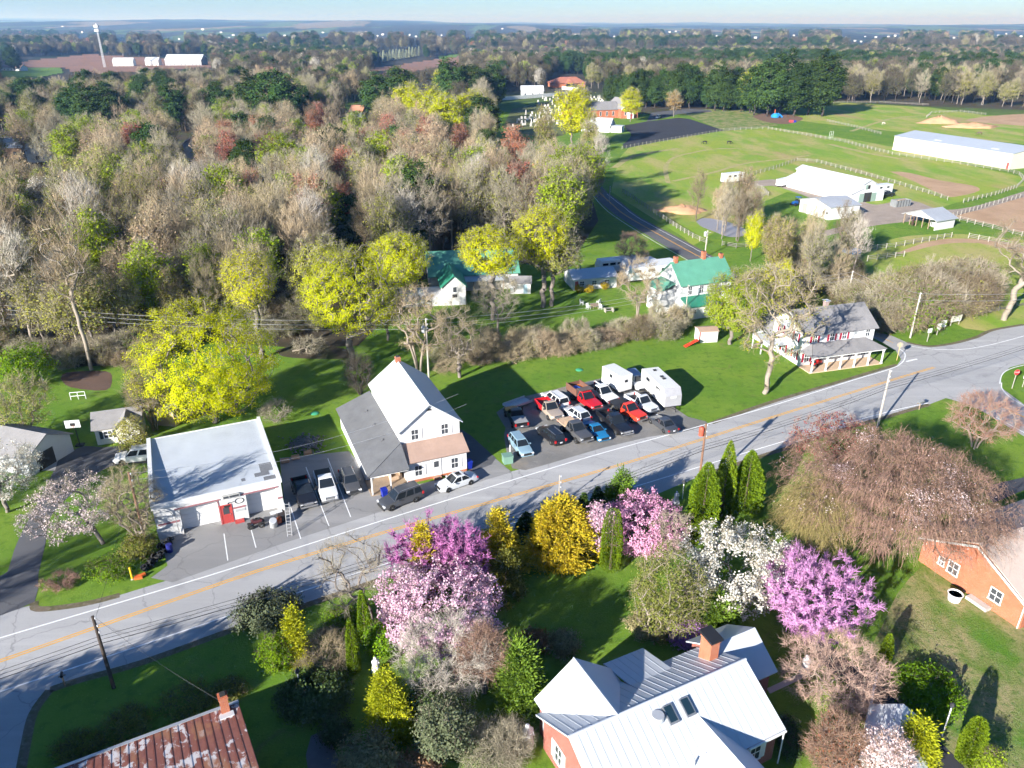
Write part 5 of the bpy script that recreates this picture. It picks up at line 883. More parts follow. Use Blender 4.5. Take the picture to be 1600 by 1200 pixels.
rt = random.Random(3); tyre_me = MB().lathe([(.20, -.1), (.31, -.11), (.34, 0), (.31, .11), (.20, .1), (.22, 0), (.20, -.1)], 16).mesh('tyre', m_tyre, 40)
for i in range(26):
    u = 268 - i * 1.7 + rt.uniform(-5, 5); v = 848 + i * 1.8 + rt.uniform(-4, 4); p = G(u, v); o = link('scrap_tyre', tyre_me, None, p + Vector((0, 0, .11 + .22 * (i % 3))), rot=(rt.uniform(-.3, .3) if i % 4 else 1.3, rt.uniform(-.3, .3), rt.uniform(0, 3))); o.location.z = max(o.location.z, .34 if i % 4 == 0 else .11); prop(o, 'old black tyre in the heap at the corner of the repair garage', 'tyre', 'scrap tyres heaped beside the repair garage')
o = MB().lathe([(.28, 0), (.3, .05), (.29, .3), (.3, .55), (.29, .85), (.3, .88), (.26, .9)], 14).build('plastic_drum', M('dark_blue_drum', (.015, .02, .16), .5), None, loc=G(266, 862)); prop(o, 'dark blue drum among the scrap tyres', 'drum')
R = thing('yellow_bollard', 'yellow steel bollard on the verge near the scrap tyres', 'bollard', G(207, 905)); MB().cyl((0, 0, 0), .09, 1.3, 12).lathe([(.09, 1.3), (.07, 1.36), (.0, 1.39)], 12).build('post', M('bollard_yellow', (.75, .48, .02), .5), R); MB().cyl((0, 0, 0), .16, .06, 12).build('foot', m_conc, R)
o = MB().box((0, 0, .12), (.7, .5, .24), .3).box((.3, .2, .2), (.5, .3, .2), .8).build('orange_crate', m_orange, None, loc=G(217, 903)); prop(o, 'orange crate lying beside the yellow bollard', 'crate')
R = thing('ladder', 'pale aluminium ladder propped at the garage corner', 'ladder', G(453, 838), rad(100)); a_ = MB(); [a_.tube([(0, s * .22, 0), (1.0, s * .22, 3.4)], .035, 6) for s in (-1, 1)]; a_.build('rail', m_wirel, R); [MB().tube([(.1 * i + .05, -.22, .34 * i + .17), (.1 * i + .05, .22, .34 * i + .17)], .025, 6).build('rung', m_wirel, R) for i in range(10)]
R = thing('stock_tank', 'ribbed galvanised tank leaning in front of the garage door', 'tank', G(428, 822), rad(-60)); MB().lathe([(.3, 0), (.38, .02), (.38, .3), (.36, .33), (.38, .36), (.38, .8), (.36, .83), (.38, .86), (.38, 1.3), (.33, 1.32)], 16).build('shell', m_gmet, R); R.rotation_euler = (.5, .2, 0)
R = thing('quad_bike', 'dark quad bike parked before the right garage door', 'quad bike', G(401, 822), rad(200)); MB().loft([body_ring(x, .2, .45, .24, .6, .2, z, .03) for x, z in ((-.6, .8), (-.1, .75), (.3, .85), (.6, .7))]).build('body', M('quad_maroon', (.07, .02, .025), .5), R); MB().tube([(.3, 0, .85), (.2, 0, 1.05)], .03).tube([(.2, -.35, 1.05), (.2, .35, 1.05)], .025).build('handlebar', m_blkpl, R); MB().b2(-.5, .05, -.15, .15, .82, .92).build('seat', m_blkpl, R); MB().b2(.45, .9, -.3, .3, .75, .78).build('rack', m_steel, R); [wheel(R, x, s * .42, .27, .22) for x in (-.5, .55) for s in (-1, 1)]
R = thing('engine_hoist', 'orange machine parts heaped by the garage corner', 'machinery', G(436, 818), .4); MB().box((0, 0, .35), (.5, .4, .5), .3).cyl((.1, -.2, .5), .2, .35, 10).build('motor', M('machine_orange', (.5, .11, .03), .6, .3), R); MB().box((.3, .3, .6), (.8, .6, 1.2), .2).build('crate', M('dark_scrap', (.05, .04, .04), .8, .4), R); MB().box((-.1, .35, 1.25), (1.2, .5, .06), .1).build('sheet', m_trim, R)
for i, (u, v, l) in enumerate(((452, 722, 'leftmost'), (468, 716, 'middle'), (487, 709, 'rightmost'))):
    o = MB().lathe([(.27, 0), (.29, .03), (.28, .3), (.29, .33), (.28, .6), (.29, .63), (.28, .9), (.25, .92)], 14).build('rusty_drum', M('rusty_tan_drum', (.42, .24, .13), .8, .3), None); o.location = G(u, v) + Vector((0, 0, .29)); o.rotation_euler = (math.pi / 2, 0, rad(-65)); prop(o, f'{l} rusty tan drum lying at the top of the garage parking bay', 'drum')
rs = np.random.default_rng(4); sv = []; sf = []
for i in range(420):
    c = np.array(G(478, 695)) + np.array([rs.normal() * 1.1, rs.normal() * 1.0, 0]); c[2] = max(0, .5 - .22 * np.hypot(c[0] - G(478, 695).x, c[1] - G(478, 695).y)) ; s_ = rs.uniform(.06, .2); q = np.array([[1, 0, 0], [-1, 0, 0], [0, 1, 0], [0, -1, 0], [0, 0, 1], [0, 0, -1]]) * s_ * rs.uniform(.6, 1.3, (6, 1)); b0 = len(sv) * 1; sv += list(c + q + [0, 0, s_ * .5]); sf += [[b0 + a for a in t] for t in ((0, 2, 4), (2, 1, 4), (1, 3, 4), (3, 0, 4), (2, 0, 5), (1, 2, 5), (3, 1, 5), (0, 3, 5))]
prop(link('rubble_heap', rawmesh('rubble', sv, sf, M('grey_rubble', (.17, .16, .15), .95, .4, 8))), 'heap of grey rubble on the lawn behind the parking bay', 'rubble', None, 'stuff')
# street signs, letter boxes
def octagon(r): return [(r * math.cos(rad(22.5 + 45 * i)), r * math.sin(rad(22.5 + 45 * i))) for i in range(8)]
def stop_sign(label, px, ang, back):
    R = thing('stop_sign', label, 'sign', G(*px), ang); MB().b2(-.04, .04, -.03, .03, 0, 2.9).build('post', M('yellowed_post', (.55, .38, .15), .7) if back else m_polel, R); MB().ext([(x, z + 2.55) for x, z in octagon(.42)], 'y', -.07, -.04).build('plate', M('sign_red', (.55, .02, .02), .4), R); MB().ext([(x, z + 2.55) for x, z in octagon(.45)], 'y', -.039, -.033).build('backing', M('dull_sign_back', (.26, .23, .19), .7), R)
    cu = bpy.data.curves.new('lettering', 'FONT'); cu.body = 'STOP'; cu.size = .3; cu.align_x = 'CENTER'; cu.align_y = 'CENTER'; cu.extrude = .003; tmp = bpy.data.objects.new('tmp', cu); me = bpy.data.meshes.new_from_object(tmp); bpy.data.objects.remove(tmp); me.name = 'lettering'; me.materials.clear(); me.materials.append(m_trim); link('lettering', me, R, (0, -.075, 2.55), rot=(math.pi / 2, 0, 0))
stop_sign('stop sign seen from behind at the mouth of the side road', (1401, 563), rad(165), True); stop_sign('red stop sign on the far right verge of the junction', (1581, 607), rad(5), False)
def board(label, px, w, h, z, ang, mat=None, two=False, name='sign_board'):
    R = thing(name, label, 'sign', G(*px), ang); MB().b2(-w / 2, w / 2, -.04, .04, z, z + h).build('board', mat or m_trim, R)
    for x in ((-w * .4, w * .4) if two else (0,)): MB().b2(x - .05, x + .05, -.035 + .08, .035 + .08, 0, z + h * .8).build('post', m_polel, R)
board('small white sign on a single post beside the junction', (1449, 534), .8, .7, 1.6, rad(20)); board('tall narrow white sign next to the small white sign', (1464, 524), .7, 1.1, 1.0, rad(15)); board('white notice board under the thicket', (1472, 516), 1.4, 1.2, .6, rad(25), None, True); board('wide cream banner board under the thicket', (1492, 508), 2.4, 1.1, .7, rad(22), M('cream_banner', (.68, .66, .55), .7), True)
board('white backboard-like sign frame at the far right verge', (1598, 605), .7, .5, 1.4, .2)
def letterbox(label, px, ang, n=1, mat=None):
    R = thing('letter_box', label, 'letter box', G(*px), ang); MB().b2(-.05, .05, -.05, .05, 0, 1.05).build('post', m_wood2, R); MB().b2(-.5 * n * .5, .5 * n * .5, -.06, .06, 1.05, 1.1).build('shelf', m_wood2, R)
    for i in range(n):
        x = (i - (n - 1) / 2) * .4; MB().ext([(x - .1, 1.1), (x + .1, 1.1), (x + .1, 1.24), (x + .07, 1.31), (x, 1.34), (x - .07, 1.31), (x - .1, 1.24)], 'y', -.25, .25).build('box', mat or m_blkpl, R)
letterbox('dark letter box at the edge of the shaded lawn', (102, 1072), rad(28)); letterbox('pair of grey letter boxes at the corner near the junction', (1436, 640), rad(30), 3, m_steel)
# lamps, statues, planter
def lamp(label, px, h, mat=None):
    R = thing('garden_lamp', label, 'lamp post', G(*px)); MB().cyl((0, 0, 0), .05, h - .35, 8).build('shaft', mat or m_trim, R); l = MB().lathe([(.05, h - .35), (.13, h - .3), (.17, h - .05), (.16, h - .04)], 8).build('lantern', m_gls, R); MB().lathe([(.2, h - .05), (.1, h + .08), (.02, h + .12)], 8).build('cap', m_blkpl, l)
lamp('white garden lamp post beside the dark rhododendron', (469, 1078), 2.1); lamp('white garden lamp post at the road edge by the pink magnolia', (1066, 780), 2.3); lamp('white lamp post on the tan lawn by the dark driveway', (1472, 1150), 3.2)
m_stat = M('white_marble', (.74, .75, .76), .5, .08)
def statue(label, px, h=1.5, ang=0):
    R = thing('garden_statue', label, 'statue', G(*px), ang); MB().b2(-.3, .3, -.3, .3, 0, .25).b2(-.24, .24, -.24, .24, .25, .45).build('plinth', m_stat, R); s = h - .45
    rings = []
    for t, rx, ry, ox in ((0, .27, .22, 0), (.15, .25, .2, 0), (.4, .2, .17, .01), (.6, .22, .16, 0), (.72, .24, .15, 0), (.79, .14, .1, 0), (.82, .07, .07, 0), (.86, .095, .1, 0), (.93, .1, .11, 0), (.99, .06, .07, 0), (1, .02, .02, 0)):
        rings.append([(ox + rx * s * math.cos(a), ry * s * math.sin(a) * (1 + .12 * math.sin(5 * a) * (1 - t)), .45 + t * s) for a in [2 * math.pi * i / 14 for i in range(14)]])
    f_ = MB().loft(rings); f_.tube([(.2 * s, 0, .45 + .68 * s), (.2 * s, -.16 * s, .45 + .52 * s), (.02, -.2 * s, .45 + .58 * s)], [.05, .045, .03], 6).tube([(-.2 * s, 0, .45 + .68 * s), (-.2 * s, -.16 * s, .45 + .52 * s), (-.02, -.2 * s, .45 + .58 * s)], [.05, .045, .03], 6); f_.build('figure', m_stat, R, smooth=50)
statue('white robed statue in the shade of the green arborvitae', (588, 1052), 1.7, .5); statue('white statue against the brick wall of the standing-seam house', (824, 1168), 2.3, .4); statue('white statue under the bare tree beside the footpath', (1256, 1052), 1.9, .3); statue('white statue at the road edge behind the pink magnolia', (1056, 786), 1.5, .2); statue('white statue half cut by the lower edge of the photo', (1332, 1222), 1.6)
R = thing('planter', 'large white ribbed planter against the orange brick wall', 'planter', G(1490, 938)); MB().lathe([(.45, 0), (.5, .05), (.62, .75), (.68, .8), (.6, .82), (.55, .7)], 16).build('pot', m_trim, R); MB().cyl((0, 0, .6), .55, .1, 14).build('soil', m_dkint, R)
# basketball hoop, bench, football frame, picnic table and chairs
R = thing('basketball_hoop', 'basketball hoop with white backboard at the end of the driveway', 'basketball hoop', G(124, 698), rad(10)); MB().box((0, .3, .1), (.9, .7, .2)).build('base', m_blkpl, R); MB().tube([(0, .3, .2), (0, .2, 2.4), (0, -.15, 3.0)], .06).build('pole', m_blkpl, R); MB().b2(-.85, .85, -.22, -.17, 2.75, 3.75).build('backboard', m_trim, R); MB().b2(-.3, .3, -.23, -.22, 3.0, 3.4).build('target_square', m_blkpl, R); h_ = MB(); [h_.tube([(.22 * math.cos(2 * math.pi * i / 12), -.48 + .22 * math.sin(2 * math.pi * i / 12), 3.0), (.22 * math.cos(2 * math.pi * (i + 1) / 12), -.48 + .22 * math.sin(2 * math.pi * (i + 1) / 12), 3.0)], .02, 5) for i in range(12)]; h_.build('ring', m_orange, R)
R = thing('garden_bench', 'grey garden bench beside the grey garage', 'bench', G(82, 713), rad(20)); [MB().b2(-.75, .75, y - .06, y + .06, .42, .46).build('slat', m_gmet, R) for y in (-.2, 0, .2)]; [MB().b2(-.75, .75, .26, .3, z, z + .12).build('back_slat', m_gmet, R) for z in (.6, .8)]; [MB().b2(x - .04, x + .04, -.22, .3, 0, .42).build('leg', m_steel, R) for x in (-.65, .65)]
def frame_goal(label, px, w, h, ang):
    R = thing('goal_frame', label, 'frame', G(*px), ang); a_ = MB()
    for x in (-w / 2, 0, w / 2): a_.tube([(x, 0, 0), (x, 0, h)], .05, 6)
    for z in (h * .5, h): a_.tube([(-w / 2, 0, z), (w / 2, 0, z)], .05, 6)
    a_.build('tubes', m_trim, R)
frame_goal('white tubular frame beside the soil bed on the back lawn', (123, 624), 1.9, 1.1, rad(12)); frame_goal('pale goal frame on the small paddock', (1298, 216), 3.2, 3.0, rad(40))
R = thing('patio_table', 'brown patio table among white chairs on the farm lawn', 'table', G(929, 482), .3); MB().cyl((0, 0, .7), .85, .05, 16).build('tabletop', m_wood2, R); [MB().tube([(.55 * math.cos(a), .55 * math.sin(a), .7), (.65 * math.cos(a), .65 * math.sin(a), 0)], .04).build('leg', m_wood2, R) for a in (.8, 2.4, 3.9, 5.5)]
ch0 = None
for i, (u, v, a, l) in enumerate(((909, 476, 1.2, 'leftmost'), (919, 483, .6, 'nearest'), (935, 475, 4.0, 'farthest'), (939, 483, 2.6, 'rightmost'))):
    R = thing('garden_chair', f'{l} white garden chair at the patio table', 'chair', G(u, v), a, 'white chairs round the patio table'); MB().b2(-.3, .3, -.3, .3, .4, .45).build('seat', m_trim, R); MB().box((0, .3, .75), (.6, .06, .7), rx=-.2).build('backrest', m_trim, R); [MB().b2(x - .03, x + .03, y - .03, y + .03, 0, .4).build('leg', m_trim, R) for x in (-.27, .27) for y in (-.27, .27)]; [MB().b2(x - .04, x + .04, -.3, .3, .6, .64).build('armrest', m_trim, R) for x in (-.3, .3)]
R = thing('picnic_bench', 'pale slatted bench right of the patio table', 'bench', G(951, 487), .2); [MB().b2(-.9, .9, y - .1, y + .1, z, z + .05).build('plank', m_fence, R) for y, z in ((-.5, .4), (0, .7), (.5, .4))]; [MB().b2(x - .05, x + .05, -.5, .5, 0, .7).build('trestle', m_fence, R) for x in (-.7, .7)]
R = thing('play_set', 'red and green plastic slide by the utility shed', 'play set', G(1080, 541), .2); MB().slab([(-1.2, -.4, .05), (1.0, -.4, 1.1), (1.0, .4, 1.1), (-1.2, .4, .05)], .08).build('slide', M('toy_red', (.6, .05, .02), .4), R); MB().b2(.2, 1.1, .5, 1.1, 0, .5).build('box', M('toy_green', (.03, .3, .09), .4), R)
for px, l in (((905, 578), 'on the lawn behind the car park'), ((492, 646), 'on the lawn behind the white house')):
    o = MB().lathe([(.55, 0), (.55, .05), (.3, .14), (.05, .16)], 16).build('tank_lid', M('lid_green', (.05, .3, .16), .6), None, loc=G(*px)); prop(o, 'round green tank lid ' + l, 'lid')
R = thing('playground_climber', 'bright blue climbing frame on the mulch below the pines', 'play set', G(1211, 184), .3); MB().lathe([(.2, 0), (2.2, .2), (2.4, 1.2), (1.2, 2.2), (.1, 2.6)], 14).build('dome', M('play_blue', (.03, .25, .62), .4), R); MB().tube([(1.5, 0, 2), (3.2, 0, 1.2), (4.4, 0, .2)], .55, 10).build('slide_tube', M('play_blue', (.03, .25, .62), .4), R); MB().cyl((-.5, 0, 2.2), .2, 2.2, 8).build('mast', m_orange, R)
R = thing('toy_house', 'small red and blue play box on the mulch below the pines', 'play set', G(1236, 191), 0); MB().b2(-1, 1, -.8, .8, 0, 1.2).build('box', m_redd, R); MB().b2(1.2, 2.4, -.6, .6, 0, .9).build('bench', m_bluep, R)
o = MB().lathe([(2.0, 0), (2.1, .3), (2.1, .6), (1.9, .65), (1.9, .5)], 20).build('paddling_pool', M('pool_blue', (.02, .25, .6), .4), None, loc=G(1330, 394)); prop(o, 'bright blue round pool among the bushes', 'pool')
R = thing('radio_mast', 'slender lattice radio mast on the ploughed field skyline', 'mast', (0, 0, 0)); p = GT(164, 106); R.location = p; h = ZA(36, p.y) - p.z; a_ = MB()
for k in range(3):
    an = 2 * math.pi * k / 3; a_.tube([(1.6 * math.cos(an), 1.6 * math.sin(an), 0), (.6 * math.cos(an), .6 * math.sin(an), h)], .28, 4)
for i in range(22):
    z0, z1 = h * i / 22, h * (i + 1) / 22; r0, r1 = 1.6 - z0 / h, 1.6 - z1 / h
    for k in range(3): a0, a1 = 2 * math.pi * k / 3, 2 * math.pi * (k + 1) / 3; a_.tube([(r0 * math.cos(a0), r0 * math.sin(a0), z0), (r1 * math.cos(a1), r1 * math.sin(a1), z1)], .12, 3)
a_.build('lattice', M('mast_grey', (.6, .62, .64), .5), R); [MB().b2(-2.6, 2.6, -2.6, 2.6, h * f_ - 1.5, h * f_ + 1.5).build('antenna_array', m_trim, R) for f_ in (.84, .93)]
# gravestones, each a thing of its own
gr = random.Random(12); gm = [MB().ext([(-.45, 0), (.45, 0), (.45, 1.0), (.3, 1.25), (-.3, 1.25), (-.45, 1.0)], 'y', -.12, .12).b2(-.6, .6, -.25, .25, 0, .15).mesh('gravestone', M('pale_headstone', (.58, .56, .52), .8, .2)), MB().b2(-.35, .35, -.35, .35, 0, .5).hexa([(-.25, -.25, .5), (.25, -.25, .5), (.25, .25, .5), (-.25, .25, .5)], [(-.08, -.08, 2.3), (.08, -.08, 2.3), (.08, .08, 2.3), (-.08, .08, 2.3)]).mesh('gravestone', M('pale_headstone', (.58, .56, .52), .8, .2))]
n_ = 0
for row in range(15):
    for c in range(24):
        if n_ >= 180: break
        t = row / 14; u = 788 + t * 14 + (c + gr.uniform(-.3, .3)) * (5.0 + .6 * t) + (1 - t) * 60 ; v = 154 + t * 44 + gr.uniform(-1, 1)
        if gr.random() < .42 or (805 < u < 850 and 163 < v < 178) or u > 905 + (1 - t) * 95: continue
        k = 1 if gr.random() < .18 else 0; o = link('gravestone', gm[k], None, G(u, v), gr.uniform(-.15, .15) + .25, gr.uniform(.9, 1.25)); prop(o, ('tall pale obelisk' if k else 'pale upright headstone') + ' in the rows of the churchyard', 'gravestone', 'churchyard obelisks' if k else 'churchyard headstones'); n_ += 1
for i in range(9):
    o = MB().cyl((0, 0, 0), .18, 1.0, 8).lathe([(.18, 1.0), (.12, 1.12), (.0, 1.16)], 8).build('drive_bollard', m_trim, None, loc=G(944 + i * 3.6, 191 + i * 1.7)); prop(o, 'white bollard in the row beside the church hall', 'bollard', 'white bollards beside the church hall')

def heap(label, px, rx, ry, h, mat, name='earth_heap'):
    rg_ = np.random.default_rng(int(px[0])); V = []; n = 22; p = G(*px)
    for j in range(9):
        t = j / 8
        for i in range(n):
            a = 2 * math.pi * i / n; q = 1 + .22 * math.sin(3 * a + px[0]) + .1 * rg_.normal(); V.append((rx * (1 - t) * q * math.cos(a), ry * (1 - t) * q * math.sin(a), h * (1 - (1 - t) ** 1.6) * (1 + .12 * rg_.normal() * (t > 0)) - (.05 if j == 0 else 0)))
    Fq = [(j * n + i, j * n + (i + 1) % n, (j + 1) * n + (i + 1) % n, (j + 1) * n + i) for j in range(8) for i in range(n)]; o = link(name, rawmesh(name, V, Fq, mat, smooth=True), None, p); prop(o, label, 'earth heap')
m_clay = M('orange_clay_soil', (.46, .27, .15), .95, .2, 1.5, bmp=.5)
heap('orange earth heap beside the pond', (1068, 330), 6.5, 4, 1.6, m_clay); heap('orange earth heap at the edge of the far pasture', (1468, 192), 10, 6, 3.2, m_clay); heap('low tan manure heap behind the riding arena', (1520, 199), 14, 5, 2.2, m_clay)
# ================================================================ trees and shrubs
def unit(v): return v / (np.linalg.norm(v, axis=-1, keepdims=True) + 1e-9)
def rdir(rng, n): return unit(rng.normal(size=(n, 3)))
def skel(rng, tips, trunk, up=.9, seg=.7, curve=.45):
    """grow branches from a trunk to crown points: each point joins the nearest suitable branch already there"""
    P = np.zeros((len(tips) * 14 + len(trunk) + 50, 3)); par = np.full(len(P), -1, int); n = len(trunk)
    P[:n] = trunk; par[1:n] = np.arange(n - 1); T0 = P[:n].copy()
    d0 = np.min(np.linalg.norm(tips[:, None, :] - T0[None], axis=2), 1); ends = []
    for ti in np.argsort(d0):
        t = tips[ti]; d = P[:n] - t; dist = np.linalg.norm(d, axis=1); hd = np.hypot(d[:, 0], d[:, 1])
        c = dist + up * np.maximum(0, d[:, 2] + .35 * hd); c[0] += 99 if n > 3 else 0
        j = int(np.argmin(c)); a = P[j]; L = dist[j]; k = int(min(12, max(1, math.ceil(L / seg))))
        if n + k >= len(P): break
        pd = unit(a - P[par[j]]) if par[j] >= 0 else np.array([0, 0, 1.]); ctrl = a + (pd * curve + (t - a) / (L + 1e-6) * (1 - curve)) * L * .5 + rng.normal(size=3) * L * .05
        s = (np.arange(1, k + 1) / k)[:, None]; q = (1 - s) ** 2 * a + 2 * s * (1 - s) * ctrl + s * s * t
        q[:-1] += rng.normal(size=(k - 1, 3)) * seg * .07
        P[n:n + k] = q; par[n:n + k] = np.concatenate([[j], np.arange(n, n + k - 1)]); n += k; ends.append(n - 1)
    return P[:n], par[:n], np.array(ends)
def radii(par, rt, rtip, p=.5):
    c = np.ones(len(par)) * .0; kids = np.zeros(len(par), int); np.add.at(kids, par[par >= 0], 1); c[kids == 0] = 1
    for i in range(len(par) - 1, 0, -1): c[par[i]] += c[i]
    return np.maximum(rtip, rt * (c / c[0]) ** p)
def limbs(P, par, r, sides=5):
    i = np.nonzero(par >= 0)[0]; a = P[par[i]]; b = P[i]; t = unit(b - a); ref = np.where(np.abs(t[:, 2:3]) > .9, [[1., 0, 0]], [[0, 0, 1.]]); x = unit(np.cross(t, ref)); y = np.cross(t, x)
    an = np.arange(sides) * 2 * math.pi / sides; cs = np.cos(an)[None, :, None]; sn = np.sin(an)[None, :, None]; o = x[:, None] * cs + y[:, None] * sn
    ra = np.minimum(r[par[i]], r[i] * 1.6); V = np.concatenate([a[:, None] + o * ra[:, None, None], b[:, None] + o * r[i][:, None, None]], 1).reshape(-1, 3)
    q = np.arange(sides); f = np.stack([q, (q + 1) % sides, (q + 1) % sides + sides, q + sides], 1); return V, (np.arange(len(i))[:, None, None] * 2 * sides + f[None]).reshape(-1, 4)
def tris(a, d, L, w, rng):
    """thin tapering twigs"""
    s = unit(np.cross(d, rdir(rng, len(a)))); V = np.stack([a - s * w[:, None], a + s * w[:, None], a + d * L[:, None] + s * w[:, None] * .25, a + d * L[:, None] - s * w[:, None] * .25], 1).reshape(-1, 3)
    return V, np.arange(len(V)).reshape(-1, 4)
def leaves(c, nrm, size, rng, asp=1.0, spread=.8):
    n = unit(nrm + rng.normal(size=c.shape) * spread); t = unit(np.cross(n, rdir(rng, len(c)))); b = np.cross(n, t); s = size[:, None]
    V = np.stack([c - t * s * .5 * asp, c - b * s * .42 - t * s * .05, c + t * s * .5 * asp, c + b * s * .42 + t * s * .05], 1).reshape(-1, 3); return V, np.arange(len(V)).reshape(-1, 4)
def kites(c, d, L, w, rng, droop=0.0):
    s = unit(np.cross(d, rdir(rng, len(c)))); e = c + d * L[:, None]; e[:, 2] -= droop * L; m = c + d * L[:, None] * .45
    V = np.stack([c, m - s * w[:, None], e, m + s * w[:, None]], 1).reshape(-1, 3); return V, np.arange(len(V)).reshape(-1, 4)
def joinm(name, parts, mats):
    V = []; Fs = []; mi = []; o = 0
    for v, f, m_ in parts: V.append(v); Fs.append(f + o); mi += [m_] * len(f); o += len(v)
    return rawmesh(name, np.concatenate(V), np.concatenate(Fs), mats, mi)
def lump(rng, d, k=9, amp=.22):
    c = rdir(rng, k); a = rng.uniform(-1, 1, k) * amp; return 1 + (np.exp(4 * (d @ c.T - 1)) * a[None]).sum(1)
def broad(seed, H, R, bark, twig=None, leaf=None, tips=140, cb=.3, ntw=2200, tl=.8, tw=.012, nlf=0, ls=.3, clump=.5, rt=None, up=.9, stems=1, flat=1.0, hollow=.35, along=False, curve=.45, seg=None, lean=(0, 0), fine=2, asp=1.0, top=1.0, tshare=.4, spread=.8, twup=.25, rise=0.0):
    """broadleaf or bare tree: returns (trunk mesh, crown mesh)"""
    rng = np.random.default_rng(seed); rt = rt or max(.05, .022 * H + .012 * R); cz = H * (cb + top) / 2; rz = H * (top - cb) / 2
    d = rdir(rng, tips); rho = hollow + (1 - hollow) * rng.random(tips) ** .55; sc = lump(rng, d)[:, None]
    T = d * rho[:, None] * sc * np.array([R, R, rz * flat]) + [lean[0], lean[1], cz]; T[:, 2] = np.maximum(T[:, 2], H * cb * .55)
    seg = seg or max(.35, R / 8)
    if stems == 1:
        k = max(4, int(H * .55 / seg)); z = np.linspace(0, H * (cb + (.62 - cb) * .55), k); tr = np.stack([lean[0] * (z / H) + rng.normal(size=k) * .03 * R * (z > 0), lean[1] * (z / H) + rng.normal(size=k) * .03 * R * (z > 0), z], 1); P, par, ends = skel(rng, T, tr, up, seg, curve)
    else:
        Ps = []; pars = []; es = []; off = 0; az = np.arctan2(T[:, 1], T[:, 0]) + math.pi
        for s_ in range(stems):
            sel = T[(az / (2 * math.pi) * stems).astype(int) % stems == s_]
            if len(sel) < 2: continue
            an = (s_ + .5) / stems * 2 * math.pi - math.pi; k = 5; t = np.linspace(0, 1, k); o = np.array([math.cos(an), math.sin(an)]); tr = np.stack([o[0] * (.08 * R + .3 * R * t ** 1.5), o[1] * (.08 * R + .3 * R * t ** 1.5), t * H * (cb + .12)], 1)
            P_, pa, e = skel(rng, sel, tr, up, seg, curve); pa = np.where(pa >= 0, pa + off, -1); Ps.append(P_); pars.append(pa); es.append(e + off); off += len(P_)
        P, par, ends = np.concatenate(Ps), np.concatenate(pars), np.concatenate(es)
    if stems == 1: r = radii(par, rt, .012 + .0008 * H)
    else:
        r = np.zeros(len(par)); st = np.nonzero(par < 0)[0].tolist() + [len(par)]
        for a, b in zip(st, st[1:]): q = np.where(par[a:b] >= 0, par[a:b] - a, -1); r[a:b] = radii(q, rt * .55, .010)
    v, f = limbs(P, par, r); trunk = rawmesh('trunk', v, f, bark, smooth=True)
    parts = []; ctr = np.array([lean[0], lean[1], cz * .8])
    thin = np.nonzero((r < rt * .30) & (P[:, 2] > H * cb * .5))[0]; thin = thin if len(thin) > 10 else ends
    if ntw:
        src = np.where(rng.random(ntw) < .55, rng.choice(ends, ntw), rng.choice(thin, ntw)); a = P[src] + rng.normal(size=(ntw, 3)) * tl * .12; out = unit(a - ctr); dd = unit(out * .7 + rdir(rng, ntw) * .8 + [0, 0, twup]); L = tl * rng.uniform(.5, 1.3, ntw); w = tw * rng.uniform(.7, 1.4, ntw)
        parts.append(tris(a, dd, L, w, rng) + (0,))
        if fine:
            m_ = ntw * fine; s2 = rng.integers(0, ntw, m_); a2 = a[s2] + dd[s2] * (L[s2] * rng.uniform(.25, 1.0, m_))[:, None]; d2 = unit(dd[s2] * .7 + rdir(rng, m_) * .9 + [0, 0, twup * .5]); parts.append(tris(a2, d2, L[s2] * rng.uniform(.3, .7, m_), w[s2] * .6, rng) + (0,))
    if nlf:
        if along:
            src = rng.choice(thin, nlf); q = rng.random((nlf, 1)); c = P[src] * q + P[np.maximum(par[src], 0)] * (1 - q) + rng.normal(size=(nlf, 3)) * clump
        else: c = P[np.where(rng.random(nlf) < 1 - tshare, rng.choice(ends, nlf), rng.choice(thin, nlf))] + rng.normal(size=(nlf, 3)) * clump * np.array([1, 1, .7])
        parts.append(leaves(c, unit(c - ctr) + [0, 0, .4], ls * rng.uniform(.6, 1.35, nlf), rng, asp, spread) + (1,))
    return trunk, joinm('crown', parts, [twig or bark, leaf or bark])
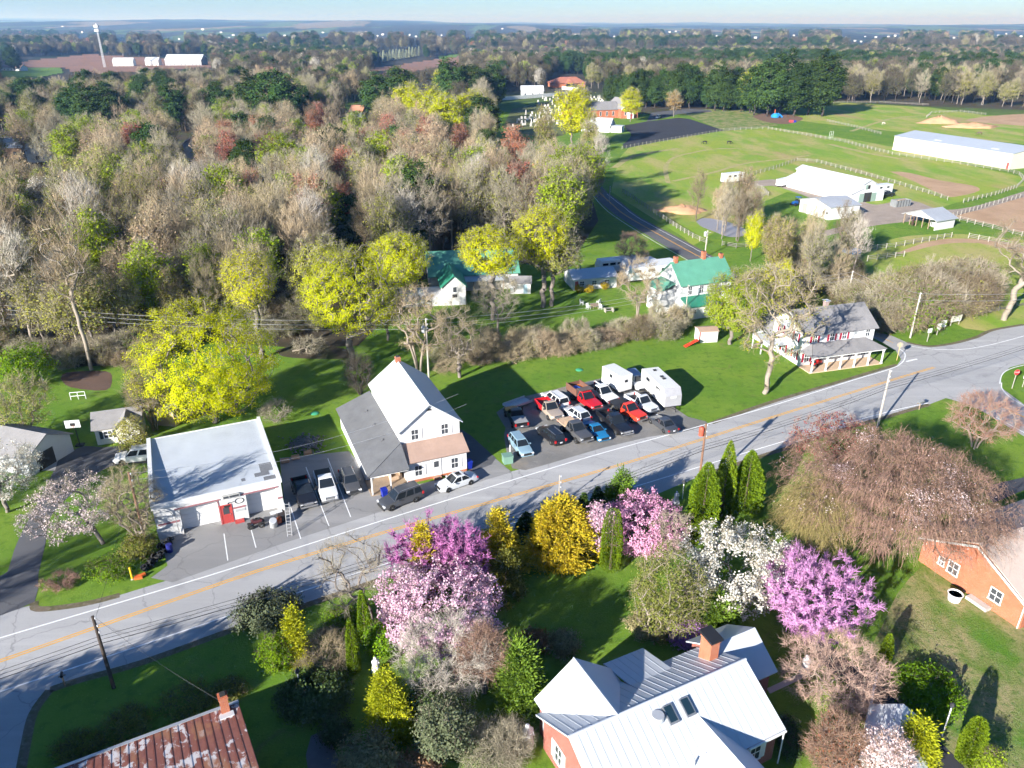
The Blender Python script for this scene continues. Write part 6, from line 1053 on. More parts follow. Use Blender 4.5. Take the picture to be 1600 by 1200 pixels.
def conifer(seed, H, R, bark, leaf, n=4000, power=1.0, L=.35, w=.09, rise=.5, base=.05, droop=0.0, layers=0, amp=.2, belly=.0, rough=.2, clus=0, cr=.3):
    """dense conifer built of sprays; power shapes the outline, belly widens the middle, clus gathers the sprays in tufts"""
    rng = np.random.default_rng(seed); k = clus or n
    z = base + (1 - base) * (1 - rng.random(k) ** .62); th = rng.random(k) * 2 * math.pi
    if layers: z = (np.floor(z * layers) + rng.random(k) ** 2 * .75) / layers
    prof = np.clip((1 - z) ** power * (1 - belly) + belly * np.sin(np.pi * np.clip(z * .85 + .12, 0, 1)) ** .8, 0.02, 1)
    dd = np.stack([np.cos(th), np.sin(th), z * 1.5 - .7], 1); rr = R * prof * lump(rng, unit(dd), 16, amp) * (1 - rough * rng.random(k) ** 2 - (rng.random(k) < .3) * rng.random(k) * .4); rr *= 1 + .10 * np.sin(th * 7 + z * 23) * np.sin(z * 31 + th * 3)
    c = np.stack([np.cos(th) * rr, np.sin(th) * rr, z * H], 1); o = np.stack([np.cos(th), np.sin(th), np.full(k, rise)], 1)
    if clus:
        q = rng.integers(0, k, n); off = rng.normal(size=(n, 3)) * cr * (.6 + .8 * rng.random((n, 1))); c = c[q] + off; o = unit(o[q]) + unit(off) * .75
    c[:, 2] = np.maximum(c[:, 2], .05)
    d = unit(o + rng.normal(size=(n, 3)) * .35); l = L * rng.uniform(.6, 1.4, n); c = c - d * l[:, None] * .6
    tr = MB().cyl((0, 0, 0), max(.05, H * .022), H * .9, 7, r2=.02).mesh('trunk', bark); return tr, joinm('crown', [kites(c, d, l, w * rng.uniform(.7, 1.3, n), rng, droop) + (0,)], [leaf])
def weeping(seed, H, R, bark, twig, bloom, arms=70, strands=5200, Ls=2.4, nb=2600, cb=.35):
    rng = np.random.default_rng(seed); d = rdir(rng, arms); d[:, 2] = np.abs(d[:, 2]) * .9 - .12; rho = .25 + .75 * rng.random(arms) ** .6
    T = d * rho[:, None] * lump(rng, d, 16, .34)[:, None] * np.array([R * .97, R * .97, H * .45]) + [0, 0, H * .50]
    k = 6; z = np.linspace(0, H * .40, k); tr = np.stack([rng.normal(size=k) * .05, rng.normal(size=k) * .05, z], 1); P, par, ends = skel(rng, T, tr, .4, R / 9, .6); r = radii(par, .020 * H + .012 * R, .014); v, f = limbs(P, par, r); trunk = rawmesh('trunk', v, f, bark, smooth=True)
    # tufts of drooping strands at the ends of the limbs
    src = np.where(rng.random(strands) < .7, rng.choice(ends, strands), rng.choice(np.nonzero(P[:, 2] > H * .3)[0], strands)); a = P[src] + rng.normal(size=(strands, 3)) * [.38, .38, .22]; out = unit(np.stack([a[:, 0], a[:, 1], np.zeros(strands)], 1)); L = Ls * rng.uniform(.3, 1.2, strands) * (.5 + .8 * rng.random(len(P))[src]); L = np.clip(L, .2, np.maximum(.25, a[:, 2] - .3)); parts = []; tips_ = []
    s = unit(np.cross(out + rng.normal(size=(strands, 3)) * .8, [0, 0, 1.])); p0 = a; dirn = unit(out * .9 + rng.normal(size=(strands, 3)) * .6 + [0, 0, .35]); w = .015
    for i in range(4):
        p1 = p0 + dirn * (L / 4)[:, None]; V = np.stack([p0 - s * w, p0 + s * w, p1 + s * w * .8, p1 - s * w * .8], 1).reshape(-1, 3); parts.append((V, np.arange(len(V)).reshape(-1, 4), 0)); tips_.append(p1); p0 = p1; dirn = unit(dirn + np.array([0, 0, -.62]) + rng.normal(size=(strands, 3)) * .16); w *= .8
    allp = np.concatenate(tips_); m_ = strands * 2; q = rng.integers(0, len(allp), m_); parts.append(tris(allp[q], unit(rdir(rng, m_) + [0, 0, -.3]), rng.uniform(.12, .36, m_), np.full(m_, .010), rng) + (0,))
    cl = P[rng.choice(ends, 11)]; w_ = np.min(np.linalg.norm(allp[:, None, :] - cl[None], axis=2), 1); pr = np.exp(-(w_ / (R * .085)) ** 2) + .004; pr /= pr.sum(); q = rng.choice(len(allp), nb, p=pr); parts.append(leaves(allp[q] + rng.normal(size=(nb, 3)) * .06, np.tile([0, 0, 1.], (nb, 1)), rng.uniform(.09, .18, nb), rng) + (1,))
    return trunk, joinm('crown', parts, [twig, bloom])
# bark, twigs, leaves
b_gry = M('grey_bark', (.20, .17, .145), .95, .3, 6); b_brn = M('brown_bark', (.13, .095, .07), .95, .3, 6); b_pal = M('pale_bark', (.28, .235, .185), .9, .25, 5); b_drk = M('dark_bark', (.06, .048, .04), .95, .3, 6)
t_gry = ML('grey_twigs', [(.27, .24, .17), (.37, .325, .235)], 0, jitter=.2); t_tan = ML('tan_twigs', [(.31, .25, .155), (.40, .32, .205)], 0, jitter=.25); t_brn = ML('brown_twigs', [(.185, .15, .095), (.27, .215, .14)], 0, jitter=.25); t_red = ML('reddish_twigs', [(.29, .18, .13), (.36, .235, .17)], 0, jitter=.2); t_pal = ML('pale_twigs', [(.40, .36, .30), (.50, .45, .38)], 0, jitter=.15); t_dk = ML('dark_twigs', [(.08, .07, .055), (.13, .11, .085)], 0)
l_map = ML('yellow_maple_leaves', [(.50, .52, .008), (.62, .60, .010), (.40, .46, .010), (.70, .65, .015)], .38, jitter=.10); l_mapd = ML('dull_yellow_leaves', [(.30, .31, .03), (.40, .38, .04), (.24, .27, .03)], .3, jitter=.12)
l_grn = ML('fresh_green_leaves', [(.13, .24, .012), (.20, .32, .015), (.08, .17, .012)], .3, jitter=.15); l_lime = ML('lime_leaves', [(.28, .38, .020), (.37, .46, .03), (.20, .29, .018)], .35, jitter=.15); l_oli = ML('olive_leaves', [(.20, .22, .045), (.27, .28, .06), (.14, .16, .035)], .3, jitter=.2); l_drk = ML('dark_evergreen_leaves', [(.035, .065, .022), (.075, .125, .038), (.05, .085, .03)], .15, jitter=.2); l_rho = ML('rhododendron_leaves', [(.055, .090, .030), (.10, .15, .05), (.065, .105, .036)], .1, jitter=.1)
l_gold = ML('golden_cypress_sprays', [(.50, .37, .02), (.62, .47, .03), (.30, .28, .02), (.58, .44, .05)], .25, jitter=.1); l_goldg = ML('yellow_green_sprays', [(.36, .38, .02), (.48, .46, .025), (.22, .27, .015)], .25, jitter=.1); l_arb = ML('arborvitae_sprays', [(.13, .21, .012), (.22, .30, .018), (.08, .14, .01)], .2, jitter=.15); l_spr = ML('spruce_needles', [(.045, .085, .02), (.075, .13, .03), (.03, .06, .016)], .15, jitter=.15); l_jun = ML('juniper_sprays', [(.12, .21, .025), (.18, .28, .035), (.07, .13, .02)], .2, jitter=.12); l_pin = ML('pine_needles', [(.030, .060, .018), (.055, .10, .026), (.075, .125, .03)], .15, jitter=.25)
l_rbd = ML('redbud_blossom', [(.48, .16, .39), (.57, .25, .48), (.36, .10, .29)], .25, jitter=.08); l_rbd2 = ML('pale_redbud_blossom', [(.58, .27, .53), (.70, .40, .63), (.47, .18, .42)], .25, jitter=.05); l_mag = ML('pink_magnolia_petals', [(.78, .50, .62), (.85, .66, .74), (.66, .33, .48), (.80, .58, .68)], .3, jitter=.06); l_wht = ML('white_petals', [(.74, .71, .62), (.80, .78, .72), (.60, .53, .40)], .3, jitter=.06); l_chy = ML('cherry_petals', [(.78, .60, .60), (.84, .72, .70), (.70, .52, .50)], .3, jitter=.06); l_pur = ML('purple_blossom', [(.38, .16, .50), (.50, .26, .60)], .25)
l_bud = ML('olive_buds', [(.28, .285, .06), (.37, .36, .085), (.20, .215, .045)], .3, jitter=.25); l_rbu = ML('red_maple_buds', [(.38, .13, .075), (.45, .185, .11), (.29, .095, .055)], .25, jitter=.25); l_tbu = ML('tan_buds', [(.42, .31, .20), (.50, .37, .24), (.34, .24, .15)], .25, jitter=.2); l_shr = ML('tan_shrub_leaves', [(.28, .25, .12), (.36, .31, .16), (.20, .19, .08)], .2, jitter=.15); l_gsh = ML('grey_green_leaves', [(.085, .105, .055), (.135, .155, .085), (.06, .075, .04)], .2); l_jmp = ML('red_japanese_maple_leaves', [(.22, .035, .04), (.32, .07, .065), (.16, .03, .03)], .3); l_brz = ML('bronze_leaves', [(.30, .17, .09), (.24, .15, .08), (.36, .22, .11)], .2)
def outline(x, y, H, R, cb, flat=1.0):
    """rows of the photograph between which a crown standing at (x, y) shows"""
    cz = H * (1 + cb) / 2; rz = H * (1 - cb) / 2 * flat; vs_ = [PX(x, y + R * math.cos(t), cz + rz * math.sin(t))[1] for t in np.linspace(0, 2 * math.pi, 40)]
    return min(vs_), max(vs_)
def plant(name, label, cat, px, vt, hw, fn, kw, group=None):
    """px: foot of the trunk (or lowest visible edge of a plant that is bushy to the ground), vt: row of its top"""
    p = G(*px); R = hw * DEP(p) / F; bushy = fn is conifer or fn is weeping or kw.get('cb', .3) < .2
    if fn is conifer:
        p = G(px[0], px[1]) + Vector((0, R * .75, 0)); H = max(.4, ZA(vt, p.y))
    else:
        cb = kw.get('cb', .3) if fn is broad else .12; fl = kw.get('flat', 1.0); x, y = p.x, p.y; H = max(.5, ZA(vt, y)) * .8
        for it in range(14):
            lo, hi = .3, 40.0
            for _ in range(24):
                H = (lo + hi) / 2
                if outline(x, y, H, R, cb, fl)[0] < vt: hi = H
                else: lo = H
            if not bushy: break
            e = outline(x, y, H, R, cb, fl)[1] - px[1]; y += e * DEP((x, y, 0)) / F * 1.2; x = (px[0] - 800) / F * DEP((x, y, H * .5))
        p = Vector((x, y, 0)); R = hw * DEP((x, y, H * .5)) / F
        if H < R * .55: H = R * .55
    T = thing(name, label, cat, p, 0, group)
    sd = int(px[0] * 31 + px[1] * 7); tr, cr = fn(sd, H, R, **kw); link('trunk', tr, T); link('crown', cr, T); return T
# ---- garden below the road
K = dict
def shrub(leaf, n=5000, ls=.16, cb=.08, twig=None, tips=120, bark=None, clump=.28, stems=5, ntw=500, hollow=.45, flat=1): return K(bark=bark or b_brn, twig=twig or t_brn, leaf=leaf, tips=tips, cb=cb, ntw=ntw, tl=.5, tw=.010, nlf=n, ls=ls, clump=clump, stems=stems, hollow=hollow, fine=1, flat=flat, spread=.6)
def bare(twig, n=2600, tl=.7, cb=.22, tips=150, bark=None, stems=1, tw=.010, **k): return K(bark=bark or b_gry, twig=twig, tips=tips, cb=cb, ntw=n, tl=tl, tw=tw, stems=stems, **k)
def con(leaf, n=5200, power=.9, L=.34, w=.085, **k): return K(bark=b_brn, leaf=leaf, n=n, power=power, L=L, w=w, **k)
SH, TR = 'shrub', 'tree'
plant('evergreen_shrub', 'dark olive evergreen shrub at the road edge over the white line', SH, (418, 1000), 930, 52, broad, shrub(l_gsh, 9000, .17, .06, t_dk, 180, b_drk))
plant('evergreen_shrub', 'bright green leafy shrub beside the slim golden conifer', SH, (432, 1050), 992, 26, broad, shrub(l_grn, 4200, .15))
plant('golden_conifer', 'slim golden conifer beside the pinkish bare shrub', TR, (464, 1048), 950, 16, conifer, con(l_goldg, 8093, .75, 0.20, 0.044, clus=87, cr=.26, amp=.35))
plant('bare_shrub', 'round pinkish-tan bare shrub behind the dark rhododendron', SH, (505, 1052), 982, 44, broad, bare(t_tan, 3200, .6, .12, 170, stems=4, tw=.012))
plant('arborvitae', 'taller narrow green arborvitae left of the pink magnolia', TR, (571, 1012), 922, 13, conifer, con(l_arb, 4500, .6, 0.21, 0.042, belly=.35)); plant('arborvitae', 'shorter narrow green arborvitae beside the robed statue', TR, (553, 1058), 965, 12, conifer, con(l_arb, 4200, .6, 0.21, 0.042, belly=.35))
plant('leafy_shrub', 'leafy green shrub below the tall arborvitae', SH, (594, 1022), 972, 24, broad, shrub(l_grn, 3600, .18)); plant('leafy_shrub', 'low green shrub under the bare roadside tree', SH, (532, 985), 948, 26, broad, shrub(l_grn, 3000, .16))
plant('rhododendron', 'large dark rhododendron beside the white lamp post', SH, (497, 1135), 1058, 56, broad, shrub(l_rho, 13000, .17, .05, t_dk, 240, b_drk, .25, 6)); plant('rhododendron', 'small round green shrub beside the stone steps', SH, (523, 1165), 1115, 24, broad, shrub(l_drk, 4500, .13, .05, t_dk, 120, b_drk)); plant('rhododendron', 'dark shrub in shadow right of the golden cypress', SH, (668, 1130), 1070, 28, broad, shrub(l_rho, 4200, .16, .05, t_dk, 120, b_drk))
plant('golden_cypress', 'bushy yellow-green cypress in front of the robed statue', TR, (603, 1158), 1046, 34, conifer, con(l_goldg, 18975, .62, 0.18, 0.047, clus=205, cr=.26, amp=.35)); plant('golden_cypress', 'low yellow-green cypress at the foot of the bushy one', SH, (627, 1158), 1100, 14, conifer, con(l_goldg, 6575, .6, 0.17, 0.044, clus=71, cr=.26, amp=.35))
plant('grey_shrub', 'grey-green broadleaf shrub below the bare grey tree', SH, (698, 1190), 1092, 46, broad, shrub(l_gsh, 8500, .17, .06, t_gry, 170)); plant('tan_shrub', 'tan-leaved shrub at the lower edge left of the orange one', SH, (572, 1235), 1150, 44, broad, shrub(l_shr, 8000, .16)); plant('tan_shrub', 'orange-tan shrub at the lower edge', SH, (650, 1235), 1172, 34, broad, shrub(l_brz, 4500, .14)); plant('bare_shrub', 'grey bare shrub at the lower edge beside the brick wall', SH, (775, 1232), 1140, 62, broad, bare(t_gry, 4200, .7, .1, 200, stems=5)); plant('small_conifer', 'tiny bright conifer beside the brick house corner', SH, (758, 1142), 1118, 8, conifer, con(l_arb, 1350, .7, 0.18, 0.042)); plant('bare_shrub', 'thin grey shrub in front of the wall statue', SH, (800, 1190), 1125, 30, broad, bare(t_gry, 1800, .5, .1, 90, stems=4))
plant('bare_tree', 'grey multi-stemmed bare tree in front of the pink magnolia', TR, (700, 1092), 955, 76, broad, bare(t_pal, 5200, .75, .18, 260, b_pal, 3, .010, up=.6)); plant('vase_shrub', 'brown vase-shaped shrub right of the bare grey tree', SH, (757, 1082), 975, 36, broad, bare(t_red, 3600, .8, .35, 180, b_pal, 7, up=1.2))
plant('juniper', 'feathery bright green juniper beside the white wing roof', TR, (812, 1128), 1005, 50, conifer, con(l_jun, 12750, .55, 0.40, 0.049, clus=141, cr=.3, amp=.6, rise=1.1, rough=.5)); plant('bronze_shrub', 'bronze shrub at the lawn edge behind the juniper', SH, (836, 1022), 990, 24, broad, shrub(l_brz, 3200, .15)); plant('grey_shrub', 'grey-brown shrub next to the bronze one', SH, (882, 1024), 985, 22, broad, shrub(l_shr, 3000, .15))
plant('pink_magnolia', 'large pale pink magnolia in full bloom below the redbud', TR, (692, 1035), 872, 100, broad, K(bark=b_gry, twig=t_gry, leaf=l_mag, tips=420, cb=.10, ntw=1600, tl=.5, tw=.010, nlf=17000, ls=.17, clump=.20, hollow=.5, stems=3, fine=1, spread=1)); plant('pink_magnolia', 'paler magnolia lobe at the left under the bare roadside tree', TR, (622, 985), 880, 42, broad, K(bark=b_gry, twig=t_gry, leaf=l_mag, tips=220, cb=.12, ntw=1500, tl=.5, tw=.010, nlf=4200, ls=.16, clump=.22, hollow=.4, stems=2, fine=1, spread=1))
RBD = K(bark=b_brn, twig=l_rbd, leaf=l_rbd, tips=300, cb=.16, ntw=3600, tl=.55, tw=.020, nlf=11000, ls=.12, clump=.09, along=True, stems=3, hollow=.25, fine=1, up=.7, asp=1.6)
plant('redbud', 'magenta redbud behind the pale pink magnolia', TR, (665, 925), 800, 66, broad, RBD); plant('redbud', 'darker magenta redbud between two golden cypresses', TR, (716, 922), 808, 48, broad, RBD); plant('redbud', 'large orchid-pink redbud beside the standing-seam house', TR, (1264, 1012), 850, 96, broad, K(RBD, twig=l_rbd2, leaf=l_rbd2, tips=420, ntw=6000, nlf=16000))
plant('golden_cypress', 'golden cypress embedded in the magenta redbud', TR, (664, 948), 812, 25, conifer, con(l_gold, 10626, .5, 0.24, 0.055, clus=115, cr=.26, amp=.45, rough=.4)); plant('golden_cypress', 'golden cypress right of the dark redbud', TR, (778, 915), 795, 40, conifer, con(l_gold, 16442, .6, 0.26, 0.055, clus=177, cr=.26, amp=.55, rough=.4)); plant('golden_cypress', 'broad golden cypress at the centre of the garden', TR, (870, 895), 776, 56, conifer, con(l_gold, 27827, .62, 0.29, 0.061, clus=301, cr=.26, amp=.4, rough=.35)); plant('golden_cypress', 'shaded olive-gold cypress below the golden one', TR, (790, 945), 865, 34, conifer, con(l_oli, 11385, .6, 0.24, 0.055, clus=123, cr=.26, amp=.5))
plant('spruce', 'dark green spruce behind the broad golden cypress', TR, (910, 868), 768, 28, conifer, con(l_spr, 5200, .8, .45, .07, layers=9)); plant('spruce', 'small dark spruce at the road behind the golden cypress', TR, (875, 850), 772, 22, conifer, con(l_spr, 3800, .8, .4, .07, layers=8)); plant('spruce', 'young green spruce between road and pink magnolia', TR, (972, 820), 734, 30, conifer, con(l_jun, 7500, .7, 0.40, 0.049, clus=83, cr=.3, amp=.5, rise=1.0, rough=.5)); plant('spruce', 'dark young spruce left of the pink magnolia', TR, (933, 822), 758, 20, conifer, con(l_spr, 3200, .8, .4, .07, layers=7)); plant('leafy_shrub', 'small light green shrub at the road by the pink magnolia', SH, (1008, 800), 768, 14, broad, shrub(l_oli, 1800, .14)); plant('spruce', 'low dark conifer at the road left of the golden cypress', TR, (822, 860), 800, 26, conifer, con(l_spr, 3200, .7, .4, .08))
plant('clipped_arborvitae', 'flat-topped columnar arborvitae in front of the pink magnolia', TR, (955, 897), 796, 17, conifer, con(l_arb, 10500, .12, 0.13, 0.035, belly=.2, amp=.08, rough=.1))
plant('pink_magnolia', 'bright pink magnolia behind the columnar arborvitae', TR, (1003, 868), 772, 62, broad, K(bark=b_gry, twig=t_gry, leaf=ML('bright_pink_petals', [(.80, .38, .58), (.85, .52, .66), (.68, .25, .46)], .3, jitter=.05), tips=320, cb=.08, ntw=800, tl=.4, tw=.01, nlf=12000, ls=.17, clump=.2, hollow=.5, stems=3, fine=1, spread=1)); plant('pink_magnolia', 'smaller pink magnolia lobe left of the columnar arborvitae', TR, (935, 862), 784, 24, broad, K(bark=b_gry, twig=t_gry, leaf=l_mag, tips=160, cb=.08, ntw=500, tl=.4, tw=.01, nlf=4200, ls=.17, clump=.2, hollow=.5, stems=2, fine=1, spread=1))
plant('bare_shrub', 'fine grey bare shrub in front of the bright pink magnolia', SH, (1042, 872), 800, 30, broad, bare(t_gry, 2600, .5, .1, 140, stems=4))
plant('arborvitae', 'broad pyramidal arborvitae nearest the white magnolia', TR, (1100, 848), 722, 33, conifer, con(l_arb, 13500, .62, 0.24, 0.052, belly=.25)); plant('arborvitae', 'tall arborvitae beside the transformer pole', TR, (1130, 815), 688, 20, conifer, con(l_arb, 8250, .62, 0.24, 0.052, belly=.2)); plant('arborvitae', 'pyramidal arborvitae right of the tall one', TR, (1168, 808), 703, 28, conifer, con(l_arb, 11250, .60, 0.24, 0.052, belly=.3)); plant('arborvitae', 'low arborvitae foot at the edge of the white magnolia', SH, (1082, 855), 795, 20, conifer, con(l_arb, 4800, .5, 0.22, 0.049, belly=.4))
plant('white_magnolia', 'wide white-flowering magnolia beside the redbud', TR, (1152, 966), 803, 94, broad, K(bark=b_gry, twig=t_tan, leaf=l_wht, tips=420, cb=.10, ntw=2600, tl=.5, tw=.012, nlf=11500, ls=.17, clump=.2, hollow=.35, stems=3, fine=1, spread=1)); plant('tan_leaf_layer', 'x', SH, (1150, 955), 806, 1, broad, shrub(l_shr, 50)) if False else None
plant('olive_tree', 'olive-green young-leaved tree left of the white magnolia', TR, (1037, 995), 856, 60, broad, K(bark=b_pal, twig=t_tan, leaf=l_oli, tips=300, cb=.12, ntw=2600, tl=.6, tw=.010, nlf=11000, ls=.13, clump=.3, stems=4, hollow=.35, fine=1))
plant('juniper', 'green juniper behind the brick chimney', TR, (1122, 1000), 930, 36, conifer, con(l_jun, 7800, .5, 0.40, 0.049, clus=86, cr=.3, amp=.6, rise=1.0, rough=.5)); plant('tan_shrub', 'tan shrub at the foot of the olive-green tree', SH, (1012, 1004), 966, 30, broad, shrub(l_shr, 3800, .14)); plant('purple_rhododendron', 'purple-flowering rhododendron beside the metal roof', SH, (1070, 1016), 986, 28, broad, shrub(l_pur, 3200, .14)); plant('azalea', 'dull pink azalea under the white magnolia', SH, (1090, 985), 960, 18, broad, shrub(l_rbd2, 1800, .11))
plant('weeping_cherry', 'huge brown weeping cherry with patches of white blossom', TR, (1400, 905), 655, 172, weeping, K(bark=b_brn, twig=ML('weeping_strands', [(.29, .175, .13), (.38, .235, .175), (.21, .145, .085), (.34, .20, .165), (.12, .08, .06)], 0, jitter=0), bloom=l_chy, arms=560, strands=20000, Ls=1.8, nb=4200)); plant('weeping_cherry', 'olive weeping cherry spreading behind the orchid-pink redbud', TR, (1270, 880), 735, 62, weeping, K(bark=b_brn, twig=ML('olive_strands', [(.24, .20, .075), (.33, .26, .11), (.17, .15, .05)], 0, jitter=0), bloom=l_chy, arms=200, strands=6000, Ls=1.7, nb=250))
plant('japanese_maple', 'red-leaved Japanese maple on the road side of the weeping cherry', TR, (1290, 742), 640, 62, broad, K(bark=b_brn, twig=t_red, leaf=l_jmp, tips=160, cb=.2, ntw=2200, tl=.6, tw=.012, nlf=3200, ls=.17, clump=.3, stems=2, fine=1))
plant('budding_tree', 'pale-barked tree with pink-brown buds on the shaded corner lawn', TR, (1522, 700), 612, 50, broad, bare(t_red, 3200, .8, .2, 170, b_pal, 3, .012, leaf=l_rbu, nlf=700, ls=.12, clump=.3))
plant('bare_tree', 'spreading pinkish bare tree beside the dark driveway', TR, (1299, 1092), 985, 72, broad, bare(ML('pinkish_twigs', [(.42, .27, .22), (.52, .35, .29)], 0), 4600, .7, .2, 240, b_pal, 2, .010, up=.5)); plant('arborvitae', 'small green arborvitae beside the dark driveway', TR, (1381, 1050), 990, 12, conifer, con(l_arb, 3900, .5, 0.19, 0.042, belly=.4)); plant('camellia', 'round glossy green shrub right of the dark driveway', SH, (1450, 1118), 1040, 50, broad, shrub(l_grn, 12000, .15, .06, t_dk, 220, b_drk, .24, 5)); plant('arborvitae', 'tall columnar arborvitae casting a long shadow at the lower right', TR, (1518, 1200), 1122, 19, conifer, con(l_arb, 9750, .28, 0.18, 0.038, belly=.2, amp=.1, rough=.1)); plant('golden_cypress', 'golden cypress at the end of the dark driveway', TR, (1436, 1222), 1128, 38, conifer, con(l_goldg, 17707, .6, 0.24, 0.050, clus=191, cr=.26, amp=.4)); plant('leafy_shrub', 'small bright green shrub beside the columnar arborvitae', SH, (1548, 1212), 1172, 14, broad, shrub(l_lime, 1800, .14))
plant('cherry_tree', 'white-pink cherry blossoming over the garden garage', TR, (1372, 1235), 1135, 40, broad, K(bark=b_brn, twig=t_red, leaf=l_chy, tips=200, cb=.2, ntw=1600, tl=.5, tw=.010, nlf=4200, ls=.12, clump=.22, stems=2, fine=1)); plant('bronze_shrub', 'reddish-brown twiggy shrub left of the garden garage', SH, (1308, 1215), 1118, 42, broad, bare(t_red, 3600, .6, .1, 180, None, 5, .014, leaf=l_rbu, nlf=2200, ls=.10, clump=.25)); plant('bare_shrub', 'orange-brown twiggy shrub behind the garden wall', SH, (1342, 1128), 1092, 24, broad, bare(t_red, 1500, .5, .08, 90, None, 5, .016)); plant('leafy_shrub', 'low green hostas under the pinkish bare tree', SH, (1300, 1108), 1082, 30, broad, shrub(l_grn, 2200, .16, flat=.7)); plant('boxwood', 'dark clipped shrub beside the brick house downpipe', SH, (1228, 1150), 1120, 16, broad, shrub(l_drk, 2600, .10, .05, t_dk, 80, b_drk)); plant('boxwood', 'second dark clipped shrub by the brick house', SH, (1236, 1185), 1150, 18, broad, shrub(l_drk, 2600, .10, .05, t_dk, 80, b_drk))
plant('bare_tree', 'dead-looking bare tree leaning over the road', TR, (585, 978), 855, 58, broad, bare(t_gry, 1500, .9, .3, 80, b_gry, 1, .012, lean=(-2.0, 1.2), fine=1)); 
for lab, u, v, vt, hw in (('farthest left', 120, 1200, 1168, 34), ('second', 203, 1168, 1133, 42), ('third', 298, 1132, 1098, 42), ('last', 357, 1102, 1074, 26)): plant('clipped_shrub', lab + ' low olive shrub in the row along the rusty roof eave', SH, (u, v), vt, hw, broad, shrub(l_oli, 3600, .11, .05, t_dk, 110, b_drk))
# ---- left island and back gardens
CHY = K(bark=b_gry, twig=t_gry, leaf=l_chy, tips=260, cb=.28, ntw=3200, tl=.6, tw=.010, nlf=5200, ls=.14, clump=.22, hollow=.4, fine=1, flat=.9)
plant('cherry_tree', 'pale pink cherry on the grass island by the driveway', TR, (162, 850), 738, 74, broad, K(CHY, lean=(-2.2, 0))); plant('bare_shrub', 'tan bare shrub next to the brown utility pole', SH, (205, 838), 722, 42, broad, bare(t_tan, 4200, .7, .12, 200, stems=5)); plant('pear_tree', 'white-blossoming pear in front of the grey garage', TR, (12, 800), 695, 62, broad, K(CHY, leaf=l_wht, nlf=9000, tips=260)); plant('grass_shrub', 'rough green shrub at the edge of the grass island', SH, (215, 872), 835, 26, broad, shrub(l_oli, 3000, .15)); plant('grass_shrub', 'low green weeds at the tip of the grass island', SH, (175, 915), 892, 34, broad, shrub(l_grn, 2600, .13, flat=.6)); plant('leaf_heap', 'brown leafless brush on the island kerb', SH, (95, 930), 908, 26, broad, bare(t_red, 1400, .4, .05, 80, None, 5, .012))
plant('willow', 'olive-leaved tree on the back lawn at the left', TR, (42, 685), 582, 52, broad, K(bark=b_gry, twig=t_tan, leaf=l_bud, tips=260, cb=.2, ntw=3200, tl=.7, tw=.012, nlf=5200, ls=.16, clump=.35, stems=3)); plant('bare_tree', 'tall yellow-tan budding tree behind the cream cottage', TR, (243, 672), 560, 40, broad, bare(t_tan, 3200, .9, .25, 170, b_gry, 3, .013, leaf=l_bud, nlf=1800, ls=.16, clump=.35)); plant('forsythia', 'yellow-green shrub in front of the cream cottage', SH, (206, 705), 650, 24, broad, shrub(l_bud, 3600, .15)); plant('bare_shrub', 'grey brush behind the repair garage', SH, (428, 660), 625, 22, broad, bare(t_gry, 1500, .6, .08, 80, stems=5)); plant('bare_shrub', 'dark bare bush left of the white house chimney', SH, (560, 612), 550, 26, broad, bare(t_dk, 2600, .8, .1, 130, b_drk, 5)); plant('leafy_bush', 'green bush at the left edge of the back lawn', SH, (28, 605), 535, 50, broad, shrub(l_grn, 6000, .24, clump=.5))
# ---- yellow maples
MAP = K(bark=b_gry, twig=t_gry, leaf=l_map, tips=520, cb=.14, ntw=2600, tl=.7, tw=.014, nlf=26000, ls=.17, clump=.34, hollow=.6, fine=2, spread=.28, tshare=.10)
plant('yellow_maple', 'large round yellow-green maple behind the repair garage', TR, (320, 656), 468, 102, broad, K(MAP, cb=.10, nlf=54000, tips=680, lean=(.6, 0), clump=.40, ls=.16))
for lab, px, vt, hw, o_ in (('yellow maple with bare lower limbs left of the white house', (550, 578), 384, 84, K(MAP, cb=.34, nlf=26000)), ('narrow yellow maple right of the big round one', (410, 560), 382, 44, K(MAP, cb=.5, nlf=12000)), ('yellow maple above the green-roofed barn', (622, 480), 358, 60, K(MAP, cb=.3, nlf=18000, ls=.22)), ('dull yellow budding maple between two bright ones', (512, 500), 368, 56, K(MAP, leaf=l_mapd, cb=.3, nlf=10000, ntw=4000, ls=.22)), ('bright yellow maple over the swing on the farm lawn', (848, 480), 322, 42, K(MAP, cb=.52, nlf=15000, ls=.22)), ('rounded yellow maple before the long green barn roof', (770, 500), 350, 54, K(MAP, cb=.5, nlf=15000, ls=.22)), ('greener maple half leafed right of the swing tree', (862, 478), 350, 44, K(MAP, leaf=l_bud, cb=.4, nlf=4200, ntw=4000, ls=.32)), ('small yellow-leaved tree behind the brush', (606, 532), 452, 30, K(MAP, leaf=l_mapd, cb=.3, nlf=3600)), ('yellow-green maple in front of the farmhouse gable', (1140, 538), 425, 50, K(MAP, leaf=l_lime, cb=.28, nlf=16000, ls=.22)), ('yellow-flushed tree between the shuttered house and the farm', (1195, 515), 408, 46, K(MAP, leaf=l_mapd, cb=.42, nlf=3600, ntw=3600, ls=.3))):
    plant('yellow_maple', lab, TR, px, vt, hw, broad, o_)
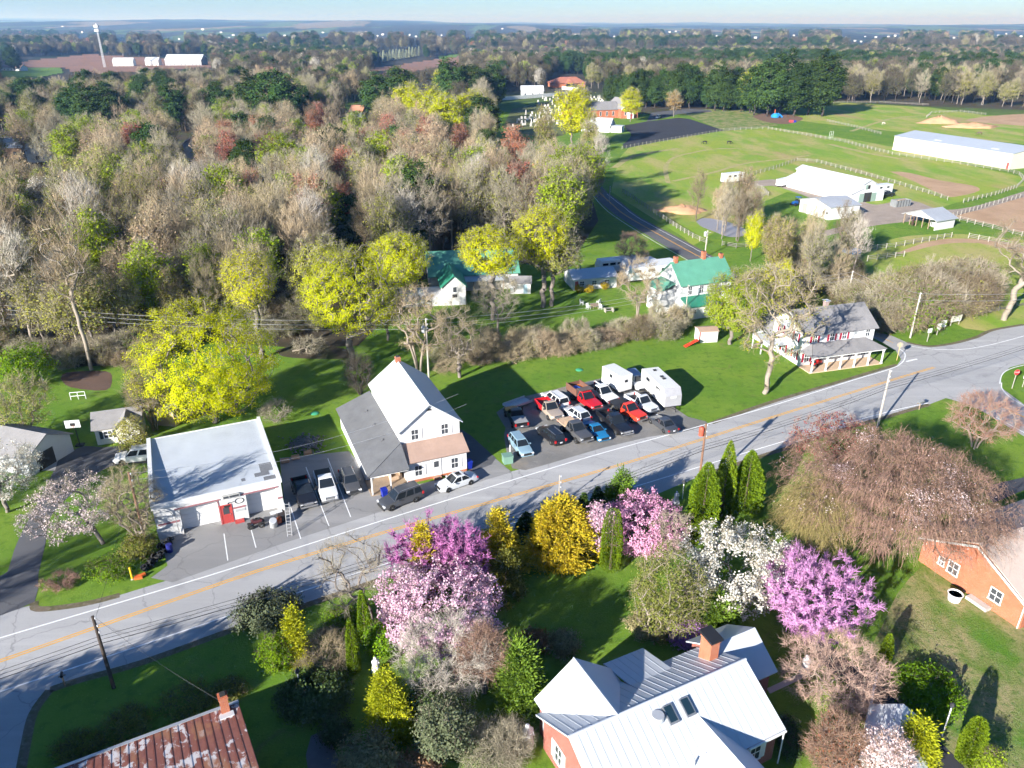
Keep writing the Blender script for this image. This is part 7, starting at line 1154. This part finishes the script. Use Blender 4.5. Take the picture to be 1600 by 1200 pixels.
# ---- brush and bare trees along the creek
plant('old_bare_tree', 'old thick-limbed bare tree beside the shuttered house', TR, (1194, 615), 405, 74, broad, K(bark=b_pal, twig=t_tan, leaf=l_mapd, tips=150, cb=.34, ntw=2600, tl=1.0, tw=.016, nlf=1500, ls=.2, clump=.5, up=1.2, rt=.36, hollow=.3)); plant('old_bare_tree', 'massive leaning bare tree at the right edge above the junction', TR, (1568, 500), 340, 62, broad, K(bark=b_pal, twig=t_brn, tips=130, cb=.4, ntw=2600, tl=1.2, tw=.018, rt=.5, lean=(2.5, 0), hollow=.3))
for lab, px, vt, hw, tw_, bk, st in (('bare tree on the farm lawn before the trailers', (995, 503), 405, 36, t_tan, b_pal, 2), ('bare tree in the brush behind the white house', (718, 590), 480, 42, t_brn, b_gry, 1), ('pale multi-stemmed birch beside the brush pole', (655, 585), 445, 40, t_tan, b_pal, 4), ('bare tree on the farm lawn under the yellow maple', (778, 525), 425, 36, t_gry, b_gry, 2), ('spindly bare tree beside the low cottage', (985, 420), 365, 26, t_red, b_pal, 2)):
    plant('bare_tree', lab, TR, px, vt, hw, broad, bare(tw_, 2600, .9, .25, 130, bk, st, .014, leaf=l_bud, nlf=700 if 'birch' in lab else 0, ls=.2))
br = random.Random(21)
BR = [broad(900 + i, 3.4, 2.6, bark=b_gry, twig=(t_brn, t_tan, t_gry, t_brn)[i], leaf=(l_bud, l_tbu, l_oli, l_grn)[i], tips=130, cb=.06, ntw=2600, tl=.8, tw=.014, nlf=(500, 400, 1500, 2600)[i], ls=.17, clump=.3, stems=6, fine=2) for i in range(4)]
def put(name, label, cat, data, p, s, rz, group=None, sz=None):
    T = thing(name, label, cat, p, rz, group); T.scale = (s, s, sz or s); link('trunk', data[0], T); link('crown', data[1], T); return T
for i in range(40):
    t = i / 39; u = 690 + 372 * t; v = 580 - 55 * t + br.uniform(-22, 4)
    k = br.choice((0, 1, 2, 2)); put('brush_shrub', ('brown twiggy', 'tan twiggy', 'olive budding')[k] + ' shrub in the brush line behind the lawn', SH, BR[k], G(u, v), br.uniform(.45, 1.15), br.uniform(0, 6), ('brown', 'tan', 'olive')[k] + ' shrubs of the brush line behind the lawn', br.uniform(.35, 1.2))
for i in range(58):
    u = br.uniform(1362, 1525); v = 528 - (u - 1365) * .22 + br.uniform(-42, -6); k = br.choice((0, 0, 2, 3)); put('thicket_shrub', ('brown twiggy', '', 'olive budding', 'green leafy')[k] + ' shrub in the thicket above the junction', SH, BR[k], G(u, v), br.uniform(1.1, 2.1), br.uniform(0, 6), ('brown', '', 'olive', 'green')[k] + ' shrubs of the thicket above the junction')
for i in range(22):
    u = br.uniform(1205, 1350); v = br.uniform(432, 482); k = br.choice((0, 2, 3, 3)); put('thicket_shrub', ('brown twiggy', '', 'olive budding', 'green leafy')[k] + ' shrub behind the shuttered house', SH, BR[k], G(u, v), br.uniform(.8, 1.5), br.uniform(0, 6), ('brown', '', 'olive', 'green')[k] + ' shrubs behind the shuttered house')
EDGE = [(-20, 560), (60, 575), (130, 582), (200, 575), (255, 548), (330, 530), (430, 525), (490, 520), (560, 505), (600, 480), (650, 455)]
for i in range(64):
    t = i / 63 * (len(EDGE) - 1.001); j = int(t); a_, b_ = EDGE[j], EDGE[j + 1]; f_ = t - j; u = a_[0] + (b_[0] - a_[0]) * f_ + br.uniform(-12, 12); v = a_[1] + (b_[1] - a_[1]) * f_ + br.uniform(-34, 2)
    k = br.choice((0, 2, 2, 3)); put('edge_shrub', ('brown twiggy', '', 'olive budding', 'green leafy')[k] + ' shrub along the edge of the wide wood', SH, BR[k], G(u, v), br.uniform(.6, 1.1), br.uniform(0, 6), ('brown', '', 'olive', 'green')[k] + ' shrubs along the edge of the wide wood')
for u, v, l in ((905, 456, 'left'), (921, 457, 'middle'), (944, 452, 'right')): put('forsythia', f'{l} yellow forsythia in front of the low white cottage', SH, broad(300 + u, 1.4, .9, b_brn, t_brn, ML('forsythia_' + l, [(.5, .36, .01), (.4, .32, .02)], .2), 60, .05, 200, .3, .01, 1200, .13, .15, stems=3), G(u, v), 1, 0)
# dead branches on the ground
R = thing('fallen_limb', 'heap of fallen grey branches at the woods edge', 'branches', G(478, 552), .2); v, f = [], []
tr, cr = broad(77, 5.0, 1.6, b_pal, t_gry, None, 60, .1, 900, .8, .014); o = link('trunk', tr, R, (-2, 0, .5), rot=(0, 1.35, 0)); o = link('crown', cr, R, (-2, 0, .5), rot=(0, 1.35, 0))
# ================================================================ woods
def inpoly(x, y, poly):
    c = False; j = len(poly) - 1
    for i in range(len(poly)):
        if (poly[i][1] > y) != (poly[j][1] > y) and x < (poly[j][0] - poly[i][0]) * (y - poly[i][1]) / (poly[j][1] - poly[i][1]) + poly[i][0]: c = not c
        j = i
    return c
PH = 17.0
def proto(seed, R=3.9, **k): return broad(seed, PH, R * .76, **k)
B_ = K(tips=130, cb=.26, ntw=1500, tl=1.35, tw=.020, fine=2, hollow=.1, rt=.20, up=1.5, seg=.9, twup=.9, curve=.6)
t_drk2 = ML('dark_brown_twigs', [(.085, .072, .055), (.13, .108, .082)], 0, jitter=.25); l_dbud = ML('dark_olive_buds', [(.11, .12, .05), (.16, .165, .07)], .2, jitter=.25)
PROTO = dict(
    grey=[proto(11, bark=b_gry, twig=t_gry, leaf=l_bud, nlf=700, ls=.28, clump=.7, **B_), proto(12, 4.4, bark=b_gry, twig=t_gry, **B_)],
    tan=[proto(13, 3.4, bark=b_pal, twig=t_tan, **B_), proto(14, 3.8, bark=b_gry, twig=t_tan, leaf=l_tbu, nlf=1200, ls=.32, clump=.7, **B_)],
    brown=[proto(15, 4.2, bark=b_brn, twig=t_brn, leaf=l_bud, nlf=700, ls=.28, clump=.7, **B_), proto(16, 3.6, bark=b_brn, twig=t_brn, **B_)],
    olive=[proto(17, 4.2, bark=b_gry, twig=t_tan, leaf=l_bud, nlf=2600, ls=.34, clump=.7, **B_), proto(18, 4.6, bark=b_gry, twig=t_gry, leaf=l_bud, nlf=2000, ls=.34, clump=.7, **B_)],
    lime=[proto(19, 4.6, bark=b_gry, twig=t_gry, leaf=l_lime, nlf=7500, ls=.34, clump=.6, **B_)],
    red=[proto(20, 4.0, bark=b_gry, twig=t_red, leaf=l_rbu, nlf=3200, ls=.32, clump=.6, **B_)],
    pale=[proto(22, 3.4, bark=b_pal, twig=t_pal, **K(B_, tips=90, ntw=900, cb=.40)), proto(23, 3.0, bark=b_pal, twig=t_tan, **K(B_, tips=80, ntw=900, cb=.42))],
    pine=[broad(24, PH, 4.2, bark=b_drk, twig=t_dk, leaf=l_pin, tips=260, cb=.12, ntw=500, tl=.8, tw=.03, nlf=16000, ls=.38, clump=.5, hollow=.45, rt=.3, fine=0, asp=1.3, up=.2, spread=.7), broad(25, PH, 4.8, bark=b_drk, twig=t_dk, leaf=l_pin, tips=230, cb=.16, ntw=500, tl=.8, tw=.03, nlf=15000, ls=.38, clump=.55, hollow=.45, rt=.3, fine=0, asp=1.3, up=.2, spread=.7)],
    yellow=[proto(26, 5.0, bark=b_gry, twig=t_gry, leaf=l_map, nlf=11000, ls=.32, clump=.6, spread=.45, **K(B_, cb=.25, hollow=.4))],
    dark=[proto(28, 4.4, bark=b_drk, twig=t_drk2, **K(B_, ntw=2200, tw=.026)), proto(29, 4.8, bark=b_drk, twig=t_drk2, leaf=l_dbud, nlf=900, ls=.4, clump=.7, **K(B_, ntw=2000, tw=.026))],
    white=[proto(27, 4.0, bark=b_gry, twig=t_gry, leaf=l_wht, nlf=4200, ls=.36, clump=.6, **K(B_, cb=.2))])
NM = dict(grey=('bare_tree', 'bare grey-twigged tree'), tan=('bare_tree', 'bare tan-twigged tree'), brown=('bare_tree', 'bare brown-twigged tree'), olive=('budding_tree', 'olive-budding tree'), lime=('leafing_tree', 'fresh lime-green tree'), red=('red_maple', 'red-budding maple'), pale=('pale_tree', 'slender pale-trunked bare tree'), pine=('pine_tree', 'dark green pine'), yellow=('yellow_maple', 'yellow-green maple'), dark=('bare_tree', 'dark-twigged bare tree'), white=('blossom_tree', 'white-blossoming tree'))
wr = random.Random(77)
def wtree(kind, p, h, label, group=None, wide=1.0):
    d = wr.choice(PROTO[kind]); s = h / PH; return put(NM[kind][0], label, TR, d, p, s * wide, wr.uniform(0, 6.28), group, s)
WOOD = [(-40, 560), (0, 545), (95, 570), (200, 562), (250, 530), (420, 535), (470, 500), (520, 450), (690, 420), (700, 400), (760, 390), (880, 405), (905, 378), (930, 345), (920, 312), (902, 282), (880, 258), (868, 240), (790, 225), (700, 222), (600, 205), (480, 195), (300, 240), (130, 250), (-60, 240)]
CLEAR = [[(0, 90), (95, 87), (140, 84), (232, 90), (330, 88), (330, 102), (225, 106), (110, 113), (100, 118), (0, 119)], [(560, 106), (640, 97), (690, 88), (722, 83), (716, 95), (640, 108), (575, 112)], [(0, 221), (112, 222), (112, 248), (0, 246)], [(276, 214), (304, 214), (304, 244), (276, 244)], [(470, 176), (520, 176), (520, 194), (470, 194)], [(543, 160), (572, 160), (572, 190), (530, 190)], [(706, 182), (734, 182), (734, 210), (706, 210)], [(648, 138), (688, 138), (688, 158), (648, 158)], [(775, 138), (1010, 144), (1010, 160), (975, 205), (930, 215), (880, 222), (775, 222)], [(858, 116), (918, 116), (918, 140), (858, 140)], [(560, 128), (612, 130), (612, 138), (560, 136)], [(588, 80), (662, 78), (662, 100), (588, 102)], [(676, 400), (760, 398), (735, 480), (680, 480)], [(895, 400), (1050, 400), (1050, 450), (895, 450)]]
for u_, v_ in FARH: CLEAR.append([(u_ - 9, v_ - 8), (u_ + 9, v_ - 8), (u_ + 9, v_ + 4), (u_ - 9, v_ + 4)])
CBOX = [(min(q[0] for q in c), min(q[1] for q in c), max(q[0] for q in c), max(q[1] for q in c)) for c in CLEAR]; SHOW = []
def blocked(p, h, wide=3.2):
    for f in (.0, .45, .75, .97):
        u, v = PX(p.x, p.y, p.z + h * f); du = wide * F / p.y if f > .3 else 0
        for k, c in zip(CBOX, CLEAR):
            if k[0] - du < u < k[2] + du and k[1] < v < k[3]:
                if any(inpoly(u + d, v, c) for d in (-du, 0, du)): return True
        if f > .6:
            for x0, y0, x1, y1, yy in SHOW:
                if p.y < yy and x0 < u < x1 and y0 < v < y1: return True
    return False
# trees that stand out in the photograph
SPEC = [('white', 78, 362, 12, 'white-blossoming tree deep in the wood at the left'), ('lime', 195, 345, 15, 'lime-green tree among bare ones behind the pale trunks'), ('lime', 605, 298, 16, 'bright lime-green tree in the middle of the wood'), ('lime', 560, 245, 15, 'lime-green tree below the tall white house'), ('lime', 465, 255, 14, 'lime-green tree right of the big pine'), ('red', 222, 283, 17, 'red-budding maple left of the white gabled house'), ('red', 365, 300, 17, 'orange-red budding maple in the wood'), ('red', 495, 235, 14, 'dark red budding tree before the brown-roofed house'), ('red', 610, 262, 17, 'red-budding maple behind the bright lime tree'), ('red', 665, 260, 16, 'small red-budding maple right of the lime tree'), ('red', 805, 290, 17, 'red-budding maple near the side road'), ('red', 720, 262, 14, 'faint red-budding tree below the yellow maples'), ('red', 415, 290, 15, 'rusty red-budding tree left of the lime tree'), ('red', 545, 320, 15, 'pinkish red-budding tree above the yellow maples'),
    ('pine', 440, 212, 24, 'broad dark pine beside the brown-roofed house'), ('pine', 405, 205, 22, 'dark pine left of the broad one'), ('pine', 120, 205, 17, 'leftmost dark pine of the clump at the left'), ('pine', 150, 208, 18, 'middle dark pine of the clump at the left'), ('pine', 180, 206, 17, 'rightmost dark pine of the clump at the left'), ('pine', 275, 205, 18, 'dark pine behind the white gabled house'), ('pine', 350, 204, 18, 'dark pine between two larger ones'), ('pine', 590, 192, 20, 'dark pine right of the tall white house'), ('pine', 628, 182, 22, 'taller dark pine next to the grey barn'), ('pine', 705, 178, 24, 'dark pine with yellow maple before it'), ('pine', 735, 176, 22, 'dark pine between the maple and the churchyard'), ('pine', 768, 172, 22, 'dark pine at the left end of the churchyard'), ('pine', 545, 392, 11, 'dark evergreen above the yellow maples'), ('pine', 440, 410, 9, 'dark cedar under the bare wood'), ('pine', 23, 112, 22, 'lone dark pine on the ploughed field at the left'),
    ('yellow', 640, 208, 20, 'yellow maple left of the hidden white house'), ('yellow', 672, 226, 21, 'broad yellow-flowering maple in front of the hidden white house'), ('yellow', 700, 230, 19, 'bright yellow maple before the hidden white house'), ('yellow', 735, 220, 19, 'yellow maple right of the hidden white house'), ('yellow', 892, 232, 22, 'tall yellow maple in front of the church'), ('yellow', 905, 185, 14, 'yellow maple against the church wall'), ('yellow', 690, 150, 16, 'yellow maple behind the dark pine'), ('yellow', 985, 190, 15, 'olive-yellow tree before the church gable'), ('yellow', 1175, 175, 22, 'yellow maple at the end of the pine belt'), ('olive', 922, 262, 17, 'olive tree beside the side road below the church'), ('olive', 848, 255, 18, 'olive budding tree left of the church hall'),
    ('pale', 143, 578, 21, 'tall pale-trunked tree at the woods edge left of the yellow maple'), ('pale', 32, 530, 20, 'pale leaning trunk at the left edge of the wood'), ('pale', 55, 545, 18, 'slim pale trunk near the left edge of the wood'), ('pale', 505, 380, 20, 'white sycamore standing above the yellow maples'), ('pale', 165, 480, 22, 'white sycamore in the left wood'), ('pale', 748, 372, 18, 'pale sycamore above the green barn roof'), ('pale', 300, 395, 18, 'pale sycamore behind the big yellow maple'), ('pale', 935, 300, 16, 'pale bare tree beside the side road')]
for kd, u, v, h, lab in SPEC:
    p = GT(u, v); h *= 1.12; wtree(kd, p, h, lab, None, 1.4 if kd in ('pine', 'yellow', 'lime') else 1.25 if kd == 'red' else 1.05)
    if kd != 'pale': t_ = PX(p.x, p.y, p.z + h); b_ = PX(p.x, p.y, p.z + h * .5); w_ = 3.5 * F / p.y; SHOW.append((t_[0] - w_, t_[1], t_[0] + w_, b_[1], p.y))
o_t = wtree('olive', G(1052, 183), 15, 'round orange-brown tree beside the church car park', None, 1.5)
for o_ in o_t.children:
    if o_.name.startswith('crown'): o_.data = o_.data.copy(); o_.data.materials[1] = ML('orange_brown_buds', [(.42, .25, .07), (.5, .32, .1), (.34, .2, .06)], .25, jitter=0)
for i, u in enumerate((1178, 1198, 1218, 1240, 1262, 1284)): wtree('pine', G(u, 180 + (i % 2) * 2), 25 + (i % 3) * 3, ('first', 'second', 'third', 'fourth', 'fifth', 'sixth')[i] + ' pine from the left beside the playground', 'tall pines beside the playground', 1.25)
for i in range(17):
    u = 955 + i * 13.5; wtree('pine', G(u, 162 + wr.uniform(-4, 8) + max(0, i - 8) * 1.2), wr.uniform(17, 25), 'dark green pine in the belt behind the church', 'pines of the belt behind the church', 1.15)
for i in range(13):
    u = 595 + i * 5.0; d = PROTO['pine'][0]
    T = thing('poplar', 'pale columnar poplar in the row on the field horizon', TR, GT(u, 97 - i * .8), wr.uniform(0, 6), 'row of pale poplars on the field horizon')
    if i == 0: POP = conifer(5, 16, 2.6, b_gry, ML('poplar_leaves', [(.33, .36, .25), (.42, .45, .32)], .2), 1500, .3, 1.6, .5, belly=.4)
    link('trunk', POP[0], T); link('crown', POP[1], T); T.scale = (1, 1, wr.uniform(.9, 1.2))
# thin group round the pond and behind the shuttered house
for i in range(13):
    u = 1085 + wr.uniform(0, 110); v = 348 + wr.uniform(-6, 30); wtree(wr.choice(('brown', 'tan', 'brown', 'grey')), G(u, v), wr.uniform(9, 14), 'bare tree of the thin group round the pond', 'bare trees round the pond')
for i in range(20):
    u = wr.uniform(1190, 1335); v = wr.uniform(410, 468); wtree(wr.choice(('brown', 'tan', 'olive', 'grey', 'pale')), G(u, v), wr.uniform(9, 14), 'bare tree of the grove behind the shuttered house', 'grove behind the shuttered house')
wtree('yellow', G(1172, 408), 11, 'yellow-budding tree leaning beside the side road', None, .8); wtree('yellow', G(1218, 470), 8, 'low yellow tree before the grove', None, .9)
for i in range(16): u = wr.uniform(1372, 1500); wtree(wr.choice(('brown', 'olive', 'grey')), G(u, 515 - (u - 1375) * .2 - wr.uniform(10, 30)), wr.uniform(6, 9.5), 'bare small tree rising from the thicket above the junction', 'small trees of the thicket above the junction', 1.2)
# the wide wood: trees one can tell apart, nearest first; behind them it reads as one mass
pts = []; grid = {}
def far_enough(x, y, dmin):
    k = (int(x // 12), int(y // 12))
    for a in (-1, 0, 1):
        for b in (-1, 0, 1):
            for q in grid.get((k[0] + a, k[1] + b), ()):
                if (q[0] - x) ** 2 + (q[1] - y) ** 2 < dmin * dmin: return False
    grid.setdefault(k, []).append((x, y)); return True
wpoly = [tuple(G(*q)[:2]) for q in WOOD]; xs_ = [q[0] for q in wpoly]; ys_ = [q[1] for q in wpoly]
for i in range(40000):
    x = wr.uniform(-330, max(xs_)); y = wr.uniform(min(ys_), 470)
    if x < -.74 * y - 14 or not inpoly(x, y, wpoly): continue
    if far_enough(x, y, 3.2 + y * .0045): pts.append((x, y))
pts.sort(key=lambda q: q[1] - .1 * abs(q[0])); solo = 0; mass = []
def pick(u, v, y):
    w = dict(grey=2.2, tan=2.0, brown=1.2, olive=5, lime=.9, red=.3, pale=1.0, pine=.3)
    if u < 230: w.update(olive=8, tan=1.8, lime=1.8, pale=1.6, grey=1.2)
    elif u < 560 and v < 430: w.update(tan=4, pale=1.4, olive=4)
    if 330 < u < 900 and 195 < v < 290: w.update(red=1.1, tan=2.5, grey=2.5, olive=4, lime=1.1)
    if u > 560 and v > 290: w.update(brown=5, grey=4, olive=.8, tan=1.5, red=.6)
    if v < 230: w.update(pine=.6, olive=2.5)
    if v > 330 or u < 180: w.update(red=0)
    return wr.choices(list(w), list(w.values()))[0]
for x, y in pts:
    p = Vector((x, y, 0)); h = wr.uniform(13, 20) if y > 130 else wr.uniform(11, 17)
    if blocked(p, h): continue
    u, v = PX(x, y, h * .8); kd = pick(u, v, y)
    if solo < 290: zn = 'at the left frame edge' if u < 200 else 'behind the round yellow maple' if u < 430 else 'above the yellow maples' if u < 680 else 'between green barn and side road'; fr_ = 'at the front of the wood' if y < 150 else 'deep in the wood'; wtree(kd, p, h, f'{NM[kd][1]} {fr_} {zn}', f'{NM[kd][1]}s {fr_} {zn}', wr.uniform(.9, 1.25)); solo += 1
    else: mass.append((x, y, 0, kd, h))
# ---- the far woods as one mass of scattered crowns
def scatter(n, d0, d1, dmin, hl, hh, poly=None, wide=1.0):
    for i in range(n):
        y = math.sqrt(wr.uniform(d0 * d0, d1 * d1)); x = wr.uniform(-.72, .74) * y
        if poly is not None and not inpoly(x, y, poly): continue
        z = float(ter(x, y)); p = Vector((x, y, z)); h = wr.uniform(hl, hh)
        if blocked(p, h): continue
        u, v = PX(x, y, z)
        nz = math.sin(x / 130 + 3 * math.sin(y / 310)) + math.sin(y / 170 + x / 240 + 1)
        nz += .9 if (u > 850 and y < 1300) else 0
        fd = min(1, max(0, (y - 320) / 380)); w = dict(grey=3 * (1 - fd) + .3, tan=.5 * (1 - fd), brown=2.5 * (1 - fd) + .5, dark=6 * fd + .5, olive=4.5 * (1 - fd) + .8, lime=.6 - .4 * fd, red=.06, pine=(.35 if u < 850 and y < 900 else .7) + (2.5 if u < 850 and y < 900 else 6) * max(0, nz - .4), white=.05)
        mass.append((x, y, z, wr.choices(list(w), list(w.values()))[0], h * wide))
rpoly = [tuple(G(*q)[:2]) for q in [(872, 172), (960, 158), (1150, 166), (1210, 172), (1300, 158), (1450, 163), (1600, 168), (1900, 178), (1900, 128), (872, 132)]]
scatter(2600, 380, 760, 6, 15, 23, rpoly)
lpoly = [tuple(G(*q)[:2]) for q in [(-300, 238), (130, 246), (300, 238), (480, 194), (600, 204), (700, 220), (790, 200), (790, 150), (870, 140), (872, 128), (-300, 128)]]
scatter(4200, 380, 790, 6, 13, 20, lpoly)
scatter(15000, 720, 1700, 8, 14, 22, None); scatter(17000, 1700, 3800, 12, 16, 26, None, 1.3)
kinds = sorted(PROTO); lib = bpy.data.collections.new('tree_library'); names = []
for k in kinds:
    tr, cr = PROTO[k][-1]; bm = bmesh.new(); bm.from_mesh(cr); nm = len(cr.materials); n0 = len(bm.faces); bm.from_mesh(tr); bm.faces.ensure_lookup_table()
    for f in bm.faces[n0:]: f.material_index = nm
    me = bpy.data.meshes.new('wood_' + k); bm.to_mesh(me); bm.free()
    for m_ in list(cr.materials) + list(tr.materials): me.materials.append(m_)
    lib.objects.link(bpy.data.objects.new('wood_' + k, me))
A = np.array([(m[0], m[1], m[2]) for m in mass], np.float32); me = bpy.data.meshes.new('far_woods'); me.vertices.add(len(A)); me.vertices.foreach_set('co', A.ravel())
at = me.attributes.new('kind', 'INT', 'POINT'); at.data.foreach_set('value', [kinds.index(m[3]) for m in mass])
at = me.attributes.new('size', 'FLOAT_VECTOR', 'POINT'); at.data.foreach_set('vector', np.array([(m[4] / PH * wr.uniform(1.0, 1.45),) * 2 + (m[4] / PH,) for m in mass], np.float32).ravel())
at = me.attributes.new('turn', 'FLOAT_VECTOR', 'POINT'); at.data.foreach_set('vector', np.array([(0, 0, wr.uniform(0, 6.28)) for m in mass], np.float32).ravel())
fo = link('far_woods', me); prop(fo, 'far woods of bare trees and dark pines reading as one mass', 'woods', None, 'stuff')
ng = bpy.data.node_groups.new('scatter_crowns', 'GeometryNodeTree'); ng.interface.new_socket('Geometry', in_out='INPUT', socket_type='NodeSocketGeometry'); ng.interface.new_socket('Geometry', in_out='OUTPUT', socket_type='NodeSocketGeometry')
gi = ng.nodes.new('NodeGroupInput'); go = ng.nodes.new('NodeGroupOutput'); ip = ng.nodes.new('GeometryNodeInstanceOnPoints'); ci = ng.nodes.new('GeometryNodeCollectionInfo'); ci.inputs['Collection'].default_value = lib; ci.inputs['Separate Children'].default_value = True; ci.inputs['Reset Children'].default_value = True; mp = ng.nodes.new('GeometryNodeMeshToPoints')
ng.links.new(gi.outputs[0], mp.inputs[0]); ng.links.new(mp.outputs[0], ip.inputs['Points']); ng.links.new(ci.outputs[0], ip.inputs['Instance']); ip.inputs['Pick Instance'].default_value = True
for nm_, ty, sock in (('kind', 'INT', 'Instance Index'), ('size', 'FLOAT_VECTOR', 'Scale'), ('turn', 'FLOAT_VECTOR', 'Rotation')):
    na = ng.nodes.new('GeometryNodeInputNamedAttribute'); na.data_type = ty; na.inputs['Name'].default_value = nm_; ng.links.new(next(s for s in na.outputs if s.enabled and s.name == 'Attribute'), ip.inputs[sock])
ng.links.new(ip.outputs[0], go.inputs[0]); md = fo.modifiers.new('scatter', 'NODES'); md.node_group = ng
print('woods: solo', solo, 'mass', len(mass))
# ---- trees behind and left of the camera: out of the frame, but their shade falls across the road and lawns
for i, (x, y, kd, h) in enumerate(((-41, 21.5, 'pine', 11), (-44.5, 24.5, 'pine', 12.5), (-48, 27, 'pine', 10), (-51, 30, 'olive', 8), (-46, 17, 'pine', 15), (-54, 24, 'pine', 9), (-63, 36, 'grey', 17), (-78, 44, 'grey', 17), (-24, -2, 'brown', 15), (-16, -6, 'grey', 16))):
    wtree(kd, Vector((x, y, 0)), h, NM[kd][1] + ' outside the frame whose shade falls on road and lawn', NM[kd][1] + 's beyond the frame edge', 1.2)
# ---- far fields laid over the rolling ground
def drape(name, poly, mat, dz=.6, nx=60, ny=14):
    us = [q[0] for q in poly]; vs_ = [q[1] for q in poly]; V = []; Fs = []; U = np.linspace(min(us), max(us), nx + 1); VV = np.linspace(min(vs_), max(vs_), ny + 1)
    for v in VV:
        for u in U: p = GT(u, v); V.append((p.x, p.y, p.z + dz))
    for j in range(ny):
        for i in range(nx):
            if inpoly((U[i] + U[i + 1]) / 2, (VV[j] + VV[j + 1]) / 2, poly): a = j * (nx + 1) + i; Fs.append((a, a + 1, a + nx + 2, a + nx + 1))
    prop(link(name, rawmesh(name, V, Fs, mat)), kind='structure')
drape('ploughed_field', [(-60, 93), (40, 96), (95, 90), (140, 85), (228, 91), (330, 97), (330, 106), (220, 112), (120, 118), (100, 106), (-60, 104)], m_field)
drape('green_field', [(-60, 106), (30, 104), (95, 106), (100, 114), (60, 122), (-60, 124)], m_lawn, .5); drape('ploughed_field', [(556, 112), (640, 99), (690, 92), (722, 88), (716, 100), (640, 114), (575, 120)], m_field); drape('green_field', [(680, 90), (724, 83), (728, 87), (690, 93)], m_lawn, .9, 30, 4)
# ================================================================ the air
mv = bpy.data.materials.new('haze_air'); mv.use_nodes = True; nt = mv.node_tree; nt.nodes.clear(); out = nt.nodes.new('ShaderNodeOutputMaterial'); pv = nt.nodes.new('ShaderNodeVolumePrincipled')
pv.inputs['Color'].default_value = (.27, .54, 1.0, 1); pv.inputs['Absorption Color'].default_value = (1, 1, 1, 1); pv.inputs['Density'].default_value = 1.3e-4; pv.inputs['Anisotropy'].default_value = 0.2; nt.links.new(pv.outputs[0], out.inputs['Volume'])
hz = MB().b2(-32000, 32000, -600, 26500, -60, 200).build('haze', mv); prop(hz, 'thin blue haze over the far country', 'haze', None, 'stuff')
